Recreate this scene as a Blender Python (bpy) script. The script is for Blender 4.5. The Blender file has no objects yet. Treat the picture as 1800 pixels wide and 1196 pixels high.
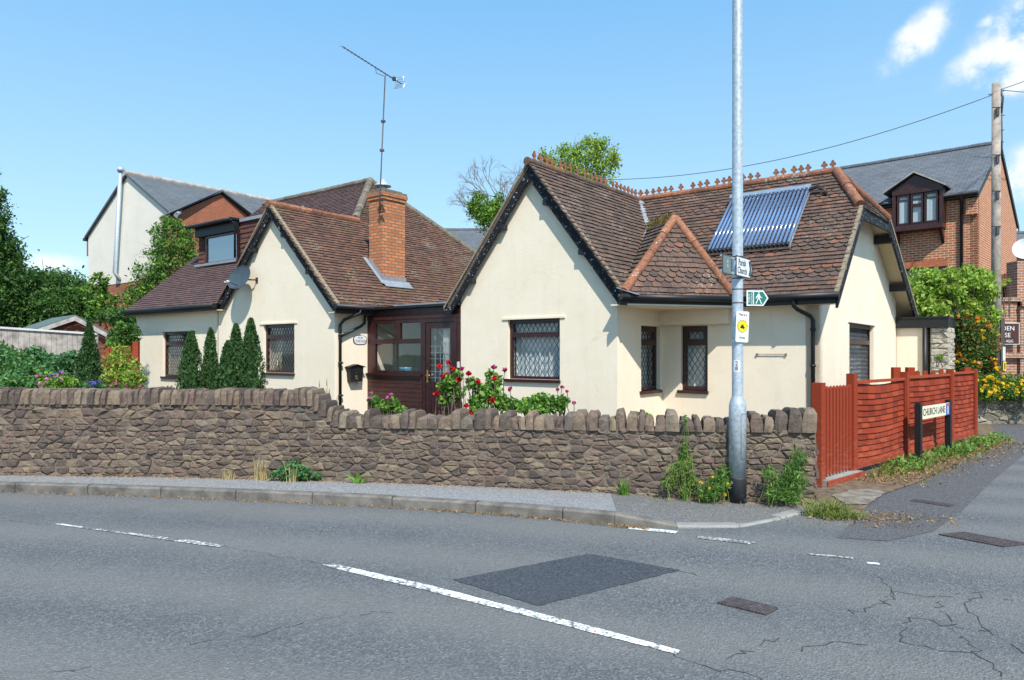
import bpy, math, random
import numpy as np
from mathutils import Vector, Matrix, noise
from mathutils.geometry import tessellate_polygon
random.seed(7); rng = np.random.default_rng(7)
R = math.radians
SC = bpy.context.scene; COL = SC.collection
# ------------------------------------------------------------------ camera
EYE = 1.6; FP = 1260.0; HZ = 622.0
cd = bpy.data.cameras.new('camera'); cam = bpy.data.objects.new('camera', cd); COL.objects.link(cam)
cam.location = (0, 0, EYE); cam.rotation_euler = (R(90), 0, 0)
cd.sensor_width = 36; cd.lens = 36*FP/1800; cd.shift_y = (HZ-598)/1800; cd.clip_end = 3000; cd.clip_start = .05
SC.camera = cam
# ------------------------------------------------------------------ light
SUN = Vector((0.25, -0.97, 0)).normalized(); ELEV = R(50)
SUN = Vector((SUN.x*math.cos(ELEV), SUN.y*math.cos(ELEV), math.sin(ELEV)))
W = bpy.data.worlds.new('World'); SC.world = W; W.use_nodes = True
sl = bpy.data.lights.new('sun', 'SUN'); sl.energy = 4.2; sl.angle = R(.55); sl.color = (1, .955, .88)
so = bpy.data.objects.new('sun', sl); COL.objects.link(so); so.rotation_euler = SUN.to_track_quat('Z', 'Y').to_euler(); so.location = (5, -10, 20)
SC.view_settings.view_transform = 'Standard'; SC.view_settings.look = 'None'; SC.view_settings.exposure = 0.52; SC.view_settings.gamma = 1
SC.view_settings.use_curve_mapping = False
SKY_STR = .14
def px_dir(x, y): return Vector(((x-900)/FP, 1, (HZ-y)/FP)).normalized()
nt = W.node_tree; nt.nodes.clear()
def wn(t, **k):
    n = nt.nodes.new(t)
    for a, b in k.items(): setattr(n, a, b)
    return n
wo = wn('ShaderNodeOutputWorld'); bg = wn('ShaderNodeBackground'); bg.inputs[1].default_value = SKY_STR
sk = wn('ShaderNodeTexSky', sky_type='NISHITA', sun_disc=False, sun_elevation=ELEV, sun_rotation=math.atan2(SUN.x, SUN.y), altitude=50, air_density=1.0, dust_density=.4, ozone_density=1.6)
tc = wn('ShaderNodeTexCoord')
# clouds: soft blobs in given directions, edges broken up by noise
nz = wn('ShaderNodeTexNoise'); nz.inputs['Scale'].default_value = 16; nz.inputs['Detail'].default_value = 8; nz.inputs['Roughness'].default_value = .62
nt.links.new(tc.outputs['Generated'], nz.inputs['Vector'])
total = None
for (x, y, ax, bx, ang, st) in [(1612, 70, .042, .020, 42, 1.0), (1765, 85, .052, .020, 25, 1.1), (1830, 45, .055, .035, 20, 1.3), (1785, 140, .045, .018, 8, 1.0), (1805, 310, .045, .030, 8, 1.0), (1735, 40, .012, .008, 20, .7), (95, 462, .03, .012, 5, .75)]:
    d = px_dir(x, y); rt = Vector((d.y, -d.x, 0)).normalized(); up = rt.cross(d)
    a = R(ang); e1 = rt*math.cos(a)+up*math.sin(a); e2 = -rt*math.sin(a)+up*math.cos(a)
    vs = []
    for e, s in ((e1, ax), (e2, bx)):
        dp = wn('ShaderNodeVectorMath', operation='DOT_PRODUCT'); nt.links.new(tc.outputs['Generated'], dp.inputs[0]); dp.inputs[1].default_value = e/s
        sq = wn('ShaderNodeMath', operation='POWER'); ab = wn('ShaderNodeMath', operation='ABSOLUTE')
        nt.links.new(dp.outputs['Value'], ab.inputs[0]); nt.links.new(ab.outputs[0], sq.inputs[0]); sq.inputs[1].default_value = 2; vs.append(sq)
    front = wn('ShaderNodeVectorMath', operation='DOT_PRODUCT'); nt.links.new(tc.outputs['Generated'], front.inputs[0]); front.inputs[1].default_value = d
    fg = wn('ShaderNodeMath', operation='GREATER_THAN'); nt.links.new(front.outputs['Value'], fg.inputs[0]); fg.inputs[1].default_value = 0
    su = wn('ShaderNodeMath', operation='ADD'); nt.links.new(vs[0].outputs[0], su.inputs[0]); nt.links.new(vs[1].outputs[0], su.inputs[1])
    ng = wn('ShaderNodeMath', operation='MULTIPLY'); nt.links.new(su.outputs[0], ng.inputs[0]); ng.inputs[1].default_value = -.9
    ex = wn('ShaderNodeMath', operation='EXPONENT'); nt.links.new(ng.outputs[0], ex.inputs[0])
    m = wn('ShaderNodeMath', operation='MULTIPLY'); nt.links.new(ex.outputs[0], m.inputs[0]); nt.links.new(fg.outputs[0], m.inputs[1])
    m2 = wn('ShaderNodeMath', operation='MULTIPLY'); nt.links.new(m.outputs[0], m2.inputs[0]); m2.inputs[1].default_value = st
    if total is None: total = m2
    else:
        t = wn('ShaderNodeMath', operation='MAXIMUM'); nt.links.new(total.outputs[0], t.inputs[0]); nt.links.new(m2.outputs[0], t.inputs[1]); total = t
nm = wn('ShaderNodeMath', operation='MULTIPLY_ADD'); nt.links.new(nz.outputs['Fac'], nm.inputs[0]); nm.inputs[1].default_value = 3.4; nm.inputs[2].default_value = -.95
cm = wn('ShaderNodeMath', operation='MULTIPLY'); nt.links.new(total.outputs[0], cm.inputs[0]); nt.links.new(nm.outputs[0], cm.inputs[1])
cr = wn('ShaderNodeMapRange', interpolation_type='SMOOTHSTEP'); nt.links.new(cm.outputs[0], cr.inputs['Value'])
cr.inputs['From Min'].default_value = .12; cr.inputs['From Max'].default_value = .75; cr.inputs['To Max'].default_value = .93
tint = wn('ShaderNodeMix', data_type='RGBA', blend_type='MULTIPLY'); tint.inputs['Factor'].default_value = 1
nt.links.new(sk.outputs[0], tint.inputs[6]); tint.inputs[7].default_value = (.95, 1.03, .98, 1)
# thin high veil that lifts the blue towards the pale summer sky of the place
veil = wn('ShaderNodeMix', data_type='RGBA'); veil.inputs['Factor'].default_value = .75
szz = wn('ShaderNodeSeparateXYZ'); nt.links.new(tc.outputs['Generated'], szz.inputs[0]); vr = wn('ShaderNodeMapRange'); nt.links.new(szz.outputs[2], vr.inputs[0]); vr.inputs[1].default_value = 0; vr.inputs[2].default_value = .45
vc_ = wn('ShaderNodeMix', data_type='RGBA'); nt.links.new(vr.outputs[0], vc_.inputs['Factor']); vc_.inputs[6].default_value = (3.2, 4.75, 5.6, 1); vc_.inputs[7].default_value = (1.2, 3.0, 5.2, 1); nt.links.new(vc_.outputs[2], veil.inputs[7])
nt.links.new(tint.outputs[2], veil.inputs[6])
cl = wn('ShaderNodeMix', data_type='RGBA'); nt.links.new(cr.outputs[0], cl.inputs['Factor']); nt.links.new(veil.outputs[2], cl.inputs[6]); cl.inputs[7].default_value = (5.2, 5.4, 5.7, 1)
nt.links.new(cl.outputs[2], bg.inputs[0]); nt.links.new(bg.outputs[0], wo.inputs[0])

# ------------------------------------------------------------------ materials
def lin(c):
    c = [x/255 for x in c]; return tuple((x/12.92 if x <= .04045 else ((x+.055)/1.055)**2.4) for x in c)+(1,)
class Mt:
    def __init__(s, name):
        s.m = bpy.data.materials.new(name); s.m.use_nodes = True; s.t = s.m.node_tree; s.t.nodes.clear()
        s.o = s.n('ShaderNodeOutputMaterial'); s.b = s.n('ShaderNodeBsdfPrincipled'); s.l(s.b.outputs[0], s.o.inputs[0])
        s.c = s.n('ShaderNodeTexCoord'); s.tcv = s.c.outputs['Object']
    def n(s, t, **k):
        n = s.t.nodes.new(t)
        for a, b in k.items(): setattr(n, a, b)
        return n
    def l(s, a, b): s.t.links.new(a, b)
    def noise(s, sc, det=4, rough=.6, vec=None, dist=0):
        n = s.n('ShaderNodeTexNoise'); n.inputs['Scale'].default_value = sc; n.inputs['Detail'].default_value = det
        n.inputs['Roughness'].default_value = rough; n.inputs['Distortion'].default_value = dist; s.l(vec or s.tcv, n.inputs['Vector']); return n.outputs['Fac']
    def ramp(s, fac, stops, interp='LINEAR'):
        r = s.n('ShaderNodeValToRGB'); r.color_ramp.interpolation = interp; e = r.color_ramp.elements
        while len(e) < len(stops): e.new(.5)
        for i, (p, c) in enumerate(stops):
            e[i].position = p; e[i].color = c if len(c) == 4 else (*c, 1)
        s.l(fac, r.inputs[0]); return r.outputs[0]
    def mix(s, f, a, b, mode='MIX'):
        m = s.n('ShaderNodeMix', data_type='RGBA', blend_type=mode)
        for k, x in ((0, f), (6, a), (7, b)):
            if hasattr(x, 'links') or hasattr(x, 'is_linked'): s.l(x, m.inputs[k])
            else: m.inputs[k].default_value = x if k == 0 else (x if len(x) == 4 else (*x, 1))
        return m.outputs[2]
    def math(s, op, a, b=None, clamp=False):
        m = s.n('ShaderNodeMath', operation=op); m.use_clamp = clamp
        for k, x in ((0, a), (1, b)):
            if x is None: continue
            if hasattr(x, 'is_linked'): s.l(x, m.inputs[k])
            else: m.inputs[k].default_value = x
        return m.outputs[0]
    def island(s): return s.n('ShaderNodeNewGeometry').outputs['Random Per Island']
    def bump(s, h, strength=.4, dist=.01, prev=None):
        b = s.n('ShaderNodeBump'); b.inputs['Strength'].default_value = strength; b.inputs['Distance'].default_value = dist; s.l(h, b.inputs['Height'])
        if prev is not None: s.l(prev, b.inputs['Normal'])
        s.l(b.outputs[0], s.b.inputs['Normal']); return b.outputs[0]
    def fin(s, col, rough=.8, spec=None, metal=0):
        if hasattr(col, 'is_linked'): s.l(col, s.b.inputs['Base Color'])
        else: s.b.inputs['Base Color'].default_value = col if len(col) == 4 else (*col, 1)
        if hasattr(rough, 'is_linked'): s.l(rough, s.b.inputs['Roughness'])
        else: s.b.inputs['Roughness'].default_value = rough
        if spec is not None: s.b.inputs['Specular IOR Level'].default_value = spec
        s.b.inputs['Metallic'].default_value = metal; return s.m

def m_render(name, c1, c2):
    s = Mt(name); a = s.noise(1.1, 4, .6); a2 = s.noise(5, 5, .6)
    col = s.ramp(a, [(.35, c1), (.65, c2)]); col = s.mix(s.math('MULTIPLY', s.ramp(a2, [(.5, (0, 0, 0)), (.8, (1, 1, 1))]), .12), col, (.42, .36, .24))
    mp = s.n('ShaderNodeMapping'); s.l(s.tcv, mp.inputs[0]); mp.inputs['Scale'].default_value = (7, 7, .35)
    st = s.noise(1.0, 5, .7, mp.outputs[0]); col = s.mix(s.math('MULTIPLY', s.ramp(st, [(.5, (0, 0, 0)), (.8, (1, 1, 1))]), .13), col, (.40, .35, .25))
    vk = s.n('ShaderNodeTexVoronoi', feature='DISTANCE_TO_EDGE'); vk.inputs['Scale'].default_value = .7; nn = s.n('ShaderNodeTexNoise'); nn.inputs['Scale'].default_value = 3; nn.inputs['Detail'].default_value = 6; s.l(s.tcv, nn.inputs['Vector']); wv = s.n('ShaderNodeVectorMath', operation='MULTIPLY_ADD'); s.l(nn.outputs['Color'], wv.inputs[0]); wv.inputs[1].default_value = (.5, .5, .5); s.l(s.tcv, wv.inputs[2]); s.l(wv.outputs[0], vk.inputs['Vector'])
    ck = s.math('MULTIPLY', s.ramp(vk.outputs['Distance'], [(.0, (1, 1, 1)), (.006, (0, 0, 0))]), s.ramp(s.noise(1.3, 2), [(.5, (0, 0, 0)), (.6, (1, 1, 1))])); col = s.mix(s.math('MULTIPLY', ck, .2), col, (.35, .28, .18))
    # faint damp and splash marks low on the wall
    sx = s.n('ShaderNodeSeparateXYZ'); s.l(s.tcv, sx.inputs[0])
    n = s.noise(55, 3, .6); n2 = s.noise(260, 3, .7); b = s.bump(n, .25, .012); s.bump(n2, .5, .004, b)
    return s.fin(col, .9, .2)
def m_tile(name, stops, lich=.66, lcol=(.42, .38, .32), moss=None, rough=.85):
    s = Mt(name); col = s.ramp(s.island(), stops)
    a = s.noise(14, 5, .7); col = s.mix(s.math('MULTIPLY', s.ramp(a, [(.42, (0, 0, 0)), (.62, (1, 1, 1))]), .55), col, (.055, .042, .036))
    l = s.noise(26, 5, .75); l2 = s.noise(1.3, 3, .6); f = s.math('ADD', l, s.math('MULTIPLY', s.math('SUBTRACT', l2, .5), .45))
    col = s.mix(s.ramp(f, [(lich, (0, 0, 0)), (lich+.06, (.8, .8, .8))]), col, lcol)
    if moss:
        mn = s.noise(1.6, 4, .7); mf = s.math('MULTIPLY', s.ramp(mn, [(.55, (0, 0, 0)), (.68, (1, 1, 1))]), s.ramp(s.noise(30, 4, .6), [(.42, (0, 0, 0)), (.58, (1, 1, 1))]))
        col = s.mix(mf, col, moss)
    s.bump(s.noise(90, 4, .7), .5, .006); return s.fin(col, rough, .25)
def m_brick(name, c1, c2, mortar, w=.225, h=.075, ms=.011, var=.5):
    s = Mt(name); b = s.n('ShaderNodeTexBrick'); s.l(s.c.outputs['UV'], b.inputs['Vector'])
    b.inputs['Scale'].default_value = 1; b.inputs['Brick Width'].default_value = w; b.inputs['Row Height'].default_value = h; b.inputs['Mortar Size'].default_value = ms
    b.inputs['Mortar Smooth'].default_value = .2; b.inputs['Bias'].default_value = 0
    b.inputs['Color1'].default_value = (*c1, 1); b.inputs['Color2'].default_value = (*c2, 1); b.inputs['Mortar'].default_value = (*mortar, 1)
    col = s.mix(s.math('MULTIPLY', s.ramp(s.noise(6, 5, .7), [(.4, (0, 0, 0)), (.7, (1, 1, 1))]), var*.6), b.outputs['Color'], tuple(x*.45 for x in c1))
    col = s.mix(s.math('MULTIPLY', s.ramp(s.noise(1.2, 3, .7), [(.4, (0, 0, 0)), (.7, (1, 1, 1))]), .25), col, tuple(x*.6 for x in mortar))
    col = s.mix(s.math('MULTIPLY', s.ramp(s.noise(2.6, 6, .75), [(.5, (0, 0, 0)), (.75, (1, 1, 1))]), .35), col, (.12, .10, .075)); h1 = s.bump(b.outputs['Fac'], -.8, .008) ; s.bump(s.noise(120, 3, .7), .3, .004, h1)
    return s.fin(col, .9, .2)
def m_plain(name, c, rough=.5, var=.15, sc=8, bump=.1, bsc=60, metal=0, spec=None):
    s = Mt(name); d = tuple(x*(1-var*2) for x in c[:3]); b = tuple(min(1, x*(1+var)) for x in c[:3])
    col = s.ramp(s.noise(sc, 5, .65), [(.3, d), (.7, b)])
    if bump: s.bump(s.noise(bsc, 4, .65), bump, .006)
    return s.fin(col, rough, spec, metal)
def m_leaf(name, stops, trans=.35, rough=.55):
    s = Mt(name); col = s.ramp(s.island(), stops)
    col = s.mix(s.math('MULTIPLY', s.noise(1.5, 3, .6), .5), col, tuple(x*.55 for x in stops[0][1][:3]))
    s.fin(col, rough, .3); tr = s.n('ShaderNodeBsdfTranslucent'); s.l(col, tr.inputs[0])
    mx = s.n('ShaderNodeMixShader'); mx.inputs[0].default_value = trans; s.l(s.b.outputs[0], mx.inputs[1]); s.l(tr.outputs[0], mx.inputs[2]); s.l(mx.outputs[0], s.o.inputs[0])
    return s.m
def m_stone(name, stops, island=True, bsc=24):
    s = Mt(name); col = s.ramp(s.island(), stops)
    col = s.mix(s.math('MULTIPLY', s.ramp(s.noise(11, 6, .7), [(.35, (0, 0, 0)), (.7, (1, 1, 1))]), .6), col, (.10, .082, .068))
    col = s.mix(s.math('MULTIPLY', s.ramp(s.noise(30, 4, .7), [(.6, (0, 0, 0)), (.72, (1, 1, 1))]), .55), col, (.36, .32, .27))
    b = s.bump(s.noise(bsc, 6, .7), .9, .02); s.bump(s.noise(110, 3, .7), .5, .005, b)
    return s.fin(col, .9, .2)

M = {}
M['cream'] = m_render('cream_render', (.87, .76, .60), (.83, .72, .555))
M['whitewall'] = m_render('pale_render', (.82, .76, .66), (.77, .71, .61))
M['cream2'] = m_render('cream_paint_soffit', (.70, .60, .40), (.66, .56, .36))
M['tile_mix'] = m_tile('clay_tiles_mixed', [(0, (.085, .058, .048)), (.35, (.125, .084, .067)), (.7, (.152, .092, .07)), (.92, (.19, .10, .07)), (1, (.27, .11, .065))], .62)
M['tile_dark'] = m_tile('clay_tiles_dark', [(0, (.09, .066, .056)), (.5, (.135, .092, .072)), (.85, (.155, .10, .078)), (1, (.20, .115, .08))], .60)
M['tile_brown'] = m_tile('clay_tiles_brown', [(0, (.10, .058, .045)), (.4, (.145, .078, .057)), (.8, (.17, .088, .062)), (1, (.225, .11, .068))], .60, (.40, .36, .29), (.14, .13, .045))
M['tile_purple'] = m_tile('concrete_tiles_purple', [(0, (.10, .062, .062)), (.5, (.125, .075, .073)), (1, (.155, .092, .085))], .74)
M['tile_hang'] = m_tile('hung_tiles_red', [(0, (.10, .042, .034)), (.6, (.14, .055, .042)), (1, (.18, .075, .055))], .76)
M['terra'] = m_tile('terracotta', [(0, (.20, .085, .05)), (.5, (.30, .12, .065)), (1, (.40, .17, .09))], .62, (.55, .50, .42))
M['mossy'] = m_tile('mossy_ridge', [(0, (.15, .13, .10)), (1, (.24, .20, .15))], .6, (.34, .33, .25), (.10, .10, .04))
M['deck'] = m_plain('roof_underlay', (.05, .04, .035), .9)
M['brick_orange'] = m_brick('orange_brick', (.74, .275, .115), (.48, .165, .075), (.25, .155, .10), ms=.016, var=.5)
M['brick_red'] = m_brick('red_brick', (.52, .155, .07), (.33, .095, .05), (.70, .48, .31), ms=.0125)
M['brick_far'] = m_brick('red_brick_far', (.40, .12, .06), (.32, .09, .05), (.36, .2, .13), ms=.009)
M['brick_pier'] = m_brick('weathered_brick', (.37, .15, .09), (.27, .12, .08), (.5, .42, .33))
M['slate'] = m_brick('slate', (.15, .165, .185), (.115, .125, .145), (.05, .055, .06), .28, .19, .008, .4)
M['slate_far'] = m_brick('slate_far', (.135, .15, .165), (.105, .12, .135), (.07, .08, .09), .28, .19, .008, .3)
M['lead'] = m_plain('lead', (.27, .29, .32), .5, .12, 6, .15, 30)
M['lead_dark'] = m_plain('old_lead', (.07, .075, .08), .7, .15, 6, .1, 30)
M['black'] = m_plain('black_plastic', (.011, .012, .014), .5, .2, 5, .03)
s = Mt('black_peeling_paint'); col = s.mix(s.ramp(s.noise(17, 5, .75), [(.615, (0, 0, 0)), (.64, (1, 1, 1))]), (.014, .015, .020), (.62, .62, .62)); s.bump(s.noise(40, 4), .3, .005); M['peel'] = s.fin(col, .7, .2)
s = Mt('verge_cement'); col = s.ramp(s.noise(20, 6, .7), [(.3, (.11, .085, .06)), (.6, (.30, .25, .17)), (.8, (.42, .37, .27))]); s.bump(s.noise(40, 4), .8, .01); M['verge'] = s.fin(col, .95)
M['upvc'] = m_plain('rosewood_frame', (.040, .012, .012), .32, .3, 14, .05)
M['upvc2'] = m_plain('rosewood_cladding', (.058, .016, .014), .38, .3, 14, .08)
M['white_p'] = m_plain('white_plastic', (.62, .62, .60), .45, .05)
M['galv'] = m_plain('galvanised_steel', (.50, .56, .61), .42, .16, 26, .12, 40, .35)
M['steel'] = m_plain('bright_steel', (.62, .64, .66), .3, .1, 10, .02, 60, .8)
M['dark_metal'] = m_plain('dark_metal', (.06, .055, .06), .5, .2)
M['dish'] = m_plain('dish_grey', (.05, .07, .085), .5, .12, 5, .02)
M['grate'] = m_plain('cast_iron', (.085, .066, .066), .6, .3, 20, .3)
s = Mt('curtain_net'); col = (.80, .84, .86, 1); s.fin(col, .9); s.bump(s.noise(70, 3), .3, .004); tr = s.n('ShaderNodeBsdfTranslucent'); tr.inputs[0].default_value = col
mx = s.n('ShaderNodeMixShader'); mx.inputs[0].default_value = .12; s.l(s.b.outputs[0], mx.inputs[1]); s.l(tr.outputs[0], mx.inputs[2]); s.l(mx.outputs[0], s.o.inputs[0]); M['net'] = s.m
M['curtain'] = m_plain('curtain_beige', (.62, .54, .42), .9, .1)
s = Mt('window_glass_bright'); gl = s.n('ShaderNodeBsdfGlossy'); gl.inputs['Roughness'].default_value = .03; gl.inputs[0].default_value = (.8, .88, .95, 1); tp = s.n('ShaderNodeBsdfTransparent'); mx = s.n('ShaderNodeMixShader'); mx.inputs[0].default_value = .42; s.l(tp.outputs[0], mx.inputs[1]); s.l(gl.outputs[0], mx.inputs[2]); s.l(mx.outputs[0], s.o.inputs[0]); M['glass_refl'] = s.m
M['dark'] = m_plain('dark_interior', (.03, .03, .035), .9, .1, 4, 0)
M['room'] = m_plain('porch_interior', (.50, .50, .44), .9, .1, 4, 0)
s = Mt('glass'); gl = s.n('ShaderNodeBsdfGlossy'); gl.inputs['Roughness'].default_value = .02; tp = s.n('ShaderNodeBsdfTransparent'); tp.inputs[0].default_value = (.95, .98, .98, 1)
fr = s.n('ShaderNodeLayerWeight'); fr.inputs[0].default_value = .5; ff = s.math('MULTIPLY_ADD', s.math('POWER', fr.outputs['Facing'], 2.2), .8); ff.node.inputs[2].default_value = .07; mx = s.n('ShaderNodeMixShader'); s.l(ff, mx.inputs[0]); s.l(tp.outputs[0], mx.inputs[1]); s.l(gl.outputs[0], mx.inputs[2]); s.l(mx.outputs[0], s.o.inputs[0])
bm_ = s.n('ShaderNodeBump'); bm_.inputs['Strength'].default_value = .05; bm_.inputs['Distance'].default_value = .01; s.l(s.noise(3, 2), bm_.inputs['Height']); s.l(bm_.outputs[0], gl.inputs['Normal']); M['glass'] = s.m
s = Mt('tube_glass'); M['tube'] = s.fin((.13, .215, .38, 1), .16, .9); s.b.inputs['Coat Weight'].default_value = 1
M['redwood'] = None
s = Mt('red_fence_paint'); mp = s.n('ShaderNodeMapping'); s.l(s.tcv, mp.inputs[0]); mp.inputs['Scale'].default_value = (2, 2, 14)
col = s.ramp(s.island(), [(0, (.18, .027, .013)), (.5, (.27, .042, .018)), (1, (.36, .066, .027))]); sx = s.n('ShaderNodeSeparateXYZ'); s.l(s.tcv, sx.inputs[0])
wear = s.noise(3.2, 6, .75, mp.outputs[0]); lowz = s.n('ShaderNodeMapRange'); s.l(sx.outputs[2], lowz.inputs[0]); lowz.inputs[1].default_value = .9; lowz.inputs[2].default_value = 0; lowz.inputs[4].default_value = .17
wf = s.math('ADD', wear, lowz.outputs[0]); col = s.mix(s.ramp(wf, [(.60, (0, 0, 0)), (.82, (.7, .7, .7))]), col, (.43, .15, .10)); col = s.mix(s.math('MULTIPLY', s.ramp(s.noise(9, 6, .75, mp.outputs[0]), [(.45, (0, 0, 0)), (.7, (1, 1, 1))]), .45), col, (.12, .02, .010)); s.bump(wear, .5, .008); M['redwood'] = s.fin(col, .85, .15)
M['wood_grey'] = m_plain('weathered_board', (.42, .38, .34), .9, .25, 5, .5, 25)
M['pole_wood'] = m_plain('pole_timber', (.36, .30, .25), .85, .25, 6, .5, 18)
M['shed_red'] = m_plain('shed_stain', (.22, .065, .035), .75, .2, 8, .2)
M['felt'] = m_plain('roof_felt', (.10, .145, .14), .85, .12, 9, .3)
M['mortar'] = m_plain('wall_mortar', (.185, .148, .112), .95, .25, 12, 1.0, 40)
M['stone'] = m_stone('red_rubble_stone', [(0, (.09, .07, .062)), (.22, (.145, .106, .086)), (.45, (.19, .138, .105)), (.65, (.225, .165, .12)), (.8, (.28, .21, .145)), (.86, (.16, .122, .105)), (.90, (.22, .135, .11)), (.94, (.12, .10, .09)), (1, (.31, .25, .18))])
M['limestone'] = m_stone('pale_limestone', [(0, (.42, .38, .29)), (.5, (.55, .50, .40)), (1, (.62, .58, .48))])
M['soil'] = m_plain('garden_soil', (.075, .055, .038), .95, .3, 6, .8, 20)
M['concrete'] = m_plain('concrete', (.30, .285, .255), .9, .18, 7, .4, 60)
M['kerb'] = m_plain('kerb_concrete', (.17, .155, .135), .9, .28, 5, .5, 50)
M['kerb_new'] = m_plain('kerb_flush', (.27, .262, .245), .9, .12, 8, .3)
def m_asphalt(name, c, c2, fine=1.0, road=False):
    s = Mt(name); v = s.n('ShaderNodeTexVoronoi'); v.inputs['Scale'].default_value = 75; s.l(s.tcv, v.inputs['Vector'])
    vc = s.ramp(v.outputs['Color'], [(.1, tuple(x*.55 for x in c)), (.55, c), (.92, tuple(x*1.75 for x in c))])
    big = s.noise(.55, 4, .6); col = s.mix(s.math('MULTIPLY', s.ramp(big, [(.35, (0, 0, 0)), (.65, (1, 1, 1))]), .45), vc, c2)
    col = s.mix(s.math('MULTIPLY', s.ramp(s.noise(22, 5, .75), [(.45, (0, 0, 0)), (.75, (1, 1, 1))]), .35), col, tuple(x*.6 for x in c))
    if road:
        col = s.mix(s.math('MULTIPLY', s.ramp(s.noise(1.3, 5, .7, dist=1.2), [(.48, (0, 0, 0)), (.72, (1, 1, 1))]), .38), col, (c[0]*.62, c[1]*.64, c[2]*.68))
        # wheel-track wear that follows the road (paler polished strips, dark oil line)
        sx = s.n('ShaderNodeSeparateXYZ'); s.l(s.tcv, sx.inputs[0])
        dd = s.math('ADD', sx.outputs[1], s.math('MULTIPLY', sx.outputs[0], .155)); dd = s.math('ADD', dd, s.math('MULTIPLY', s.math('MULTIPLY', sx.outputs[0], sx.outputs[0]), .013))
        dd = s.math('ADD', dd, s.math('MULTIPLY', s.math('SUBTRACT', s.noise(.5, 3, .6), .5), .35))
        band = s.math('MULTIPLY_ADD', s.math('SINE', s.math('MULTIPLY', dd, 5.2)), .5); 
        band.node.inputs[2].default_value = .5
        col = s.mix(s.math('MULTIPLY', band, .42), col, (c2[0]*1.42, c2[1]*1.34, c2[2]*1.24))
        vk = s.n('ShaderNodeTexVoronoi', feature='DISTANCE_TO_EDGE'); vk.inputs['Scale'].default_value = 1.9; wv = s.n('ShaderNodeVectorMath', operation='ADD'); s.l(s.tcv, wv.inputs[0])
        nn = s.n('ShaderNodeTexNoise'); nn.inputs['Scale'].default_value = 5; nn.inputs['Detail'].default_value = 6; s.l(s.tcv, nn.inputs['Vector']); sc = s.n('ShaderNodeVectorMath', operation='SCALE'); s.l(nn.outputs['Color'], sc.inputs[0]); sc.inputs['Scale'].default_value = .45
        s.l(sc.outputs[0], wv.inputs[1]); s.l(wv.outputs[0], vk.inputs['Vector'])
        crack = s.ramp(vk.outputs['Distance'], [(.004, (1, 1, 1)), (.014, (0, 0, 0))])
        # cracks only on the worn ground near the junction
        dx = s.math('SUBTRACT', sx.outputs[0], 2.75); dy = s.math('SUBTRACT', sx.outputs[1], 4.55)
        rr = s.math('ADD', s.math('MULTIPLY', dx, dx), s.math('MULTIPLY', s.math('MULTIPLY', dy, dy), 3))
        msk = s.ramp(s.math('ADD', rr, s.math('MULTIPLY', s.noise(2.5, 3), 1.0)), [(.55, (1, 1, 1)), (.95, (0, 0, 0))])
        col = s.mix(s.math('MULTIPLY', s.math('MULTIPLY', crack, msk), .85), col, (.02, .019, .018))
    b = s.bump(v.outputs['Distance'], .8*fine, .010); s.bump(s.noise(160, 3, .7), .5, .003, b)
    return s.fin(col, .82, .35)
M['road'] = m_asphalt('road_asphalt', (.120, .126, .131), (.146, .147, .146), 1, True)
M['patch'] = m_asphalt('patch_asphalt', (.056, .062, .073), (.064, .07, .08), .7)
M['lane'] = m_asphalt('lane_asphalt', (.10, .098, .102), (.118, .112, .11))
M['pave'] = m_asphalt('pavement_asphalt', (.24, .24, .245), (.265, .263, .26), .6)
M['pave2'] = m_asphalt('pavement_asphalt_dark', (.15, .147, .142), (.165, .158, .15), .6)
s = Mt('road_paint'); f = s.ramp(s.math('ADD', s.noise(28, 6, .8), s.math('MULTIPLY', s.noise(2.2, 3), .4)), [(.70, (1, 1, 1)), (.79, (0, 0, 0))]); col = s.mix(f, (.13, .13, .13), (.74, .74, .72)); M['paint'] = s.fin(col, .7)
s = Mt('worn_road_paint'); f = s.ramp(s.math('ADD', s.noise(30, 6, .8), s.math('MULTIPLY', s.noise(3, 3), .5)), [(.68, (1, 1, 1)), (.78, (0, 0, 0))]); col = s.mix(f, (.12, .12, .12), (.68, .68, .66)); M['paint_w'] = s.fin(col, .7)
M['litter'] = m_leaf('dry_litter', [(0, (.20, .10, .04)), (.5, (.36, .22, .10)), (1, (.50, .36, .18))], .1, .9)
M['straw'] = m_leaf('dry_grass', [(0, (.38, .30, .13)), (1, (.60, .50, .26))], .2, .8)
G = lambda a, b, c, t=.35: m_leaf('leaf_%d' % len(M), [(0, a), (.55, b), (1, c)], t)
M['l_conifer'] = G((0.029, 0.078, 0.023), (0.059, 0.137, 0.037), (0.104, 0.215, 0.059), .2)
M['l_dark'] = G((0.026, 0.066, 0.014), (0.052, 0.125, 0.026), (0.109, 0.204, 0.044))
M['l_mid'] = G((0.060, 0.150, 0.030), (0.105, 0.239, 0.045), (0.179, 0.358, 0.075))
M['l_bright'] = G((0.124, 0.262, 0.028), (0.221, 0.414, 0.048), (0.372, 0.580, 0.083))
M['l_lime'] = G((0.211, 0.343, 0.040), (0.396, 0.554, 0.079), (0.607, 0.713, 0.158))
M['l_autumn'] = G((.10, .12, .02), (.24, .20, .03), (.42, .16, .04))
M['l_shrub'] = G((0.058, 0.166, 0.055), (0.108, 0.273, 0.088), (0.195, 0.410, 0.156))
M['l_weed'] = G((0.101, 0.218, 0.034), (0.185, 0.370, 0.067), (0.336, 0.538, 0.118))
M['l_grass'] = G((0.138, 0.207, 0.034), (0.253, 0.310, 0.069), (0.414, 0.414, 0.138))
M['bark'] = m_plain('bark', (.13, .10, .075), .95, .3, 10, .8, 25)
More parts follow.
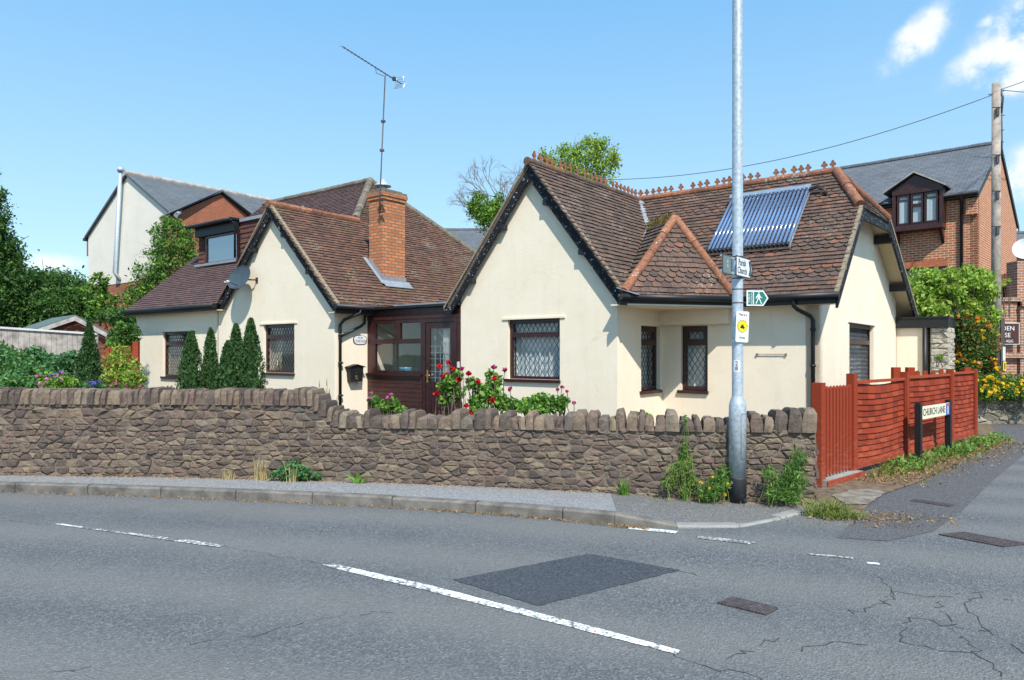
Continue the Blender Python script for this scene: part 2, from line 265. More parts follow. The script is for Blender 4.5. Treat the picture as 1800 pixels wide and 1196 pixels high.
M['bark_pale'] = m_plain('bark_pale', (.22, .18, .15), .95, .25, 10, .8, 25)
P = lambda n, c: m_leaf(n, [(0, tuple(x*.75 for x in c)), (1, c)], .3, .6)
M['p_red'] = P('petal_red', (.75, .015, .02)); M['p_pink'] = P('petal_pink', (.85, .22, .50)); M['p_mag'] = P('petal_magenta', (.62, .05, .22))
M['p_yel'] = P('petal_yellow', (.95, .62, .02)); M['p_vio'] = P('petal_violet', (.20, .13, .62)); M['p_dust'] = P('petal_dusty_pink', (.62, .32, .34)); M['p_org'] = P('petal_orange', (.75, .28, .03))
M['sign_w'] = m_plain('sign_white', (.72, .74, .76), .4, .04, 5, 0); M['sign_k'] = m_plain('sign_black', (.012, .012, .014), .4, .1, 5, 0)
M['sign_g'] = m_plain('sign_green', (.012, .16, .13), .4, .1, 5, 0); M['sign_y'] = m_plain('sign_yellow', (.85, .70, .02), .4, .05, 5, 0)
M['sign_cream'] = m_plain('sign_cream', (.80, .77, .56), .4, .05, 5, 0); M['sign_blue'] = m_plain('sign_blue', (.03, .09, .42), .4, .05, 5, 0)
M['sign_red'] = m_plain('sign_red', (.70, .05, .06), .4, .05, 5, 0); M['sign_back'] = m_plain('sign_back_grey', (.15, .20, .19), .5, .1, 5, 0); M['sign_brown'] = m_plain('sign_brown', (.075, .025, .015), .4, .1, 5, 0)
M['gold'] = m_plain('gold_metal', (.55, .40, .15), .35, .1, 5, 0, 60, .8)
M['wire'] = m_plain('wire', (.10, .12, .13), .7, .1, 5, 0)
M['ceram'] = m_plain('blue_bowl', (.10, .35, .45), .3, .1, 5, 0)

# ------------------------------------------------------------------ mesh helpers
I4 = Matrix.Identity(4); WM = {}
TH = math.atan2(980, 1260); HF = Matrix.Rotation(-TH, 4, 'Z')      # house frame: s along the fronts, t into depth
U = Vector((math.cos(TH), -math.sin(TH))); V2 = Vector((math.sin(TH), math.cos(TH)))
def ray(x, y=None):
    rx = (x-900)/FP; return (rx*U.x+U.y, rx*V2.x+V2.y, (HZ-y)/FP if y is not None else 0)
def S_(x, t): r = ray(x); return r[0]*t/r[1]
def T_(x, s): r = ray(x); return r[1]*s/r[0]
def Zt(x, y, t): r = ray(x, y); return EYE+r[2]*t/r[1]
def Zs(x, y, s): r = ray(x, y); return EYE+r[2]*s/r[0]
def G_(x, y, z=0):                                                   # world point on a level surface
    Y = (EYE-z)*FP/(y-HZ); return Vector(((x-900)/FP*Y, Y, z))
def D_(x, y, Y): return Vector(((x-900)/FP*Y, Y, EYE+(HZ-y)/FP*Y))     # world point at depth Y
def hs(s, t, z): return HF @ Vector((s, t, z))
class MB:
    def __init__(s, F=I4): s.v = []; s.f = []; s.mi = []; s.F = F; s.sm = []
    def add(s, pts, faces, mi=0, sm=False):
        b = len(s.v); s.v += [Vector(p) for p in pts]
        for f in faces: s.f.append([b+i for i in f]); s.mi.append(mi); s.sm.append(sm)
    def quad(s, *p, mi=0): s.add(p, [list(range(len(p)))], mi)
    def box(s, x0, x1, y0, y1, z0, z1, mi=0):
        s.add([(x0, y0, z0), (x1, y0, z0), (x1, y1, z0), (x0, y1, z0), (x0, y0, z1), (x1, y0, z1), (x1, y1, z1), (x0, y1, z1)],
              [(0, 3, 2, 1), (4, 5, 6, 7), (0, 1, 5, 4), (1, 2, 6, 5), (2, 3, 7, 6), (3, 0, 4, 7)], mi)
    def obox(s, o, a, b, c, mi=0):                                    # corner o, edge vectors a b c
        o, a, b, c = map(Vector, (o, a, b, c)); p = [o, o+a, o+a+b, o+b, o+c, o+a+c, o+a+b+c, o+b+c]
        f = [(0, 3, 2, 1), (4, 5, 6, 7), (0, 1, 5, 4), (1, 2, 6, 5), (2, 3, 7, 6), (3, 0, 4, 7)]
        if a.cross(b).dot(c) < 0: f = [x[::-1] for x in f]
        s.add(p, f, mi)
    def prism(s, poly, d, mi=0):                                      # poly: 3D points, extruded by d
        d = Vector(d); n = len(poly); poly = [Vector(p) for p in poly]; nr = Vector((0, 0, 0))
        for i in range(n): nr += poly[i].cross(poly[(i+1) % n])
        if nr.dot(d) > 0: poly = poly[::-1]
        s.add(poly+[p+d for p in poly], [list(range(n)), [n+i for i in range(n)][::-1]]+[[(i+1) % n, i, n+i, n+(i+1) % n] for i in range(n)], mi)
    def tube(s, pts, r, n=8, mi=0, cap=True, sm=True):
        pts = [Vector(p) for p in pts]; rs = r if isinstance(r, (list, tuple)) else [r]*len(pts); b = len(s.v); px = None
        for i, p in enumerate(pts):
            d = (pts[min(i+1, len(pts)-1)]-pts[max(i-1, 0)]).normalized()
            if px is None: px = d.orthogonal().normalized()
            px = (px-d*px.dot(d)).normalized(); py = d.cross(px)
            for k in range(n): a = 2*math.pi*k/n; s.v.append(p+(px*math.cos(a)+py*math.sin(a))*rs[i])
        for i in range(len(pts)-1):
            for k in range(n): s.f.append([b+i*n+k, b+i*n+(k+1) % n, b+(i+1)*n+(k+1) % n, b+(i+1)*n+k]); s.mi.append(mi); s.sm.append(sm)
        if cap:
            s.f.append([b+k for k in range(n)][::-1]); s.mi.append(mi); s.sm.append(False)
            s.f.append([b+(len(pts)-1)*n+k for k in range(n)]); s.mi.append(mi); s.sm.append(False)
    def lathe(s, c, prof, n=16, mi=0): s.tube([Vector(c)+Vector((0, 0, z)) for r, z in prof], [max(r, 1e-4) for r, z in prof], n, mi)
    def build(s, name, mats, parent=None):
        mats = mats if isinstance(mats, (list, tuple)) else [mats]
        me = bpy.data.meshes.new(name); wv = [s.F @ v for v in s.v]
        if parent is not None: X = WM[parent.name]
        else:
            lo = [min(v[i] for v in wv) for i in range(3)]; hi = [max(v[i] for v in wv) for i in range(3)]
            X = Matrix.Translation(((lo[0]+hi[0])/2, (lo[1]+hi[1])/2, lo[2]))
        Xi = X.inverted(); me.from_pydata([Xi @ v for v in wv], [], s.f)
        for m in mats: me.materials.append(m if not isinstance(m, str) else M[m])
        me.polygons.foreach_set('material_index', s.mi); me.polygons.foreach_set('use_smooth', s.sm)
        uv = me.uv_layers.new(name='UVMap').data; k = 0; out = []
        for f in s.f:
            n = Vector((0, 0, 0)); P0 = [s.v[i] for i in f]
            for i in range(len(P0)): n += P0[i].cross(P0[(i+1) % len(P0)])
            if n.length < 1e-12: n = Vector((0, 0, 1))
            n.normalize()
            if abs(n.z) > .97: ta, tb = Vector((1, 0, 0)), Vector((0, 1, 0))
            else: ta = Vector((0, 0, 1)).cross(n).normalized(); tb = n.cross(ta)
            for p in P0: out += [p.dot(ta), p.dot(tb)]
        uv.foreach_set('uv', out); me.update()
        o = bpy.data.objects.new(name, me); COL.objects.link(o)
        if parent is not None: o.parent = parent; WM[o.name] = X
        else: o.matrix_basis = X; WM[o.name] = X
        return o
def tag(o, label=None, cat=None, group=None, kind=None):
    if label: o['label'] = label
    if cat: o['category'] = cat
    if group: o['group'] = group
    if kind: o['kind'] = kind
    return o
def thing(name, label, cat, loc=(0, 0, 0), rz=0, group=None):
    o = bpy.data.objects.new(name, None); COL.objects.link(o); o.empty_display_size = .2
    X = Matrix.Translation(loc) @ Matrix.Rotation(rz, 4, 'Z'); o.matrix_basis = X; WM[o.name] = X
    return tag(o, label, cat, group)
def place(me, name, parent, X):
    o = bpy.data.objects.new(name, me); COL.objects.link(o)
    if parent is not None: o.parent = parent; o.matrix_basis = WM[parent.name].inverted() @ X
    else: o.matrix_basis = X
    WM[o.name] = X; return o
def text_obj(txt, size, X, mat, parent, name='lettering', ext=.0015, sx=1.0, align='CENTER'):
    cu = bpy.data.curves.new('t', 'FONT'); cu.body = txt; cu.size = size; cu.extrude = ext; cu.align_x = align; cu.align_y = 'CENTER'; cu.resolution_u = 3; cu.space_line = .85
    to = bpy.data.objects.new('t', cu); COL.objects.link(to); dg = bpy.context.evaluated_depsgraph_get()
    me = bpy.data.meshes.new_from_object(to.evaluated_get(dg)); bpy.data.objects.remove(to); me.name = name
    me.materials.clear(); me.materials.append(M[mat])
    return place(me, name, parent, X @ Matrix.Diagonal((sx, 1, 1, 1)))
def axes(o, a, up, n): # matrix with x=a y=up z=n
    m = Matrix.Identity(4)
    for i, v in enumerate((a, up, n)):
        for j in range(3): m[j][i] = v[j]
    for j in range(3): m[j][3] = o[j]
    return m
def leaf_cloud(name, C, size, mat, parent=None, up=0.0, aspect=.5, out=None, jit=.35, F=None):
    """many small leaf-shaped faces at centres C (world)"""
    C = np.asarray(C, float); n = len(C); d = rng.normal(size=(n, 3))
    if out is not None: d = d*.75+np.asarray(out)
    d[:, 2] += up; d /= np.linalg.norm(d, axis=1)[:, None]+1e-9
    q = rng.normal(size=(n, 3)); w = np.cross(d, q); w /= np.linalg.norm(w, axis=1)[:, None]+1e-9; nn = np.cross(d, w)
    s = size*(1+jit*rng.normal(size=n)).clip(.35, 2)[:, None]
    v = np.stack([C-d*s*.5, C+w*s*aspect*.5-d*s*.06+nn*s*.06, C+d*s*.5-nn*s*.05, C-w*s*aspect*.5-d*s*.06+nn*s*.06], 1).reshape(-1, 3)
    X = WM[parent.name] if parent is not None else Matrix.Translation((*C.mean(0)[:2], C[:, 2].min()))
    Xi = np.array(X.inverted()); v = v @ Xi[:3, :3].T+Xi[:3, 3]
    me = bpy.data.meshes.new(name); me.vertices.add(4*n); me.vertices.foreach_set('co', v.ravel()); me.loops.add(4*n)
    me.loops.foreach_set('vertex_index', np.arange(4*n, dtype=np.int32)); me.polygons.add(n)
    me.polygons.foreach_set('loop_start', np.arange(0, 4*n, 4, dtype=np.int32)); me.update(calc_edges=True); me.validate()
    me.materials.append(M[mat]); o = bpy.data.objects.new(name, me); COL.objects.link(o); o.parent = parent
    if parent is None: o.matrix_basis = X
    WM[o.name] = X; return o
class Pl:                                                            # wall plane in the house frame: a along, z up, d outward
    def __init__(s, o, a, n): s.o = Vector(o); s.a = Vector(a); s.n = Vector(n)
    def p(s, a, z, d=0): return s.o+s.a*a+s.n*d+Vector((0, 0, z))
    def X(s, a, z, d, F=HF): return F @ axes(s.p(a, z, d), s.a, Vector((0, 0, 1)), s.n)
def tpl(t): return Pl((0, t, 0), (1, 0, 0), (0, -1, 0))
def spl(s): return Pl((s, 0, 0), (0, 1, 0), (1, 0, 0))
def bx(mb, pl, a0, a1, z0, z1, d0, d1, mi=0): mb.obox(pl.p(a0, z0, d0), pl.a*(a1-a0), Vector((0, 0, z1-z0)), pl.n*(d1-d0), mi)
def wall(name, pl, outer, holes, mat, parent, rev=.12, F=HF, thick=.22):
    mb = MB(F); loops = [outer]+[[(a0, z0), (a1, z0), (a1, z1), (a0, z1)] for a0, a1, z0, z1 in holes]
    flat = [p for l in loops for p in l]
    tris = tessellate_polygon([[Vector((a, z, 0)) for a, z in l] for l in loops])
    pts = [pl.p(a, z) for a, z in flat]; fs = []
    for t in tris:
        n = (pts[t[1]]-pts[t[0]]).cross(pts[t[2]]-pts[t[0]]); fs.append(t if n.dot(pl.n) > 0 else t[::-1])
    mb.add(pts, fs); nb = len(outer); back = [pl.p(a, z, -thick) for a, z in outer]
    bt = tessellate_polygon([[Vector((a, z, 0)) for a, z in l] for l in loops]); mb.add([pl.p(a, z, -thick) for a, z in flat], bt)
    for i in range(nb): j = (i+1) % nb; mb.quad(pl.p(*outer[i]), pl.p(*outer[j]), back[j], back[i])
    for a0, a1, z0, z1 in holes:
        q = [(a0, z0), (a1, z0), (a1, z1), (a0, z1)]
        for i in range(4): j = (i+1) % 4; mb.quad(pl.p(*q[j]), pl.p(*q[i]), pl.p(*q[i], -thick), pl.p(*q[j], -thick))
    return mb.build(name, mat, parent)
def lattice(mb, pl, a0, a1, z0, z1, d, dw=.105, dh=.165, w=.008):
    for sgn in (1, -1):
        k = -40
        while k < 40:
            # line: (a-a0)/dw + sgn*(z-z0)/dh = k
            pts = []
            for a in (a0, a1):
                z = z0+sgn*(k-(a-a0)/dw)*dh
                if z0 <= z <= z1: pts.append((a, z))
            for z in (z0, z1):
                a = a0+(k-sgn*(z-z0)/dh)*dw
                if a0 < a < a1: pts.append((a, z))
            if len(pts) >= 2 and (Vector(pts[0])-Vector(pts[1])).length > .02:
                p, q = Vector(pts[0]), Vector(pts[1]); n = (q-p).normalized().orthogonal()*w/2
                mb.obox(pl.p(*(p-n), d-.004), pl.p(*q)-pl.p(*p), pl.p(*(n*2))-pl.p(0, 0), pl.n*.008)
            k += 1
def window(parent, pl, a0, a1, z0, z1, tr=.27, lat=True, cur='net', sill=(.06, .06), mull=False, d=-.07, F=HF, lintel=True, fw=.055, glass='glass'):
    fr = MB(F); zt = z1-(z1-z0)*tr
    bx(fr, pl, a0, a0+fw, z0, z1, d-.06, d); bx(fr, pl, a1-fw, a1, z0, z1, d-.06, d)
    bx(fr, pl, a0+fw, a1-fw, z1-fw, z1, d-.06, d-.001); bx(fr, pl, a0+fw, a1-fw, z0, z0+fw, d-.06, d-.001)
    if tr: bx(fr, pl, a0+fw, a1-fw, zt-fw*.55, zt+fw*.55, d-.055, d+.004); s_ = fw*.5; 
    if tr:
        for (q0, q1) in ((a0+fw, a0+fw+s_), (a1-fw-s_, a1-fw)): bx(fr, pl, q0, q1, zt+fw*.55, z1-fw, d-.05, d+.008)
        bx(fr, pl, a0+fw+s_, a1-fw-s_, z1-fw-s_, z1-fw, d-.05, d+.007); bx(fr, pl, a0+fw+s_, a1-fw-s_, zt+fw*.55, zt+fw*.55+s_, d-.05, d+.007)
    w = fr.build('window', 'upvc', parent)
    rects = [(a0+fw, a1-fw, z0+fw, (zt-fw*.55) if tr else z1-fw)]+([(a0+fw, a1-fw, zt+fw*.55, z1-fw)] if tr else [])
    for r in rects:
        g = MB(F); g.quad(pl.p(r[0], r[2], d-.035), pl.p(r[1], r[2], d-.035), pl.p(r[1], r[3], d-.035), pl.p(r[0], r[3], d-.035)); g.build('pane', glass, w)
    if lat:
        g = MB(F)
        for r in rects: lattice(g, pl, r[0], r[1], r[2], r[3], d-.03)
        g.build('lead_lattice', 'lead_dark', w)
    if sill:
        g = MB(F); bx(g, pl, a0-sill[0], a1+sill[0]*.3, z0-.055, z0, d-.02, .045); g.build('sill', 'upvc', w)
    if cur:
        spans = [(a0+.02, a1-.02)] if cur == 'net' else [(a0+.01, a0+(a1-a0)*.42), (a1-(a1-a0)*.16, a1-.01)]
        for (c0, c1) in spans:
            g = MB(F); n = int((c1-c0)*70)+8; row = []
            for i in range(n+1):
                f = i/n; a = c0+(c1-c0)*f; dd = -.24+.018*math.sin(f*n*.75)+.012*math.sin(f*n*.31+1)
                fz = z0 if cur == 'net' else z0
                sh = 0 if cur == 'net' else (.25*(c1-c0)*(f if c0 < (a0+a1)/2 else f-1))
                row.append((pl.p(a-sh, fz, dd), pl.p(a, z1, dd)))
            for i in range(n): g.add([row[i][0], row[i+1][0], row[i+1][1], row[i][1]], [(0, 1, 2, 3)], 0, True)
            g.build('curtain', 'net' if cur == 'net' else 'curtain', w)
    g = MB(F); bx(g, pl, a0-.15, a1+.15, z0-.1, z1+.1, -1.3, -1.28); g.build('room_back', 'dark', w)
    return w
def tiles(mb, o, a, b, amin, amax, bmax, pred, gauge=.115, width=.17, fish=None, th=.016, jit=1.0, bmin=0):
    o, a, b = Vector(o), Vector(a).normalized(), Vector(b).normalized(); n = a.cross(b).normalized()
    if n.z < 0: n = -n
    row = 0; y = bmin-.02
    while y < bmax:
        f = fish(row) if fish else False; x = amin-(width/2 if row % 2 else 0)
        while x < amax:
            xc, yc = x+width/2, y+gauge*.5
            if pred(xc, yc):
                j = random.uniform(-.003, .003)*jit; h0 = .030+random.uniform(0, .010)*jit; h1 = .008; e = random.uniform(-.008, .008)*jit
                x0, x1 = max(x+.003, amin-.01)+j, min(x+width-.003, amax+.01)+j; yt = y+gauge+.03
                P3 = lambda u_, v_, h: o+a*u_+b*v_+n*h
                sl_ = (h1-h0)/(yt-y)
                if f:
                    m = 7; arc = []
                    for k in range(m+1):
                        an = math.pi*k/m; u_ = (x0+x1)/2-math.cos(an)*(x1-x0)/2; v_ = y+gauge*.62-math.sin(an)*gauge*.68+e; arc.append((u_, v_))
                    top = [P3(u_, v_, h0+sl_*(v_-y)) for u_, v_ in arc]+[P3(x1, yt, h1), P3(x0, yt, h1)]
                    lo = [P3(u_, v_, h0+sl_*(v_-y)-th) for u_, v_ in arc]
                    nt_ = len(top); mb.add(top+lo, [list(range(nt_))]+[[k+1, k, nt_+k, nt_+k+1] for k in range(m)])
                else:
                    r = random.uniform(-.004, .004)*jit
                    top = [P3(x0, y+e+r, h0), P3(x1, y+e-r, h0+random.uniform(-.003, .003)), P3(x1, yt, h1), P3(x0, yt, h1)]
                    lo = [P3(x0, y+e+r, h0-th), P3(x1, y+e-r, h0-th)]
                    sd = [P3(x0, yt, h1-th), P3(x1, yt, h1-th)]
                    mb.add(top+lo+sd, [(0, 1, 2, 3), (1, 0, 4, 5), (0, 3, 6, 4), (2, 1, 5, 7)])
            x += width
        y += gauge; row += 1
def poly_in(poly):
    def f(x, y):
        c = False; j = len(poly)-1
        for i in range(len(poly)):
            xi, yi = poly[i]; xj, yj = poly[j]
            if (yi > y) != (yj > y) and x < (xj-xi)*(y-yi)/(yj-yi)+xi: c = not c
            j = i
        return c
    return f
def ridge_tiles(mb, p0, p1, r=.10, L=.30, lift=.0, n=10, half=True):
    p0, p1 = Vector(p0), Vector(p1); d = p1-p0; k = max(1, round(d.length/L)); d /= k
    for i in range(k):
        q0 = p0+d*i; q1 = q0+d*.985; j = random.uniform(-.006, .006)
        mb.tube([q0+Vector((0, 0, lift+j)), q1+Vector((0, 0, lift+j))], [r*1.0, r*.94], n, sm=False)
exec_after = []

# ------------------------------------------------------------------ ground
def sheet(name, pts, mat, z=None, kind='structure'):
    mb = MB(); pts = [Vector((p[0], p[1], p[2] if (z is None and len(p) > 2) else (z or 0))) for p in pts]
    ar = sum(pts[i].x*pts[(i+1) % len(pts)].y-pts[(i+1) % len(pts)].x*pts[i].y for i in range(len(pts)))
    if ar < 0: pts = pts[::-1]
    t = tessellate_polygon([pts]); fs = []
    for f in t:
        n = (pts[f[1]]-pts[f[0]]).cross(pts[f[2]]-pts[f[0]]); fs.append(f if n.z > 0 else f[::-1])
    mb.add(pts, fs); o = mb.build(name, mat); o['kind'] = kind; return o
sheet('ground', [(-900, -300), (900, -300), (900, 1500), (-900, 1500)], m_plain('far_grass', (.08, .11, .04), .95, .3, .3, 0), -.03)
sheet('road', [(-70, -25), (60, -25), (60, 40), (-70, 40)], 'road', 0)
# front wall line, base on the pavement: (pixel x, pixel y)
WB = [G_(-160, 822.5, .10), G_(0, 835, .10), G_(300, 838.5, .10), G_(600, 846, .09), G_(850, 856, .08), G_(1000, 864, .07), G_(1150, 873, .05), G_(1290, 880, .04), G_(1400, 885, .03)]
WB[-1] = G_(1434, 888, .02)
WB = [Vector((-14.5, 9.3, .1)), Vector((-7.9, 8.98, .1))]+[p for p in WB[1:]]
KT = [G_(x, y, .11) for x, y in ((0, 849), (200, 854), (400, 861), (570, 868.5), (760, 878), (930, 889), (1080, 903.5))]+[G_(1140, 916, .07), G_(1190, 924, .03), G_(1260, 927, .02), G_(1330, 922, .02), G_(1412, 900, .02)]
KT = [KT[0]+(KT[0]-KT[1]).normalized()*8]+KT
def strip(name, A, B, mat, z0=0, kind='structure', n=60):
    def samp(Pn, k):
        L = [0]
        for i in range(len(Pn)-1): L.append(L[-1]+(Pn[i+1]-Pn[i]).length)
        out = []
        for q in range(k+1):
            d = L[-1]*q/k; i = max(j for j in range(len(L)) if L[j] <= d+1e-9); i = min(i, len(Pn)-2)
            out.append(Pn[i].lerp(Pn[i+1], (d-L[i])/(L[i+1]-L[i])))
        return out
    a, b = samp(A, n), samp(B, n); mb = MB(); pts = [p+Vector((0, 0, z0)) for p in a+b]
    mb.add(pts, [(n+1+i, n+2+i, i+1, i) if True else 0 for i in range(n)])
    o = mb.build(name, mat); me = o.data
    if me.polygons[0].normal.z < 0: me.flip_normals()
    o['kind'] = kind; return o
def offs(Pn, d, dz=0):
    out = []
    for i, p in enumerate(Pn):
        t = (Pn[min(i+1, len(Pn)-1)]-Pn[max(i-1, 0)]); t.z = 0; t.normalize(); out.append(p+Vector((-t.y, t.x, 0))*d+Vector((0, 0, dz)))
    return out
WBi = offs(WB, .12)
pv = strip('pavement', offs(KT, .10, -.003)[:8], WBi[:8][:7]+[G_(1080, 868, .06)+Vector((0, .15, 0))], 'pave')
# darker relaid pavement at the corner
bk = [G_(1080, 872, .066)+Vector((0, .22, 0))]+WBi[-2:]+[G_(1412, 893, .02)]
sheet('pavement_corner', [offs(KT, .10, .0)[7]]+offs(KT, .09, 0)[8:-1]+[KT[-1]]+[G_(1440, 893, .02), WBi[-1]+Vector((.2, 0, .0)), WBi[-2], WBi[-3], G_(1075, 866, .066)+Vector((0, .12, 0))], 'pave2')
# kerb stones
kerb = thing('kerb', 'weathered concrete kerb running along the edge of the pavement below the stone wall', 'kerb', KT[5])
def kerb_run(idx0, idx1, mat, w=.11, L=.91, side=True):
    Pn = KT[idx0:idx1+1]; Lc = [0]
    for i in range(len(Pn)-1): Lc.append(Lc[-1]+(Pn[i+1]-Pn[i]).length)
    at = lambda d: next((Pn[i].lerp(Pn[i+1], (d-Lc[i])/(Lc[i+1]-Lc[i])) for i in range(len(Pn)-1) if d <= Lc[i+1]+1e-6), Pn[-1])
    d = 0
    while d < Lc[-1]-.05:
        p, q = at(d+.006), at(min(d+L-.006, Lc[-1])); t = (q-p); t.z = 0; t.normalize(); nrm = Vector((-t.y, t.x, 0)); j = random.uniform(-.005, .005)
        mb = MB(); c = .018; prof = [(0, -.12), (0, -c), (c, 0), (w, .0), (w, -.12)]
        A = [p+nrm*a+Vector((0, 0, z+j)) for a, z in prof]; B = [q+nrm*a+Vector((0, 0, z+j)) for a, z in prof]
        n = len(prof); mb.add(A+B, [(i, i+1, n+i+1, n+i) for i in range(n-1)]+[list(range(n)), [n+i for i in range(n)][::-1]])
        o = mb.build('kerb_stone', mat, kerb)
        d += L
kerb_run(0, 7, 'kerb'); kerb_run(7, 9, 'kerb'); kerb_run(9, 12, 'kerb_new', .12, .6)
# road patch, markings, ironwork
def pxpoly(pts, z=0): return [G_(x, y, z) for x, y in pts]
def ragged(pts, n=14, j=.012, z=.004):
    w = pxpoly(pts, 0); out = []
    for i in range(len(w)):
        a, b = w[i], w[(i+1) % len(w)]
        for k in range(n): p = a.lerp(b, k/n); out.append((p.x+random.uniform(-j, j), p.y+random.uniform(-j, j), z))
    return out
tag(sheet('road_patch', ragged([(796, 1020), (1036, 974), (1196, 1003), (945, 1066)], 30, .006), 'patch'), kind='structure')
for pts, m in (([(567, 994), (590, 992.5), (760, 1031.5), (920, 1072), (1060, 1108), (1196, 1144.5), (1188, 1151), (1050, 1116), (905, 1078.5), (750, 1039), (578, 998)], 'paint'), ([(92, 922), (106, 921.5), (396, 959), (384, 963)], 'paint_w'),
               ([(1103, 926.5), (1192, 934.5), (1188, 938.5), (1105, 931)], 'paint'), ([(1224, 942), (1331, 954.5), (1318, 958), (1226, 947)], 'paint_w'), ([(1420, 973), (1500, 981), (1500, 984), (1420, 976)], 'paint_w'), ([(1524, 989), (1546, 991), (1546, 994.5), (1524, 992)], 'paint')):
    sheet('road_marking', ragged(pts, 6, .004, .005), m)
def crack(pts, w=.012, j=.035):
    P_ = pxpoly(pts); out = []
    for i in range(len(P_)-1):
        k = max(2, int((P_[i+1]-P_[i]).length/.05))
        for q in range(k): p = P_[i].lerp(P_[i+1], q/k); out.append(Vector((p.x+random.gauss(0, j*.4), p.y+random.gauss(0, j*.4), .003)))
    out.append(P_[-1]+up_z*.003); mb = MB()
    for i in range(len(out)-1):
        d = (out[i+1]-out[i]).normalized(); n = Vector((-d.y, d.x, 0))*w*random.uniform(.3, 1)*.5; n2 = Vector((-d.y, d.x, 0))*w*random.uniform(.3, 1)*.5
        if random.random() < .8: mb.add([out[i]-n, out[i]+n, out[i+1]+n2, out[i+1]-n2], [(0, 3, 2, 1)])
    o = mb.build('road_crack', 'crack'); o['kind'] = 'structure'
up_z = Vector((0, 0, 1)); M['crack'] = m_plain('crack_filler', (.055, .055, .056), .95, .3)
for c_ in ([(1185, 1150), (1240, 1172), (1290, 1178), (1340, 1197)], [(1270, 1162), (1330, 1142), (1370, 1122)], [(330, 1132), (420, 1120), (520, 1100), (600, 1082), (690, 1078)], [(1540, 1010), (1570, 1040), (1640, 1050), (1720, 1040), (1800, 1062)],
    [(1570, 1040), (1560, 1060), (1600, 1085), (1660, 1100), (1740, 1110), (1800, 1150)], [(1600, 1085), (1580, 1115), (1590, 1130), (1650, 1145), (1720, 1150)], [(1640, 1050), (1660, 1080), (1700, 1130), (1760, 1190)], [(1720, 1040), (1700, 1075), (1740, 1110)],
    [(1500, 1080), (1545, 1062), (1570, 1042)], [(1400, 1140), (1470, 1128), (1540, 1135)], [(395, 961), (480, 977), (566, 992)], [(0, 915), (90, 923)], [(680, 1012), (740, 1015), (800, 1020)], [(1190, 1003), (1225, 1012)], [(60, 1180), (110, 1182), (160, 1172)]):
    crack(c_, .009 if c_[0][0] > 1150 else .005, .05)
def cover(pts, label, rows=6, cols=12, mat='grate'):
    w = pxpoly(pts); mb = MB(); a = w[1]-w[0]; b = w[3]-w[0]; o = w[0]+Vector((0, 0, .001)); n = Vector((0, 0, 1))
    mb.prism([o, o+a, o+a+b, o+b], (0, 0, .004))
    for i in range(cols+1): mb.obox(o+a*(i/cols)*.985+n*.004, a*.015+a.normalized()*.01, b, n*.006)
    for i in range(rows+1): mb.obox(o+b*(i/rows)*.985+n*.0045, a, b.normalized()*.016, n*.006)
    return tag(mb.build('drain_cover', mat), label, 'drain cover')
cover([(1261, 1062), (1343, 1082), (1362, 1071), (1284, 1052)], 'rectangular cast iron drain grate in the road right of the dark tarmac patch')
cover([(1600, 882), (1668, 892), (1676, 888), (1608, 879)], 'rusty grate in the lane nearest the red fence', 4, 10)
cover([(1650, 941), (1760, 962), (1800, 952), (1692, 937)], 'worn rusty inspection cover in the lane mouth by the right edge', 4, 14)
# lane surface + dry verge beside the fence
lane_edge = [(1410, 902), (1510, 905), (1540, 880), (1610, 855), (1700, 812), (1760, 780), (1730, 748)]
sheet('lane', [G_(*p, .0)+Vector((0, 0, .004)) for p in [(1470, 946), (1560, 952), (1640, 935), (1690, 900), (1745, 845), (1800, 800), (1900, 760), (1900, 744), (1700, 744), (1745, 772), (1700, 806), (1610, 850), (1545, 872), (1512, 905)]], 'lane')
sheet('verge', [G_(*p, .0)+Vector((0, 0, .012)) for p in [(1405, 898), (1436, 905), (1512, 904), (1545, 873), (1610, 851), (1700, 808), (1762, 776), (1735, 742), (1700, 752), (1590, 800), (1500, 835), (1440, 862), (1400, 884)]], m_plain('verge_earth', (.17, .115, .07), .95, .35, 9, 1.0, 30))
sheet('concrete_apron', [(p[0], p[1], .02) for p in ragged([(1462, 874), (1500, 864), (1540, 862), (1556, 869), (1524, 890), (1488, 890)], 6, .02)], m_plain('dusty_concrete', (.24, .205, .165), .95, .35, 6, .8, 40))
# ------------------------------------------------------------------ front garden behind the wall
gp = [(p.x, p.y) for p in offs(WB, .2)]+[(3.35, 8.8), (4.15, 9.5), (8.1, 13.35), (9, 16), (12, 24), (12, 40), (-40, 40), (-40, 12)]
sheet('garden_ground', [(x, y, .22) for x, y in gp], 'soil')

# ------------------------------------------------------------------ THE COTTAGE
cot = thing('cottage', 'cream rendered cottage with two black-edged gables and brown tile roofs behind the stone wall', 'house', hs(-10, 12, .2), -TH)
A1, A2, TL, TM, TW = -21.5, -12.43, 9.79, 10.7, 12.42
zS = lambda s: 2.65+(-12.2-s)*.984              # +s slope of the old block
zF = lambda t: 6.67-(14.13-t)*.84               # front slope of the old block
zM = lambda s: 2.62+(-5.87-s)*1.276             # main gable, right slope
zW = lambda t: 2.6+(t-12.17)*.947               # wing, front slope
zB = lambda t: 5.12-.535*(t-14.83)              # wing, rear slope
gf, gw = .15, .1
plL, plM, plWg, plR, plG = tpl(TL), tpl(TM), tpl(TW), spl(A2), spl(-3.25)
w1 = (S_(286, TL), S_(343, TL), Zt(286, 662, TL), Zt(286, 584, TL)); w2 = (S_(463, TL), S_(517.5, TL), Zt(463, 655, TL), Zt(463, 571, TL))
w3 = (S_(892.5, TM), S_(984, TM), Zt(893, 666, TM), Zt(893, 562.5, TM))
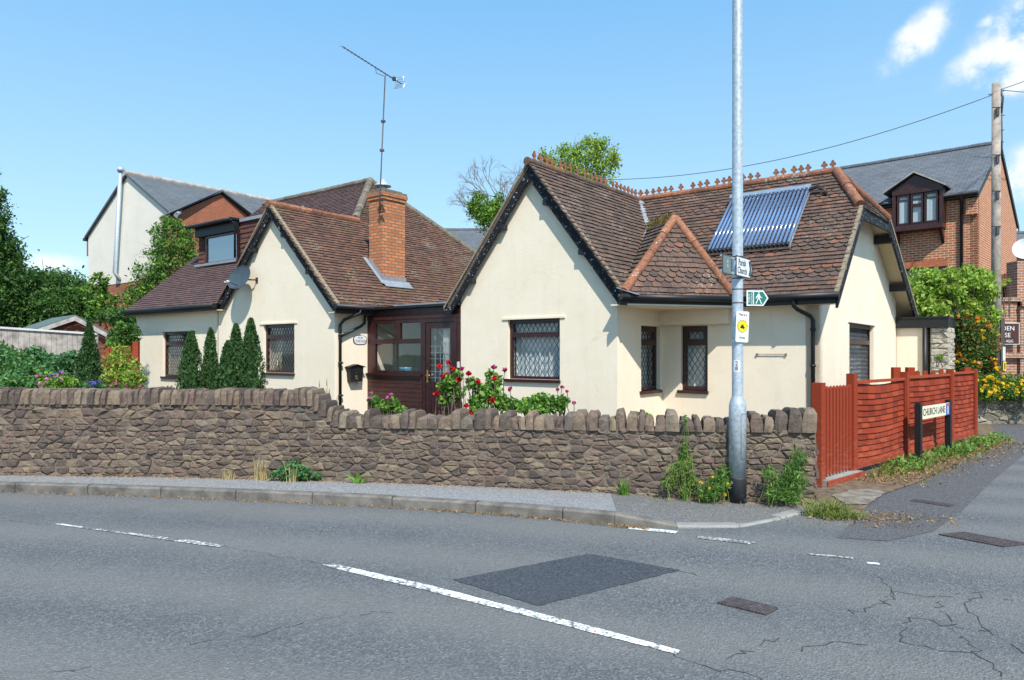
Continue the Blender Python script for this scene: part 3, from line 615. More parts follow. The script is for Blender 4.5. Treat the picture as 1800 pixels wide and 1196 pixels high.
wall('front_wall', plL, [(A1, .1), (A2, .1), (A2, zS(A2)-.06), (-14.64, zS(-14.64)-.05), (-16.75, 2.93), (A1, 2.93)], [w1, w2], 'cream', cot)
wall('front_wall', plM, [(-9.62, .1), (-6.06, .1), (-6.06, zM(-6.06)-.06), (-7.83, 5.06), (-9.62, zM(-6.04)-.06)], [w3], 'cream', cot)
w4 = (T_(1127, -6.06), T_(1160, -6.06), Zs(1160, 685, -6.06), Zs(1160, 574.5, -6.06)); w5 = (S_(1197, TW), S_(1244, TW), Zt(1197, 686, TW), Zt(1197, 573.5, TW))
w6 = (T_(1493, -3.25), T_(1535.5, -3.25), .95, Zs(1493, 567, -3.25))
wall('side_wall', spl(-6.06), [(TM+.22, .1), (TW+.3, .1), (TW+.3, 2.6), (TM+.22, 2.6)], [w4], 'cream', cot)
wall('side_wall', plR, [(TL+.22, .1), (18.5, .1), (18.5, 2.8), (TL+.22, 2.8)], [], 'cream', cot)
wall('wing_wall', plWg, [(-6.06, .1), (-3.25, .1), (-3.25, 2.62), (-6.06, 2.62)], [w5], 'cream', cot)
wall('gable_wall', plG, [(TW+.0, .1), (19.0, .1), (19.0, zB(19)-.06), (16.25, zB(16.25)-.08), (13.95, zW(13.95)-.08), (TW, zW(TW)-.06)], [w6], 'cream', cot)
mb = MB(HF); mb.box(A1, A1+.22, TL+.22, 18.5, .1, 2.9); mb.box(A1, -3.3, 18.8, 19.0, .1, 2.4)
mb.add([(A1, TL, 2.9), (A1, 18.5, 2.9), (A1, 14.13, 6.6)], [(0, 2, 1)]); mb.box(-9.62, -9.4, TM+.22, 18.8, .1, 2.6); mb.build('rear_wall', 'cream', cot)
window(cot, plL, *w1, cur='curtain'); window(cot, plL, *w2, cur='curtain'); window(cot, plM, *w3); window(cot, spl(-6.06), *w4, fw=.07); window(cot, plWg, *w5, fw=.075); window(cot, plG, *w6, sill=None, tr=.3)
# rendered lintel strips
for pl, w in ((plL, w1), (plL, w2), (plM, w3), (plG, w6)):
    mb = MB(HF); bx(mb, pl, w[0]-.12, w[1]+.12, w[3], w[3]+.035, -.02, .022); mb.build('lintel', 'cream', cot)
# things on the sill of the left gable window
mb = MB(HF); c = plL.p(w2[0]+.32, w2[2]+.06, -.17); mb.lathe(c, [(.05, 0), (.075, .05), (.06, .13), (.03, .19), (.02, .25), (.006, .27)], 10)
tag(mb.build('ornament', 'gold'), 'golden bird-shaped ornament standing inside the left gable window', 'ornament')

# --- roofs: deck + real tiles
def deck(name, pts, mat, n_up=True, th=.05, under='cream2'):
    mb = MB(HF); P_ = [Vector(p) for p in pts]; n = Vector((0, 0, 0))
    for i in range(len(P_)): n += P_[i].cross(P_[(i+1) % len(P_)])
    n.normalize()
    if n.z < 0: P_ = P_[::-1]; n = -n
    k = len(P_); lo = [p-n*th for p in P_]
    mb.add(P_+lo, [list(range(k))]+[[i, k+i, k+(i+1) % k, (i+1) % k] for i in range(k)], 0); mb.add(lo, [list(range(k))[::-1]], 1)
    return mb.build(name, [mat, under], cot)
# old block
eS = -12.2
deck('roof', [(eS, 9.6, zS(eS)), (eS, 18.6, zS(eS)), (-16.28, 14.13, 6.67), (-14.64, 12.2, 5.05), (-14.64, 9.66, 5.05)], 'deck', under='deck')
deck('roof', [(-14.64, 9.66, 5.05), (-14.64, 12.2, 5.05), (-16.9, 9.75, 2.85), (-16.9, 9.6, 2.83)], 'tile_brown', under='deck')
deck('roof', [(-21.65, 9.6, zF(9.6)), (-16.7, 9.6, zF(9.6)), (-14.64, 12.2, 5.05), (-16.28, 14.13, 6.67), (-21.65, 14.13, 6.67)], 'deck', under='deck')
deck('roof', [(-21.65, 14.13, 6.67), (-16.28, 14.13, 6.67), (eS, 18.66, 2.65), (-21.65, 18.66, 2.65)], 'tile_brown', under='deck')
rt = MB(HF); sb = Vector((-1, 0, .984)).normalized(); k_ = math.sqrt(1+.984**2)
ins = poly_in([(9.55, 0), (18.7, 0), (14.13, 5.76), (12.2, 3.46), (9.55, 3.46)]); chim = lambda x, y: not (11.45 < x < 12.3 and .80 < y < 1.55)
tiles(rt, (eS+.04, 0, zS(eS+.04)), (0, 1, 0), sb, 9.60, 18.7, 5.75, lambda x, y: ins(x, max(y, .01)) and chim(x, y), .10, .165)
rt.build('roof_tiles', 'tile_brown', cot)
rt = MB(HF); fb = Vector((0, 1, .84)).normalized(); kf = math.sqrt(1+.84**2)
insF = poly_in([(-21.7, -.1), (-16.9, -.1), (-14.6, 3.44), (-16.28, 5.92), (-21.7, 5.92)])
tiles(rt, (0, 9.56, zF(9.56)), (1, 0, 0), fb, -21.7, -14.3, 5.9, insF, .105, .17, jit=.6)
rt.build('roof_tiles', 'tile_purple', cot)
rg = MB(HF); ridge_tiles(rg, (-14.64, 9.6, 5.07), (-14.64, 12.3, 5.07), .085, .30); rg.build('ridge_tiles', 'terra', cot)
rg = MB(HF); ridge_tiles(rg, (-21.7, 14.13, 6.70), (-16.25, 14.13, 6.70), .10, .3); ridge_tiles(rg, (-14.7, 12.25, 5.12), (-16.28, 14.13, 6.71), .11, .28)
ridge_tiles(rg, (-16.28, 14.13, 6.70), (eS, 18.66, 2.66), .09, .24); rg.build('ridge_tiles', 'mossy', cot)
# main gable + wing
vt = lambda s: 12.17+.0211-1.347*(s+5.87)                              # valley between them
Vp = (-7.15, vt(-7.15), zM(-7.15)); Pp = (-5.65, 12.07, 4.03); Aa = (-5.80, 10.35, 2.56); Bb = (-4.56, 12.10, 2.56)
deck('roof', [(-5.87, 10.56, zM(-5.87)), (-5.87, 12.17, 2.6), (-7.83, 14.83, 5.12), (-7.83, 10.56, 5.12)], 'deck')
deck('roof', [(-7.83, 10.56, 5.12), (-7.83, 14.83, 5.12), (-9.85, 19.6, 2.55), (-9.85, 10.56, 2.56)], 'tile_dark')
deck('roof', [(-5.87, 12.17, 2.6), (-2.92, 12.17, 2.6), (-2.92, 13.88, zW(13.88)), (-3.57, 14.83, 5.12), (-7.83, 14.83, 5.12)], 'deck')
deck('roof', [(-7.83, 14.83, 5.12), (-3.57, 14.83, 5.12), (-2.92, 16.3, zB(16.3)), (-2.92, 19.8, zB(19.8)), (-9.85, 19.6, 2.55)], 'tile_dark')
deck('roof', [(-3.57, 14.83, 5.12), (-2.92, 13.88, zW(13.88)), (-2.92, 16.3, zB(16.3))], 'deck')
mbv = Vector((-1, 0, 1.276)).normalized(); km = math.sqrt(1+1.276**2)
insM = poly_in([(10.4, -.1), (10.45, -.1), (Vp[1], (-5.87-Vp[0])*km), (14.9, 1.96*km+.02), (10.4, 1.96*km+.02)])
rt = MB(HF); tiles(rt, (-5.83, 0, zM(-5.83)), (0, 1, 0), mbv, 10.50, 14.9, 1.99*km, lambda x, y: insM(x+.03, y), .112, .165)
rt.build('roof_tiles', 'tile_dark', cot)
wbv = Vector((0, 1, .947)).normalized(); kw = math.sqrt(1+.947**2)
def inW(x, y):
    t = 12.17+y/kw; s = x
    if s < -5.87-(t-12.19)/1.347+.05: return False
    if s > -2.9: return False
    if t > 13.88 and s > -2.92-(t-13.88)*.684+.05: return False
    return t < 14.86
fishf = lambda r: (r % 7) in (4, 5, 6)
rt = MB(HF); tiles(rt, (0, 12.13, zW(12.13)), (1, 0, 0), wbv, -8, -2.9, 3.72, inW, .112, .175, fishf)
rt.build('roof_tiles', 'tile_mix', cot)
# turret-like hip over the corner
def tri_tiles(name, p0, p1, apex, mat, gauge=.11, width=.17, fish=None, extra=None):
    p0, p1, apex = map(Vector, (p0, p1, apex)); a = (p1-p0).normalized(); n = a.cross(apex-p0).normalized(); b = n.cross(a)
    if b.z < 0: b = -b; n = -n
    poly = [(0, -.08), ((p1-p0).length, -.08)]
    if extra: e = Vector(extra)-p0; poly.append((e.dot(a), e.dot(b)))
    q = apex-p0; poly.append((q.dot(a), q.dot(b))); ins_ = poly_in(poly); mx = max(p[1] for p in poly); xs = [p[0] for p in poly]
    m = MB(HF); tiles(m, p0-b*.03, a, b, min(xs)-.05, max(xs)+.05, mx, lambda x, y: ins_(x, max(y, 0)), gauge, width, fish); m.build('roof_tiles', mat, cot)
deck('roof', [Aa, Bb, Pp], 'deck'); deck('roof', [Aa, Pp, Vp], 'deck'); deck('roof', [Bb, (-5.2, 12.6, 3.0), Vp, Pp], 'deck')
tri_tiles('turret', Aa, Bb, Pp, 'tile_mix', fish=lambda r: r in (3, 4, 5, 9, 10, 11))
# dark left cheek of the turret: courses run along the valley side
vA, vV, vP = Vector(Aa), Vector(Vp), Vector(Pp)
rt = MB(HF); a_ = (vP-vV).normalized(); n_ = (vP-vA).cross(vV-vA).normalized(); n_ = n_ if n_.z > 0 else -n_; b_ = n_.cross(a_); b_ = b_ if b_.z > 0 else -b_
o_ = vP-b_*2.6; pl_ = [((p-o_).dot(a_), (p-o_).dot(b_)) for p in (vA, vP, vV)]; ia = poly_in(pl_)
tiles(rt, o_, a_, b_, min(p[0] for p in pl_), max(p[0] for p in pl_), 2.65, ia, .11, .165); rt.build('roof_tiles', 'tile_dark', cot)
ht = MB(HF)
up_ = Vector((0, 0, .03)); ridge_tiles(ht, vA+up_+Vector((.02, .08, .03)), vP+up_, .078, .55, n=14); ridge_tiles(ht, Vector(Bb)+up_+Vector((-.02, -.02, .03)), vP+up_, .078, .55, n=14); ht.build('hip_tiles', 'terra', cot)
# mossy join behind the turret, lead valley
leaf_cloud('moss', [HF @ (vP.lerp(vV, random.random()**.8)+Vector((random.gauss(0, .03), random.gauss(0, .03), .05+abs(random.gauss(0, .05))))) for i in range(420)], .05, 'l_autumn', cot)['kind'] = 'stuff'
lv = MB(HF); top = Vector((-7.80, vt(-7.80), 5.10)); a0 = top; 
for p, q, w in ((top, vV, .10), (vV, Vector((-5.84, 10.62, 2.62)), .09)):
    for k in range(6):
        u0, u1 = p.lerp(q, k/6), p.lerp(q, (k+1)/6); d = (u1-u0).normalized(); sd = d.cross(Vector((0, 0, 1))).normalized()*w*random.uniform(.7, 1.25); z = Vector((0, 0, .045+random.uniform(0, .012)))
        lv.add([u0-sd+z, u0+sd+z, u1+sd+z, u1-sd+z], [(0, 1, 2, 3)]); 
ap = Vector((-5.72, 10.45, 2.66)); lv.obox(ap+Vector((-.16, -.1, .02)), (.34, .05, -.12), (-.05, .42, 0), (.0, 0, .012)); lv.obox(ap+Vector((0, .1, .0)), (.16, .24, -.10), (-.2, .12, .12), (0, 0, .012))
lv.build('lead_valley', 'lead', cot)
# jerkinhead at the wing end
tri_tiles('jerkin', (-2.92, 13.88, zW(13.88)), (-2.92, 16.3, zW(13.88)+.05), (-3.57, 14.83, 5.12), 'tile_dark')
ht = MB(HF); ridge_tiles(ht, (-2.94, 13.86, zW(13.88)+.03), (-3.57, 14.83, 5.15), .09, .6, n=14); ridge_tiles(ht, (-2.94, 16.3, zB(16.3)+.04), (-3.57, 14.83, 5.15), .08, .45, n=12); ht.build('hip_tiles', 'terra', cot)
ht = MB(HF); ridge_tiles(ht, (-7.83, 14.83, 5.14), (-3.55, 14.83, 5.14), .085, .45, n=12)
rt_ = ht.build('ridge_tiles', 'terra', cot); ht = MB(HF); ridge_tiles(ht, (-7.83, 10.5, 5.13), (-7.83, 14.83, 5.13), .075, .4, n=12); rm_ = ht.build('ridge_tiles', 'tile_mix', cot)
# cresting: one finial shape, each finial a sub-part
def finial_mesh():
    pr = [(-.055, 0), (.055, 0), (.030, .022), (.018, .045), (.022, .065), (.045, .062), (.066, .085), (.060, .108), (.040, .118), (.026, .112), (.034, .135), (.022, .162), (0, .178)]
    pr += [(-x, z) for x, z in pr[::-1][1:-2]]; pr = pr[:1]+pr[1:]
    m = MB(); m.prism([(x, -.014, z) for x, z in [(-.055, 0)]+[q for q in pr if q != (-.055, 0)]], (0, .028, 0))
    o = m.build('finial', 'terra'); me = o.data; bpy.data.objects.remove(o); return me
fm = finial_mesh()
for i, x in enumerate([30, 85, 142, 195, 247, 297, 386, 491, 556, 613, 705, 763, 812, 868, 930, 998, 1060, 1222, 1285, 1378, 1440, 1505, 1645, 1720]):
    s = S_(1120+x/5, 14.83); place(fm, 'finial', rt_, Matrix.Translation(hs(s, 14.83, 5.20)) @ Matrix.Rotation(-TH+random.uniform(-.12, .12), 4, 'Z') @ Matrix.Rotation(random.uniform(-.05, .05), 4, 'Y') @ Matrix.Scale(.9+.1*random.random(), 4))
for x in [842, 897, 958, 1003, 1085, 1128, 1178, 1243, 1310, 1375, 1420, 1460, 1500, 1575, 1612, 1648, 1683, 1718, 1752, 1785]:
    t = T_(780+x/5.294, -7.83); place(fm, 'finial', rm_, Matrix.Translation(hs(-7.83, t, 5.19)) @ Matrix.Rotation(-TH+R(90)+random.uniform(-.12, .12), 4, 'Z') @ Matrix.Scale(.9+.1*random.random(), 4))
# --- barge boards and verges
def barge(t0, pts, w=.19, d=.035, mat='peel', F_=tpl):
    """pts: foot, apex, foot in (s,z) on the roof line; board hangs below the line"""
    mb = MB(HF); vg = MB(HF)
    for (p, q) in ((pts[0], pts[1]), (pts[1], pts[2])):
        p, q = Vector(p), Vector(q); dr = (q-p).normalized(); nr = Vector((dr.y, -dr.x)); nr = nr if nr.y < 0 else -nr
        vv = w/abs(nr.y) if abs(nr.y) > .1 else w
        P3 = lambda a, t: Vector((a.x, t, a.y))
        lo = Vector((0, -vv))
        ft, tp_ = (p, q) if p.y < q.y else (q, p); du = (tp_-ft).normalized(); kf_ = ft+lo+du*((vv-.10)/du.y)
        mb.prism([P3(ft, t0), P3(tp_, t0), P3(tp_+lo, t0), P3(kf_, t0), P3(ft-Vector((0, .10)), t0)], (0, d, 0))
        vg.prism([P3(p+Vector((0, .05)), t0-.03), P3(q+Vector((0, .05)), t0-.03), P3(q+Vector((0, -.012)), t0-.03), P3(p+Vector((0, -.012)), t0-.03)], (0, .09, 0))
        for f in (.25, .62):
            c = p.lerp(q, f)+nr*(w+.02) if pts[0] is p or True else p
            pe_ = MB(HF); pe_.box(c.x-.045, c.x+.045, t0+.0, t0+.13, c.y-.03, c.y+.06); pe_.build('purlin_end', 'black', cot)
    mb.build('bargeboard', mat, cot); vg.build('verge', 'verge', cot)
barge(10.575, [(-9.95, 2.50), (-7.83, 5.10), (-5.78, 2.50)]); barge(9.665, [(-16.85, 2.83), (-14.64, 5.05), (-12.15, 2.60)])
# wing gable end: black barge following the broken roof line, yellow soffit under the tiles
def szp(pts, s0, w, d, mat, name):
    mb = MB(HF)
    for i in range(len(pts)-1):
        p, q = Vector(pts[i]), Vector(pts[i+1]); mb.prism([(s0, p.x, p.y), (s0, q.x, q.y), (s0, q.x, q.y-w), (s0, p.x, p.y-w)], (d, 0, 0))
    return mb.build(name, mat, cot)
vl = [(12.12, zW(12.12)-.03), (13.88, zW(13.88)-.03), (16.3, zB(16.3)-.05), (19.8, zB(19.8)-.03)]
szp(vl, -2.93, .20, .04, 'peel', 'bargeboard'); szp([(12.1, zW(12.1)+.04), (13.86, zW(13.86)+.04)], -2.95, .07, .06, 'verge', 'verge'); szp([(16.3, zB(16.3)+.05), (19.85, zB(19.85)+.05)], -2.95, .08, .07, 'verge', 'verge')
for t in (16.55, 18.2): mb = MB(HF); mb.box(-3.25, -2.90, t, t+.13, zB(t)-.30, zB(t)-.14); mb.build('purlin_end', 'black', cot)
# --- gutters, fascias, soffit
def gutter(p, q, r=.055):
    mb = MB(HF); p, q = Vector(p), Vector(q); mb.tube([p, q], r, 10); d = (q-p).normalized(); sd = d.cross(Vector((0, 0, 1))).normalized()
    mb.build('gutter', 'black', cot)
gutter(Vector(Aa)+Vector((.03, -.03, -.03)), Vector(Bb)+Vector((.04, -.04, -.03))); gutter(Vector(Bb)+Vector((0, -.03, -.03)), (-2.86, 12.07, 2.53))
mb = MB(HF)
for p, q in ((Aa, Bb), (Bb, (-2.9, 12.10, 2.56))):
    p, q = Vector(p), Vector(q); d = (q-p).normalized(); i_ = Vector((-d.y, d.x, 0)); mb.obox(p+i_*.03-Vector((0, 0, .16)), q-p, i_*.03, (0, 0, .14))
mb.build('fascia', 'black', cot)
mb = MB(HF); mb.prism([(-6.06, 10.48, 2.40), (-5.74, 10.48, 2.40), (-4.55, 12.12, 2.40), (-4.55, 12.42, 2.40), (-6.06, 12.42, 2.40)], (0, 0, .025)); mb.prism([(-4.55, 12.14, 2.40), (-3.0, 12.14, 2.40), (-3.0, 12.42, 2.40), (-4.55, 12.42, 2.40)], (0, 0, .025)); mb.build('soffit', 'cream', cot)
mb = MB(HF); s0, s1 = -6.058, S_(1280, TW-.14); mb.box(s0, s1, TW-.14, TW-.001, Zt(1170, 572, TW-.14), 2.40); mb.build('lintel_box', 'cream', cot)
gutter((-12.13, 9.58, 2.60), (-12.13, 12.6, 2.60)); gutter((-21.75, 9.5, 2.80), (-16.75, 9.5, 2.80), .06)
mb = MB(HF); mb.box(-12.19, -12.16, 9.6, 12.3, 2.45, 2.62); mb.box(-21.7, -16.8, 9.56, 9.6, 2.68, 2.86); mb.build('fascia', 'black', cot)
mb = MB(HF); mb.box(A1, -16.7, 9.6, TL, 2.68, 2.70); mb.box(-12.43, -12.19, 9.62, 12.3, 2.46, 2.48); mb.build('soffit', 'cream2', cot)
def pipe(pts, r=.034):
    mb = MB(HF); mb.tube(pts, r, 9); P_ = Vector(pts[-1]); 
    for z in (.7, 1.4, 2.0): mb.tube([(P_.x, P_.y, z-.02), (P_.x, P_.y, z+.02)], r*1.35, 9)
    mb.build('downpipe', 'black', cot)
sa, sb_ = S_(1404, TW-.05), S_(1429, TW-.05)
pipe([(sa, 12.08, 2.5), (sa, 12.10, 2.38), (sa+.03, 12.18, 2.33), (sb_-.03, 12.34, 2.22), (sb_, 12.37, 2.15), (sb_, 12.37, .2)])
tp_ = T_(598, -12.37); pipe([(-12.13, tp_+.35, 2.6), (-12.13, tp_+.35, 2.48), (-12.3, tp_+.05, 2.33), (-12.37, tp_, 2.22), (-12.37, tp_, .2)])
pipe([(-12.33, 10.55, 2.5), (-12.35, 10.55, 2.28), (-12.37, 10.45, 2.20), (-12.37, tp_+.03, 1.98)], .03)
pipe([(S_(383, TL-.01), TL-.006, 2.7), (S_(383, TL-.01), TL-.006, .3)], .006)
# dormer on the left slope
td = 11.19; d0, d1, d2 = S_(349, td), S_(421, td), -15.4
db = zF(td); zt_ = 5.34
mb = MB(HF); mb.box(d0+.02, d2, td+.03, td+.2, db-.05, zt_-.02); mb.box(d0, d0+.1, td+.05, 12.4, db-.1, zt_-.02); mb.build('dormer_wall', 'tile_hang', cot)
rt = MB(HF); tiles(rt, (0, td+.03, db-.02), (1, 0, 0), (0, 0, 1), d0, d0+.32, zt_-db-.05, lambda x, y: True, .135, .22, th=.02)
rt.build('dormer_tiles', 'tile_hang', cot); rt = MB(HF)
tiles(rt, (0, td+.03, db-.02), (1, 0, 0), (0, 0, 1), d1+.02, d2, zt_-db-.05, lambda x, y: True, .135, .30, th=.02)
for p in range(len(rt.v)): pass
rt.build('dormer_tiles', 'tile_hang', cot)
plD = tpl(td-.10); dz0, dz1 = Zt(361, 466, td-.1), Zt(361, 417, td-.1); da0, da1 = S_(361, td-.1), S_(418, td-.1)
mb = MB(HF); bx(mb, plD, da0-.06, da1+.06, dz0-.14, dz1+.05, -.16, -.12); mb.build('dormer_panel', 'upvc', cot)
window(cot, plD, da0, da1, dz0, dz1, tr=0, lat=False, glass='glass_refl', cur=None, sill=(.05, .05), d=.0)
mb = MB(HF); bx(mb, plD, da0+.02, da1-.02, dz0, dz1, -.11, -.10); mb.build('dormer_dark_back', 'dark', cot)  # near-black sheet stands in for the unlit room behind the dormer glass
mb = MB(HF); mb.box(d0-.12, d1+.06, td-.28, 12.9, zt_, zt_+.05); mb.box(d1+.06, d2, td-.02, 12.9, zt_-.04, zt_+.01); mb.box(d0+.08, d1+.02, td-.16, td-.04, zt_-.30, zt_-.001); mb.build('dormer_roof', 'black', cot)
mb = MB(HF); mb.tube([(d0-.12, td-.30, zt_+.0), (d1+.06, td-.30, zt_+.0)], .055, 8); mb.tube([(d1+.0, td-.29, zt_), (d1-.0, td-.14, zt_-.12), (d1-.0, td-.14, db+.08)], .032, 8); mb.build('gutter', 'black', cot)
mb = MB(HF); mb.box(d1+.08, d2, td-.05, td-.02, zt_-.06, zt_+.03); mb.box(d0+.05, d1+.04, td-.16, td-.12, db-.03, db+.035); mb.build('flashing', 'lead', cot)
# chimney
ch = MB(HF); c0, c1, t0, t1 = -13.33, -12.85, 11.53, 12.25
ch.box(c0, c1, t0, t1, 2.6, 5.28); ch.box(c0-.03, c1+.03, t0-.03, t1+.03, 5.28, 5.36); ch.box(c0-.05, c1+.05, t0-.05, t1+.05, 5.36, 5.44)
chm = ch.build('chimney', 'brick_orange', cot)
mb = MB(HF); mb.box(c0-.04, c1+.04, t0-.04, t1+.04, 5.44, 5.50); mb.prism([(c0+.05, t0+.05, 5.5), (c1-.05, t0+.05, 5.5), (c1-.05, t1-.05, 5.5), (c0+.05, t1-.05, 5.5)], (0, 0, .05)); mb.build('flaunching', 'mossy', chm)
mb = MB(HF); cc = ((c0+c1)/2+.02, t0+.2, 5.5); mb.lathe(cc, [(.10, 0), (.10, .14)], 14); mb.lathe(cc, [(.205, .13), (.20, .15), (.08, .27), (.01, .34)], 16); mb.build('cowl', 'galv', chm)
mb = MB(HF); zf = lambda s: zS(s)+.05
n5 = 7
for k in range(n5):
    s0 = c1-(c1-c0)*k/n5; s1 = c1-(c1-c0)*(k+1)/n5; mb.box(s1, s0, t0-.02, t0-.004, zf(s0)-.05, zf(s0)+.16)
mb.box(c1+.004, c1+.02, t0-.02, t1+.02, zf(c1)-.06, zf(c1)+.11); mb.prism([(c1+.01, t0-.05, zf(c1)), (c1+.17, t0-.05, zf(c1+.17)+.012), (c1+.17, t1+.12, zf(c1+.17)+.012), (c1+.01, t1+.12, zf(c1))], (0, 0, .012))
mb.prism([(c0-.1, t0-.12, zf(c0-.1)+.01), (c0-.1, t0, zf(c0-.1)+.01), (c1+.1, t0, zf(c1+.1)+.01), (c1+.1, t0-.12, zf(c1+.1)+.01)], (0, 0, .012)); mb.build('flashing', 'lead', chm)
# porch
pa0, pa1, pa2 = S_(657, TM), S_(744, TM), S_(806, TM); pz1 = 2.32; ps = Zt(657, 657, TM)
por = MB(HF); bx(por, plM, A2, -9.62, 2.32, 2.56, -.06, .0); bx(por, plM, pa2-.04, -9.62, .2, 2.32, -.06, .0); bx(por, plM, A2, pa0+.02, ps-.02, 2.32, -.06, 0)
n = int((ps-.2)/.095)
for k in range(n):
    z = .2+k*.095; bx(por, plM, A2+.0, pa1-.03, z, z+.088, -.05, .0)
bx(por, plM, A2, pa1-.03, .2, ps-.03, -.07, -.051)
for z in (2.34, 2.44): bx(por, plM, A2, -9.62, z, z+.085, .0, .012)
porch = por.build('porch', 'upvc2', cot)
mb = MB(HF); bx(mb, plM, A2-.02, pa1-.03, ps-.03, ps+.01, -.05, .06); mb.build('sill', 'upvc', porch)
mb = MB(HF); zr = ps+.012; zm_ = Zt(657, 601, TM); f = .065
bx(mb, plM, pa0, pa0+f, zr, pz1, -.05, .012); bx(mb, plM, pa1-f, pa1, zr, pz1, -.05, .012); bx(mb, plM, pa0+f, pa1-f, zr, zr+f, -.05, .010); bx(mb, plM, pa0+f, pa1-f, zm_-.05, zm_+.05, -.05, .010); bx(mb, plM, pa0+f, pa1-f, pz1-f, pz1, -.05, .010)
pm = (pa0+pa1)/2; bx(mb, plM, pm-.08, pm+.08, zm_+.05, pz1-f, -.05, .02); wn_ = mb.build('porch_window', 'upvc', porch)
for r in ((pa0+f, pa1-f, zr+f, zm_-.05), (pa0+f, pm-.08, zm_+.05, pz1-f), (pm+.08, pa1-f, zm_+.05, pz1-f)):
    g = MB(HF); g.quad(plM.p(r[0], r[2], -.02), plM.p(r[1], r[2], -.02), plM.p(r[1], r[3], -.02), plM.p(r[0], r[3], -.02)); g.build('pane', 'glass', wn_)
dr = MB(HF); q0, q1 = pa1+.0, pa2-.04; bx(dr, plM, q0, q0+.07, .2, pz1, -.05, .014); bx(dr, plM, q1-.07, q1, .2, pz1, -.05, .014); bx(dr, plM, q0+.07, q1-.07, pz1-.07, pz1, -.05, .012)
l0, l1 = q0+.08, q1-.08; bx(dr, plM, l0, l0+.11, .22, pz1-.08, -.045, .0); bx(dr, plM, l1-.11, l1, .22, pz1-.08, -.045, .0); bx(dr, plM, l0+.11, l1-.11, pz1-.2, pz1-.08, -.045, -.002); bx(dr, plM, l0+.11, l1-.11, .22, 1.02, -.04, -.004)
for k in range(6): a = l0+.14+k*(l1-l0-.28)/6; bx(dr, plM, a, a+.012, .3, 1.0, -.004, .004)
door = dr.build('door', 'upvc', porch)
g = MB(HF); g.quad(plM.p(l0+.11, 1.02, -.02), plM.p(l1-.11, 1.02, -.02), plM.p(l1-.11, pz1-.2, -.02), plM.p(l0+.11, pz1-.2, -.02)); g.build('pane', 'glass', door)
g = MB(HF); W_ = l1-l0-.22
for k in range(1, 4): bx(g, plM, l0+.11+W_*k/4-.004, l0+.11+W_*k/4+.004, 1.02, 1.75, -.018, -.012)
for k in range(6): z = 1.1+k*.13; bx(g, plM, l0+.11, l1-.11, z, z+.008, -.018, -.012)
for (fx, fz) in ((.25, 1.93), (.8, 1.97), (.6, 1.82)):
    c = (l0+.11+W_*fx, fz)
    for k in range(5):
        an = k*1.257; pp = [plM.p(c[0]+math.cos(an+q*.5)*.045*q2, c[1]+math.sin(an+q*.5)*.045*q2, -.014) for q, q2 in ((-1, .6), (0, 1), (1, .6), (0, .25))]; g.quad(*pp)
g.tube([plM.p(l0+.11+W_*.45, 2.05, -.013), plM.p(l0+.11+W_*.7, 1.9, -.013), plM.p(l0+.11+W_*.8, 1.65, -.013), plM.p(l0+.11+W_*.95, 1.5, -.013)], .004, 5); g.build('lead_pattern', 'lead', door)
g = MB(HF); bx(g, plM, l0+.03, l0+.065, 1.0, 1.26, .0, .012); g.tube([plM.p(l0+.045, 1.15, .01), plM.p(l0+.045, 1.15, .05), plM.p(l0+.16, 1.15, .05)], .01, 6); g.build('handle', 'gold', door)
g = MB(HF); bx(g, plM, pa2-.015, pa2+.03, 1.32, 1.44, .0, .03); g.build('bell_push', 'white_p', porch)
g = MB(HF); g.box(A2, -9.62, 12.2, 12.25, .2, 2.56); g.box(-10.2, -9.62, TM+.1, 12.2, .2, 2.5); g.build('porch_back', 'room', porch)
g = MB(HF); bx(g, plM, pm+.28, pm+.32, .2, 2.4, -.9, -.86); g.build('door_frame', 'white_p', porch)
g = MB(HF); g.box(A2, -9.60, TM-.10, 12.6, 2.57, 2.62); g.build('porch_roof', 'black', porch)
g = MB(HF); g.box(-11.6, -9.9, TM+.02, TM+.25, 2.622, 2.66); g.build('flashing', 'lead', porch)
g = MB(HF); g.box(pa0, pa1, TM+.06, TM+.3, ps-.02, ps+.02); g.build('window_board', 'white_p', porch)
g = MB(HF); g.lathe(plM.p(pm+.05, ps+.02, -.19), [(.06, 0), (.13, .08), (.15, .13), (.12, .12), (.05, .03)], 14); tag(g.build('bowl', 'ceram'), 'blue bowl on the porch window board behind the glass', 'bowl')
# small render details
g = MB(HF); z = Zt(1330, 623, TW); bx(g, plWg, S_(1331, TW), S_(1382, TW), z-.006, z+.006, .015, .025); bx(g, plWg, S_(1331, TW)-.01, S_(1331, TW)+.015, z-.02, z+.02, 0, .03); bx(g, plWg, S_(1382, TW)-.01, S_(1382, TW)+.015, z-.02, z+.02, 0, .03); g.build('wall_rail', 'verge', cot)
# flat-roofed rear extension seen beyond the wing
te = 19.05; plE = tpl(te); e1, e2 = S_(1629, te), S_(1668, te)
g = MB(HF); g.box(-3.25, e1, te, te+2, .1, 2.2); g.build('extension_wall', 'cream', cot)
g = MB(HF); g.box(-3.3, e2, te-.10, te+2.2, 2.2, 2.42); g.box(-3.3, e2+.01, te-.12, te+2.2, 2.42, 2.46); g.tube([(e1-.03, te-.06, 2.2), (e1-.03, te-.06, .2)], .05, 8); g.build('flat_roof', 'black', cot)

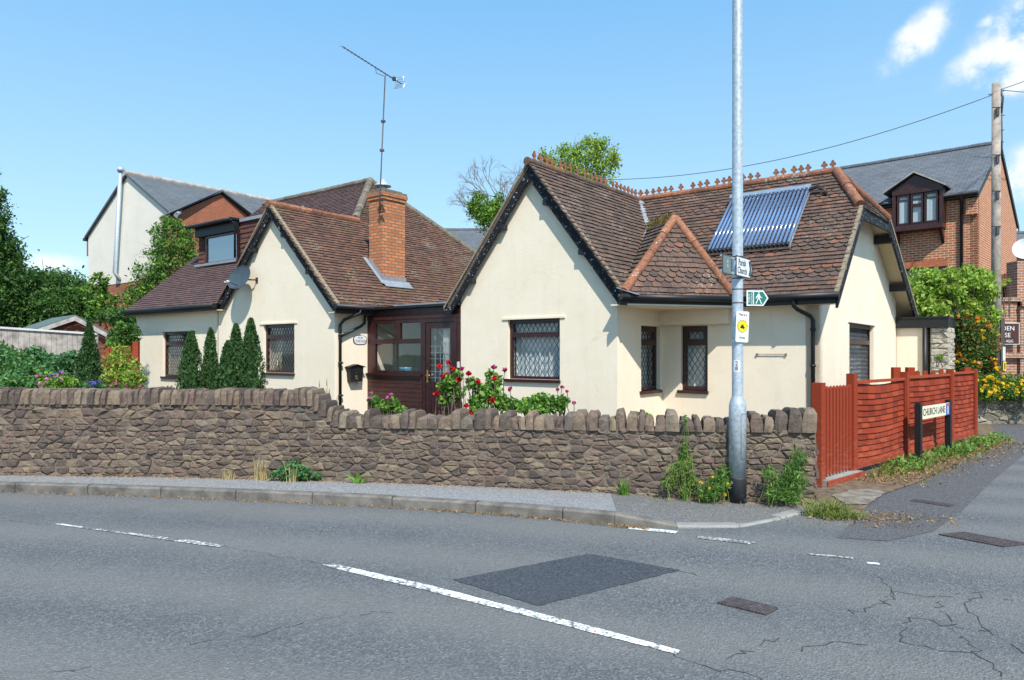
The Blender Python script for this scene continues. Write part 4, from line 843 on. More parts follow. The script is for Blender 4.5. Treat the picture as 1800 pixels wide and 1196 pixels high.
# ------------------------------------------------------------------ rubble walls
def vor_cells(L, H, sw, sh, jit=.42):
    """irregular stones: clipped Voronoi cells in an L x H strip, sites in wobbling courses"""
    pts = []; z = 0; r = 0
    while z < H+sh:
        h = sh*random.choice([.55, .75, 1, 1, 1.25, 1.5]); x = -sw*random.random()
        while x < L+sw:
            w = sw*random.choice([.55, .8, 1, 1.2, 1.6]); pts.append((x+w/2+random.uniform(-jit, jit)*w*.4, z+h/2+random.uniform(-jit, jit)*h)); x += w
        z += h; r += 1
    ks = sw/sh*1.45; cells = []
    P_ = np.array(pts)*np.array([1, ks])
    for i, (px_, py_) in enumerate(P_):
        d = ((P_-P_[i])**2).sum(1); nb = np.argsort(d)[1:18]
        poly = [(px_-3*sw, py_-3*sw), (px_+3*sw, py_-3*sw), (px_+3*sw, py_+3*sw), (px_-3*sw, py_+3*sw)]
        def clip(poly, mx, my, nx, ny):
            out = []
            for k in range(len(poly)):
                a, b = poly[k], poly[(k+1) % len(poly)]; da = (a[0]-mx)*nx+(a[1]-my)*ny; db_ = (b[0]-mx)*nx+(b[1]-my)*ny
                if da <= 0: out.append(a)
                if da*db_ < 0: t = da/(da-db_); out.append((a[0]+(b[0]-a[0])*t, a[1]+(b[1]-a[1])*t))
            return out
        for j in nb:
            qx, qy = P_[j]; poly = clip(poly, (px_+qx)/2, (py_+qy)/2, qx-px_, qy-py_)
            if len(poly) < 3: break
        for mx, my, nx, ny in ((0, 0, -1, 0), (L, 0, 1, 0), (0, 0, 0, -1), (0, H*ks, 0, 1)):
            if len(poly) >= 3: poly = clip(poly, mx, my, nx, ny)
        if len(poly) >= 3: cells.append([(x, y/ks) for x, y in poly])
    return cells
def rubble(mb, cells, P3, top=None, gap=.005, dep=.021, skip=()):
    for c in cells:
        cx = sum(p[0] for p in c)/len(c); cz = sum(p[1] for p in c)/len(c)
        if top and cz > top(cx): continue
        if any(abs(cx-a)+abs(cz-b) < .05 for a, b in skip): continue
        ring = []                                                       # split edges + jitter for a broken outline
        for i in range(len(c)):
            a, b = c[i], c[(i+1) % len(c)]; ln = math.hypot(a[0]-b[0], a[1]-b[1]); k = 1 if ln < .05 else 2 if ln < .11 else 3
            for q in range(k): f = q/k; ring.append((a[0]+(b[0]-a[0])*f+(random.uniform(-.006, .006) if q else 0), a[1]+(b[1]-a[1])*f+(random.uniform(-.006, .006) if q else 0)))
        if len(ring) < 3: continue
        R0 = []; R1 = []; R2 = []; e = dep*random.uniform(.35, 1.25); tx, tz = random.uniform(-.14, .14), random.uniform(-.14, .14)
        for x, z in ring:
            dx, dz = cx-x, cz-z; l = math.hypot(dx, dz)+1e-6; g = min(gap, l*.3)*random.uniform(.6, 1.3)
            x0, z0 = x+dx/l*g, z+dz/l*g
            if top: z0 = min(z0, top(x0)-.0)
            h = lambda X, Z: e+(X-cx)*tx+(Z-cz)*tz
            R0.append(P3(x0, z0, -.01)); R1.append(P3(x0+dx*.06, z0+dz*.06, h(x0, z0)*.72)); f = random.uniform(.22, .34); R2.append(P3(x0+dx*f, z0+dz*f, h(x0, z0)+random.uniform(-.004, .006)))
        n = len(ring); C = P3(cx, cz, e+random.uniform(-.002, .010))
        mb.add(R0+R1+R2+[C], [(i, (i+1) % n, n+(i+1) % n, n+i) for i in range(n)]+[(n+i, n+(i+1) % n, 2*n+(i+1) % n, 2*n+i) for i in range(n)]+[(2*n+i, 2*n+(i+1) % n, 3*n) for i in range(n)])
# the garden wall follows WB
Lw = [0]
for i in range(len(WB)-1): Lw.append(Lw[-1]+(WB[i+1]-WB[i]).length)
LW = Lw[-1]
def wat(u):
    u = max(0, min(LW, u)); i = next((k for k in range(len(WB)-1) if u <= Lw[k+1]+1e-9), len(WB)-2); f = (u-Lw[i])/(Lw[i+1]-Lw[i])
    p = WB[i].lerp(WB[i+1], f)
    pa = WB[max(i-(f < .5), 0)]; pb = WB[min(i+1+(f >= .5), len(WB)-1)]; t = pb-pa; t.z = 0; t.normalize()
    return p, t, Vector((t.y, -t.x, 0))
def u_at_px(x): return min((abs(wat(k*LW/2000)[0].x/wat(k*LW/2000)[0].y*FP+900-x), k*LW/2000) for k in range(2001))[1]
uS0, uS1 = u_at_px(545), u_at_px(592)
def hraw(u):                                                             # height of the wall body's top above z=0 (coping comes on top)
    x = u
    if x < uS0: return 1.135+.02*(x/uS0)-.16
    if x < uS1: return 1.155-.16-(x-uS0)/(uS1-uS0)*.26
    return .735+.055*(x-uS1)/(LW-uS1)
gwall = thing('garden_wall', 'long reddish rubble stone wall with upright coping stones between pavement and front garden', 'wall', wat(LW*.6)[0])
cells = vor_cells(LW, 1.05, .125, .078, .30)
def PW(x, z, d): p, t, n = wat(x); return Vector((p.x, p.y, z+.0))+n*d
mb = MB()
holes = [(u_at_px(172), 1.6-(706-622)/FP*8.9), (u_at_px(133), 1.6-(797-622)/FP*8.9), (u_at_px(262), 1.6-(803-622)/FP*8.8)]
rubble(mb, cells, PW, top=lambda x: hraw(x)+.01, skip=holes)
# end face of the wall (turns back into the garden)
pe, te_, ne_ = wat(LW); PE = lambda x, z, d: Vector((pe.x, pe.y, z))+(-ne_)*x+te_*d
rubble(mb, vor_cells(.40, .84, .2, .13), PE, dep=.024)
body = mb.build('stonework', 'stone', gwall)
mb = MB(); n = 160
A_ = [wat(LW*i/n) for i in range(n+1)]
for i in range(n):
    (p, t, q), (p2, t2, q2) = A_[i], A_[i+1]; h0, h1 = hraw(LW*i/n), hraw(LW*(i+1)/n); f0, f1 = [Vector((a.x, a.y, 0))+b*.003 for a, b in ((p, q), (p2, q2))]; b0, b1 = [Vector((a.x, a.y, 0))-b*.40 for a, b in ((p, q), (p2, q2))]
    z = lambda v, h: v+Vector((0, 0, h)); mb.add([f0, f1, z(f1, h1), z(f0, h0), z(b0, h0), z(b1, h1), b0, b1], [(0, 1, 2, 3), (3, 2, 5, 4), (4, 5, 7, 6)])
    if i == n-1: mb.add([f1, b1, z(b1, h1), z(f1, h1)], [(0, 1, 2, 3)])
mb.build('mortar', 'mortar', gwall)
mb = MB()
for (a, b) in holes: p, t, q = wat(a); mb.obox(PW(a-.03, b-.03, .018), t*.06, Vector((0, 0, .05)), q*.003)
mb.build('weep_hole', 'deck', gwall)
mb = MB(); u = 0
while u < LW-.02:
    right = u > uS1; w = random.choice([.085, .10, .12, .13, .15]) if right else random.uniform(.06, .10)
    if u > LW-.5: w = .14 if u < LW-.2 else LW-u
    tall = random.random() < (.42 if right else .2); h = (.205 if tall else .135)*random.uniform(.9, 1.1) if right else (.165+.02*random.random()+(.015 if tall else 0))
    if uS0-.25 < u < uS0: h += .03
    if u+w > LW-.16: h = .24; 
    p, t, q = wat(u+w/2); z0 = hraw(u+w/2)-.012; o = p.copy(); o.z = 0
    rings = []; wj = w*.5-.004; lean = random.uniform(-.02, .02); dpt = random.uniform(.0, .03)
    for k, (f, sx_, sd_) in enumerate(((0, 1, 1), (.45, 1.0, 1.0), (.8, .93, .96), (1, .62 if right else .72, .8))):
        zz = z0+h*f; rng_ = []
        for (a, b) in ((-1, 1), (-.3, 1.08), (.4, 1.05), (1, 1), (1, 0), (1, -1), (-1, -1), (-1, 0)):
            jx = random.uniform(-.1, .1)*wj; jd = random.uniform(-.012, .012)
            rng_.append(o+t*(a*wj*sx_+jx*(k > 0)+lean*f)+q*(-.19+b*.198*sd_+jd+dpt*(b > 0))+Vector((0, 0, zz+(random.uniform(-.012, .012) if k > 1 else 0))))
        rings.append(rng_)
    m_ = 8; V_ = sum(rings, []); F_ = [(k*m_+i, k*m_+(i+1) % m_, (k+1)*m_+(i+1) % m_, (k+1)*m_+i) for k in range(3) for i in range(m_)]
    V_.append(o+t*lean-q*.18+Vector((0, 0, z0+h*1.03))); F_ += [(3*m_+i, 3*m_+(i+1) % m_, 4*m_) for i in range(m_)]; mb.add(V_, F_); u += w
mb.build('coping', 'stone', gwall)

# ------------------------------------------------------------------ lamp column with its signs
Lp = G_(1296.5, 882, .04); PX, PY = Lp.x, Lp.y
lamp = thing('street_lamp', 'tall galvanised grey lamp column with black base standing on the pavement corner', 'street lamp', Lp)
mb = MB(); zs = EYE+(HZ-715)/FP*PY
mb.lathe((PX, PY, .0), [(.090, .30), (.090, zs-.06), (.088, zs+.01), (.080, zs+.05), (.060, zs+.10), (.0575, zs+.13), (.053, 5.5), (.048, 6.8)], 24)
col_ = mb.build('column', 'galv', lamp)
mb = MB(); mb.lathe((PX, PY, .0), [(.0915, .02), (.0915, .285), (.0905, .30)], 24)
s_ = Mt('peeling_base'); c_ = s_.mix(s_.ramp(s_.noise(9, 5, .75), [(.60, (0, 0, 0)), (.63, (1, 1, 1))]), (.022, .024, .03), (.5, .52, .52)); s_.bump(s_.noise(30, 4), .3, .005); s_.fin(c_, .6); mb.build('base', s_.m, lamp)
mb = MB()
def arc_panel(z0, z1, a0, a1, r, th=.003, w=.006):
    P_ = lambda a, z: Vector((PX+r*math.sin(a), PY-r*math.cos(a), z)); n = 8
    for z in (z0, z1): mb.tube([P_(a0+(a1-a0)*i/n, z) for i in range(n+1)], th, 5)
    for a in (a0, a1): mb.tube([P_(a, z0), P_(a, z1)], th, 5)
arc_panel(.50, .97, R(5), R(75), .0905, .0022); mb.build('door_panel', 'dark_metal', lamp)
mb = MB(); mb.tube([(PX, PY, 6.75), (PX+.05, PY-.3, 6.9), (PX+.1, PY-.6, 6.95)], .03, 8); mb.tube([(PX+.1, PY-.55, 6.95), (PX+.14, PY-.8, 6.95), (PX+.2, PY-1.2, 6.93)], [.05, .12, .09], 10); mb.build('lantern', 'galv', lamp)
zl = lambda y, Y=None: EYE+(HZ-y)/FP*(Y or PY)
mb = MB()
for y in (509, 533, 452, 490): mb.lathe((PX, PY, zl(y)-.006), [(.0575, 0), (.0575, .012)], 20)
mb.build('band', 'dark_metal', lamp)
v3 = Vector((V2.x, V2.y, 0)); u3 = Vector((U.x, U.y, 0)); up3 = Vector((0, 0, 1))
# Parish Church finger sign: plate runs up the lane direction
o0 = Vector((PX, PY, 0))+u3*.062
def flagplate(name, label, a_dir, nrm, o, a0, a1, z0, z1, tip, face, back='sign_back', border=None):
    t = thing(name, label, 'sign', o+a_dir*a0+up3*z0); mb = MB(); P3 = lambda a, z, d=0: o+a_dir*a+up3*z+nrm*d
    zm = (z0+z1)/2; sh = [P3(a0, z0), P3(a1-tip, z0), P3(a1, zm), P3(a1-tip, z1), P3(a0, z1)] if tip else [P3(a0, z0), P3(a1, z0), P3(a1, z1), P3(a0, z1)]
    mb.prism(sh, -nrm*.006); mb.build('plate', border or face, t)
    if border:
        b = .014; sh = [P3(a0+b, z0+b, .001), P3(a1-tip-b*.4, z0+b, .001), P3(a1-b*1.2, zm, .001), P3(a1-tip-b*.4, z1-b, .001), P3(a0+b, z1-b, .001)] if tip else [P3(a0+b, z0+b, .001), P3(a1-b, z0+b, .001), P3(a1-b, z1-b, .001), P3(a0+b, z1-b, .001)]
        mb = MB(); mb.prism(sh, -nrm*.002); mb.build('face', face, t)
    return t
t = flagplate('direction_sign', 'white pointed sign reading Parish Church on the lamp column', v3, u3, o0, -.204, .264, zl(489), zl(453)+.0, .07, 'sign_w', border='sign_k')
z0, z1 = zl(489), zl(453); zm = (z0+z1)/2
text_obj('Parish\nChurch', .098, axes(o0+v3*-.035+up3*(zm+.0)+u3*.002, v3, up3, u3), 'sign_k', t, sx=.92)
mb = MB(); P3 = lambda a, z: o0+v3*(a-.205)+up3*z+u3*.003
mb.prism([P3(.355, z0+.03), P3(.40, z0+.03), P3(.435, zm), P3(.40, z1-.03), P3(.355, z1-.03), P3(.39, zm)], -u3*.001); mb.build('chevron', 'sign_k', t)
t = flagplate('sign_back', 'grey back of a sign plate projecting left from the lamp column', v3, u3, o0, -.57, -.34, zl(490), zl(457), 0, 'sign_back', border='dark_metal')
text_obj('I\nI', .05, axes(o0-v3*.44+up3*zl(473)+u3*.002, v3, up3, u3), 'sign_w', t)
mb = MB()
for z in (zl(461), zl(486)): mb.obox(o0-v3*.56+up3*z-u3*.03, v3*.56, u3*.02, up3*.016)
mb.build('bracket', 'steel', t)
# public footpath sign
xd = Vector((1, .06, 0)).normalized(); nd = Vector((xd.y, -xd.x, 0)); of = Vector((PX+.055, PY-.02, 0))
t = flagplate('footpath_sign', 'green and white pointed public footpath sign with walking figure on the lamp column', xd, nd, of, .035, .27, zl(538), zl(511), .055, 'sign_g', border='sign_w')
fz = (zl(538)+zl(511))/2; FS = lambda a, z, d=.003: of+xd*a+up3*(fz+z)+nd*d
mb = MB(); mb.prism([FS(.104, -.078), FS(.112, -.078), FS(.112, .078), FS(.104, .078)], -nd*.001); mb.build('divider', 'sign_w', t)
text_obj('PUBLIC', .030, axes(FS(.060, 0), up3, -xd, nd), 'sign_w', t); text_obj('FOOTPATH', .028, axes(FS(.090, 0), up3, -xd, nd), 'sign_w', t, sx=.82)
mb = MB(); K = lambda pts: mb.prism([FS(.165+x*.062, z*.062) for x, z in pts], -nd*.001)
K([(-.10, .80), (.10, .80), (.14, .93), (.0, 1.02), (-.12, .93)]); K([(-.22, .62), (0, .76), (.20, .66), (.17, -.05), (-.20, -.05)]); K([(-.20, .60), (-.50, .18), (-.52, -.10), (-.40, -.10), (-.36, .12), (-.16, .36)])
K([(.16, .62), (.34, .22), (.60, .08), (.56, -.02), (.26, .10), (.08, .36)]); K([(-.20, -.05), (.0, -.05), (-.28, -.62), (-.36, -.92), (-.62, -.86), (-.56, -.76), (-.44, -.70)]); K([(-.02, -.05), (.17, -.05), (.38, -.55), (.44, -.82), (.62, -.88), (.58, -.96), (.34, -.94), (.24, -.60)])
mb.build('walking_figure', 'sign_w', t)
mb = MB(); mb.tube([Vector((PX+.05, PY, zl(516))), FS(.04, .045, -.01)], .006, 6); mb.tube([Vector((PX+.05, PY, zl(533))), FS(.04, -.045, -.01)], .006, 6); mb.build('bracket', 'dark_metal', t)
# neighbourhood watch plate
xd = Vector((.94, .34, 0)).normalized(); nd = Vector((xd.y, -xd.x, 0)); on = Vector((PX+.03, PY-.065, 0)); 
t = thing('watch_sign', 'white plate with yellow disc reading This is a Area strapped on the lamp column', 'sign', on+up3*zl(604)); zc = (zl(603)+zl(547))/2; hw, hh = .080, .162
X_ = axes(on+up3*zc, xd, up3, nd) @ Matrix.Rotation(R(-2.5), 4, 'Z'); mb = MB(X_); c_ = .012
mb.prism([(-hw+c_, -hh, 0), (hw-c_, -hh, 0), (hw, -hh+c_, 0), (hw, hh-c_, 0), (hw-c_, hh, 0), (-hw+c_, hh, 0), (-hw, hh-c_, 0), (-hw, -hh+c_, 0)], (0, 0, -.004)); mb.build('plate', 'sign_w', t)
def disc(mb, cx, cy, r, d, n=28): mb.prism([(cx+r*math.cos(2*math.pi*i/n), cy+r*math.sin(2*math.pi*i/n), d) for i in range(n)], (0, 0, -.001))
mb = MB(X_); disc(mb, 0, .005, .066, .0016); mb.build('rim', 'sign_k', t); mb = MB(X_); disc(mb, 0, .005, .062, .0026); mb.build('disc', 'sign_y', t)
mb = MB(X_); disc(mb, -.015, -.006, .014, .0036); disc(mb, .013, -.010, .014, .0036); disc(mb, -.001, .010, .011, .0037)
for k in range(5): a = R(35+k*27); mb.prism([(math.cos(a-.16)*.012, math.sin(a-.16)*.012, .0038), (math.cos(a)*.038, .006+math.sin(a)*.034, .0038), (math.cos(a+.16)*.012, math.sin(a+.16)*.012, .0038)], (0, 0, -.001))
mb.build('emblem', 'sign_k', t)
ring = 'NEIGHBOURHOOD WATCH'
for k, chx in enumerate(ring):
    if chx != ' ': a = R(222-k*15.0); text_obj(chx, .013, X_ @ Matrix.Translation((.052*math.cos(a), .005+.052*math.sin(a), .003)) @ Matrix.Rotation(a-R(90), 4, 'Z'), 'sign_k', t, 'letter', .0005)
text_obj('This is a', .034, X_ @ Matrix.Translation((0, .125, .001)), 'sign_k', t, sx=.95); text_obj('Area', .036, X_ @ Matrix.Translation((0, -.115, .001)), 'sign_k', t)
# column number label
t = thing('number_label', 'small white label reading 28 stuck on the lamp column', 'label', (PX-.01, PY-.06, zl(654)))
mb = MB(); r = .0575
pts = [(PX+r*math.sin(a), PY-r*math.cos(a)) for a in [R(-62+i*9) for i in range(9)]]
for i in range(8): mb.quad((*pts[i], zl(654)), (*pts[i+1], zl(654)), (*pts[i+1], zl(633)), (*pts[i], zl(633)))
mb.build('sticker', 'sign_w', t); a = R(-26); nn = Vector((math.sin(a), -math.cos(a), 0)); aa = Vector((math.cos(a), math.sin(a), 0))
text_obj('2\n8', .062, axes(Vector((PX, PY, zl(643.5)))+nn*(r+.0006), aa, up3, nn), 'sign_k', t)

# ------------------------------------------------------------------ lane fence, gate, street name sign
fa = G_(1497, 838); fd = (G_(1714, 775)-fa); FL = fd.length; fd.normalize(); fn = Vector((fd.y, -fd.x, 0))
def u_f(x):                                                               # distance along the fence line at a pixel column
    k = (x-900)/FP; return (k*fa.y-fa.x)/(fd.x-k*fd.y)
def wood_box(mb, o, a, b, c): mb.obox(o, a, b, c)
fence = thing('panel_fence', 'red-brown lapped board fence along the lane with four square posts', 'fence', fa+fd*FL/2)
posts = [0, u_f(1590), u_f(1670), u_f(1712)]; ptop = [1.34, 1.33, 1.34, 1.30]; pb = [.0, .0, .02, .03]
for k, u in enumerate(posts):
    mb = MB(); w = .10; p = fa+fd*(u-w/2)-fn*w/2; mb.obox(p+up3*pb[k], fd*w, fn*w, up3*(ptop[k]-pb[k])); mb.build('post', 'redwood', fence)
for k in range(3):
    u0, u1 = posts[k]+.05, posts[k+1]-.05; zb = [.10, .10, .12][k]; zt = [1.245, 1.265, 1.285][k]; n = 13; sg = -.03 if k == 0 else -.01
    mb = MB()
    for i in range(n):
        f = i/(n-1); z0 = zb+.06+(zt-zb-.14)*i/n; hgt = (zt-zb)/n*1.35
        segs = 8
        ph = random.uniform(0, 6); am = random.uniform(.001, .007); rw = []
        for q in range(segs+1):
            g_ = q/segs; u = u0+.03+(u1-u0-.06)*g_; dz = sg*math.sin(math.pi*g_)+am*math.sin(ph+g_*7); p = fa+fd*u
            rw.append((p+fn*.022+up3*(z0+dz), p-fn*.004+up3*(z0+dz+hgt), p+fn*.008+up3*(z0+dz)))
        for q in range(segs): a, b = rw[q], rw[q+1]; mb.add([a[0], b[0], b[1], a[1], a[2], b[2]], [(0, 1, 2, 3), (4, 5, 1, 0)])
    for (za, zb_) in ((zb-.01, zb+.06), (zt-.04, zt)): mb.obox(fa+fd*u0+up3*za-fn*.005, fd*(u1-u0), fn*.04, up3*(zb_-za))
    for u in (u0, u1-.045): mb.obox(fa+fd*u+up3*zb-fn*.004, fd*.045, fn*.045, up3*(zt-zb-.01))
    mb.build('panel', 'redwood', fence)
gate = thing('garden_gate', 'red-brown picket gate with tall left post between stone wall end and lane fence', 'gate', fa-fd*.6)
p0 = fa-fd*1.02; mb = MB(); mb.obox(p0-fn*.05+up3*.0-fd*.05, fd*.12, fn*.12, up3*1.25); mb.build('post', 'redwood', gate)
for i in range(9):
    u = -.90+i*.098; mb = MB(); o = fa+fd*u+fn*.02; w = .062; h = 1.19; prof = [(0, .11), (w, .11), (w, h-.02), (w*.8, h), (w*.5, h+.012), (w*.2, h), (0, h-.02)]
    mb.prism([o+fd*a+up3*z for a, z in prof], -fn*.02); mb.build('picket', 'redwood', gate)
for z in (.28, .95): mb = MB(); mb.obox(fa-fd*.92+up3*z-fn*.04, fd*.86, fn*.035, up3*.08); mb.build('rail', 'redwood', gate)
mb = MB(); mb.obox(p0+fn*.0+up3*.0-fd*.0, fd*1.02, -fn*.5, up3*.10); mb.obox(p0+fn*.12-fd*.02, fd*1.1, -fn*.11, up3*.085)
tag(mb.build('gate_step', 'concrete'), 'low concrete step with reddish edge under the picket gate', 'step')
mb = MB(); mb.obox(p0+fn*.125-fd*.02, fd*1.12, fn*.012, up3*.08); tag(mb.build('edging_board', 'redwood'), 'faded red edging board in front of the gate step', 'board')
# second picket fence seen above the panels
pk = thing('picket_fence', 'red picket fence with round tops crossing the side garden behind the lane fence', 'fence', fa+fd*2-fn*.8)
for i, x in enumerate([1575, 1600, 1613, 1627, 1641, 1655, 1700]):
    big = x in (1575, 1600-0, 1700, 1655-0); pos = D_(x-4, 650, 13.0+i*.12); h = EYE+(HZ-651-(0 if not big else -3))/FP*pos.y
    mb = MB(); w = .13 if x in (1600, 1575, 1700) else .085; n = 6
    if x in (1600, 1575, 1700): mb.box(pos.x, pos.x+w, pos.y, pos.y+.1, .1, h+.02)
    else: mb.prism([(pos.x, pos.y, .1), (pos.x+w, pos.y, .1)]+[(pos.x+w/2+w/2*math.cos(math.pi*k/n), pos.y, h-.05+w/2*math.sin(math.pi*k/n)) for k in range(n+1)], (0, .02, 0))
    mb.build('post' if x in (1600, 1575, 1700) else 'picket', 'redwood', pk)
mb = MB(); a = D_(1573, 660, 13.0); b = D_(1700, 660, 13.75); mb.obox((a.x, a.y+.03, 1.06), (b.x-a.x, b.y-a.y, 0), (0, .03, 0), (0, 0, .07)); mb.build('rail', 'redwood', pk)
# street name plate
sn = fa+fn*.24; u1_, u2_ = None, None
def u_s(x): k = (x-900)/FP; return (k*sn.y-sn.x)/(fd.x-k*fd.y)
u1_, u2_ = u_s(1614.5), u_s(1667); nm_ = thing('street_name_sign', 'low street name sign reading Church Lane on two black posts before the lane fence', 'sign', sn+fd*u1_)
for u, zt in ((u1_, .885), (u2_, .875)): mb = MB(); p = sn+fd*u; w = .082; mb.obox(p-fd*w/2-fn*w/2, fd*w, fn*w, up3*(zt-.015)); mb.obox(p-fd*w*.4-fn*w*.4+up3*(zt-.015), fd*w*.8, fn*w*.8, up3*.015); mb.build('post', 'black', nm_)
q0 = sn+fd*(u1_+.045)+fn*.012; Wd = u2_-u1_-.09; mb = MB(); mb.obox(q0+up3*.645, fd*Wd, fn*.02, up3*.185); mb.build('plate', 'sign_cream', nm_)
text_obj('CHURCH LANE', .150, axes(q0+fd*(Wd*.425)+fn*.0215+up3*.737, fd, up3, fn), 'sign_k', nm_, sx=.98)
e0 = q0+fd*(Wd*.855)+fn*.0212; mb = MB(); mb.obox(e0+up3*.648, fd*(Wd*.14), fn*.001, up3*.179); nt_blue = mb.build('no_through_road_symbol', 'sign_blue', nm_)
mb = MB(); mb.obox(e0+fd*(Wd*.055)+fn*.001+up3*.660, fd*(Wd*.03), fn*.001, up3*.12); mb.build('symbol_stem', 'sign_w', nm_)
mb = MB(); mb.obox(e0+fd*(Wd*.025)+fn*.001+up3*.775, fd*(Wd*.09), fn*.0012, up3*.042); mb.build('symbol_bar', 'sign_red', nm_)

# ------------------------------------------------------------------ things fixed to the cottage
dsh = thing('satellite_dish', 'grey oval satellite dish on a bracket at the left gable', 'satellite dish', hs(-15.0, TL, 3.3))
dc = hs(-15.60, 9.47, 3.42); dn = (HF.to_3x3() @ Vector((.10, -.93, .35))).normalized(); e1 = dn.cross(up3).normalized(); e2 = e1.cross(dn)
mb = MB(); rr = 8; nn_ = 28; V_ = [dc-dn*.07]; F_ = []
for i in range(1, rr+1):
    f = i/rr
    for k in range(nn_): a = 2*math.pi*k/nn_; V_.append(dc+e1*.39*f*math.cos(a)+e2*.30*f*math.sin(a)+dn*(-.07+.07*f*f))
for k in range(nn_): F_.append((0, 1+k, 1+(k+1) % nn_))
for i in range(rr-1):
    for k in range(nn_): F_.append((1+i*nn_+k, 1+(i+1)*nn_+k, 1+(i+1)*nn_+(k+1) % nn_, 1+i*nn_+(k+1) % nn_))
mb.add(V_, F_, 0, True); rim = [dc+e1*.39*math.cos(2*math.pi*k/nn_)+e2*.30*math.sin(2*math.pi*k/nn_) for k in range(nn_+1)]; mb.tube(rim, .008, 5); mb.build('reflector', 'dish', dsh)
mb = MB(); lnb = dc+dn*.30-e2*.24; mb.tube([dc-e2*.2-dn*.03, lnb], .011, 6); mb.build('arm', 'dark_metal', dsh); mb = MB(); mb.tube([lnb-dn*.03, lnb-dn*.10+e2*.03], [.03, .022], 10); mb.tube([lnb-e2*.02, lnb-e2*.05], .02, 8); mb.build('receiver', 'white_p', dsh)
mb = MB(); b_ = hs(S_(452, TL), TL, 3.36); mb.tube([dc-dn*.07, dc-dn*.14, b_+(HF.to_3x3() @ Vector((0, -.10, 0))), b_], .018, 8); mb.obox(b_-u3*.04-up3*.06-v3*.02, u3*.08, v3*.02, up3*.12); mb.obox(dc-dn*.12-u3*.05-up3*.05, u3*.1, v3*.06, up3*.1); mb.build('bracket', 'dark_metal', dsh)
# tv aerial
ae = thing('tv_aerial', 'long spiky yagi television aerial on a thin pole strapped to the chimney', 'aerial', hs(-13.1, 11.5, 4.6)); ab = D_(668, 345, 16.85); at_ = D_(677, 135, 16.85)
mb = MB(); mb.tube([ab-up3*.35, ab, at_], .015, 7); mb.build('mast', 'dark_metal', ae)
mb = MB()
for z_y in (214, 265): p = D_(668+(345-z_y)*.043, z_y, 16.85); mb.box(p.x-.05, p.x+.05, p.y-.03, p.y+.03, p.z-.02, p.z+.03)
for z_y in (352, 372): p = D_(668, z_y, 16.9); mb.obox(p-u3*.08-up3*.02, u3*.2, v3*.06, up3*.03)
mb.build('clamp', 'dark_metal', ae)
br, bl = D_(706, 148, 17.9), D_(602, 82, 15.85); bd = (bl-br).normalized(); sd_ = bd.cross(up3).normalized()
mb = MB(); mb.tube([br, bl], .011, 6); mb.build('boom', 'dark_metal', ae); ang = R(20)
rd = (sd_*math.cos(ang)+up3*math.sin(ang)).normalized()
for i in range(17): mb = MB(); p = br+(bl-br)*(.12+i*.0545); mb.tube([p-rd*.075, p+rd*.11], .004, 4); mb.build('element', 'dark_metal', ae)
mb = MB()
for k in range(7): o = br+bd*.02+up3*(-.13+k*.043)+bd*(abs(k-3)*.025); mb.tube([o-sd_*.17, o+sd_*.17], .006, 4)
for sg in (-1, 1): mb.tube([br-up3*.13+bd*.08+sd_*.1*sg, br+sd_*.1*sg, br+up3*.13+bd*.08+sd_*.1*sg], .005, 4)
mb.build('reflector', 'steel', ae); mb = MB(); c = br+bd*.32; mb.box(c.x-.04, c.x+.04, c.y-.04, c.y+.04, c.z-.03, c.z+.05); mb.build('dipole_box', 'black', ae)
mb = MB(); tm = at_; mb.tube([br+(bl-br)*.30, br+(bl-br)*.30-up3*.10, tm-up3*.02, tm-bd*-.0+up3*.0, br+(bl-br)*.46-up3*.12, br+(bl-br)*.47], .009, 6); mb.build('cradle', 'dark_metal', ae)
# solar thermal panel
sp = thing('solar_panel', 'evacuated tube solar water panel with blue glass tubes on the right roof slope', 'solar panel', hs(-4.7, 13.1, 3.4))
sn3 = Vector((0, -.947, 1)).normalized(); b3 = Vector((0, 1, .947)).normalized()
def PS(s, q, h): return Vector((s, 13.06, zW(13.06)))+Vector((0, 0, 0))+b3*q+sn3*h+Vector((0, 0, 0))
LQ = (14.33-13.06)*kw; x0, x1 = -5.46, -3.90
mb = MB(HF); mb.obox(PS(x0, LQ-.02, .08), (x1-x0+.02, 0, 0), b3*.11, sn3*.10); mb.build('manifold', 'steel', sp)
mb = MB(HF)
for s in (x0, (x0+x1)/2-.01, x1-.015): mb.obox(PS(s, .0, .06), (.022, 0, 0), b3*LQ, sn3*.03)
mb.obox(PS(x0, -.03, .05), (x1-x0+.01, 0, 0), b3*.06, sn3*.03); mb.build('frame', 'steel', sp)
def one_mesh(fn_): m_ = MB(HF); fn_(m_); return m_
for k in range(20):
    s = x0+.05+(x1-x0-.09)*k/19; m_ = MB(HF); m_.tube([PS(s, .03, .115), PS(s, LQ, .115)], .027, 12); gt_ = m_.build('glass_tube', 'tube', sp); m_ = MB(HF); m_.tube([PS(s, -.015, .112), PS(s, .055, .115)], .033, 8); m_.build('end_cap', 'black', gt_)
mb = MB(HF)
for j in (.0, .05): mb.tube([PS(x1, LQ+.02-j, .12), PS(x1+.15, LQ+.04-j, .14), PS(x1+.27, LQ-.02-j, .10), PS(x1+.30, LQ-.10-j, .02)], .022, 7)
mb.build('pipe', 'black', sp)
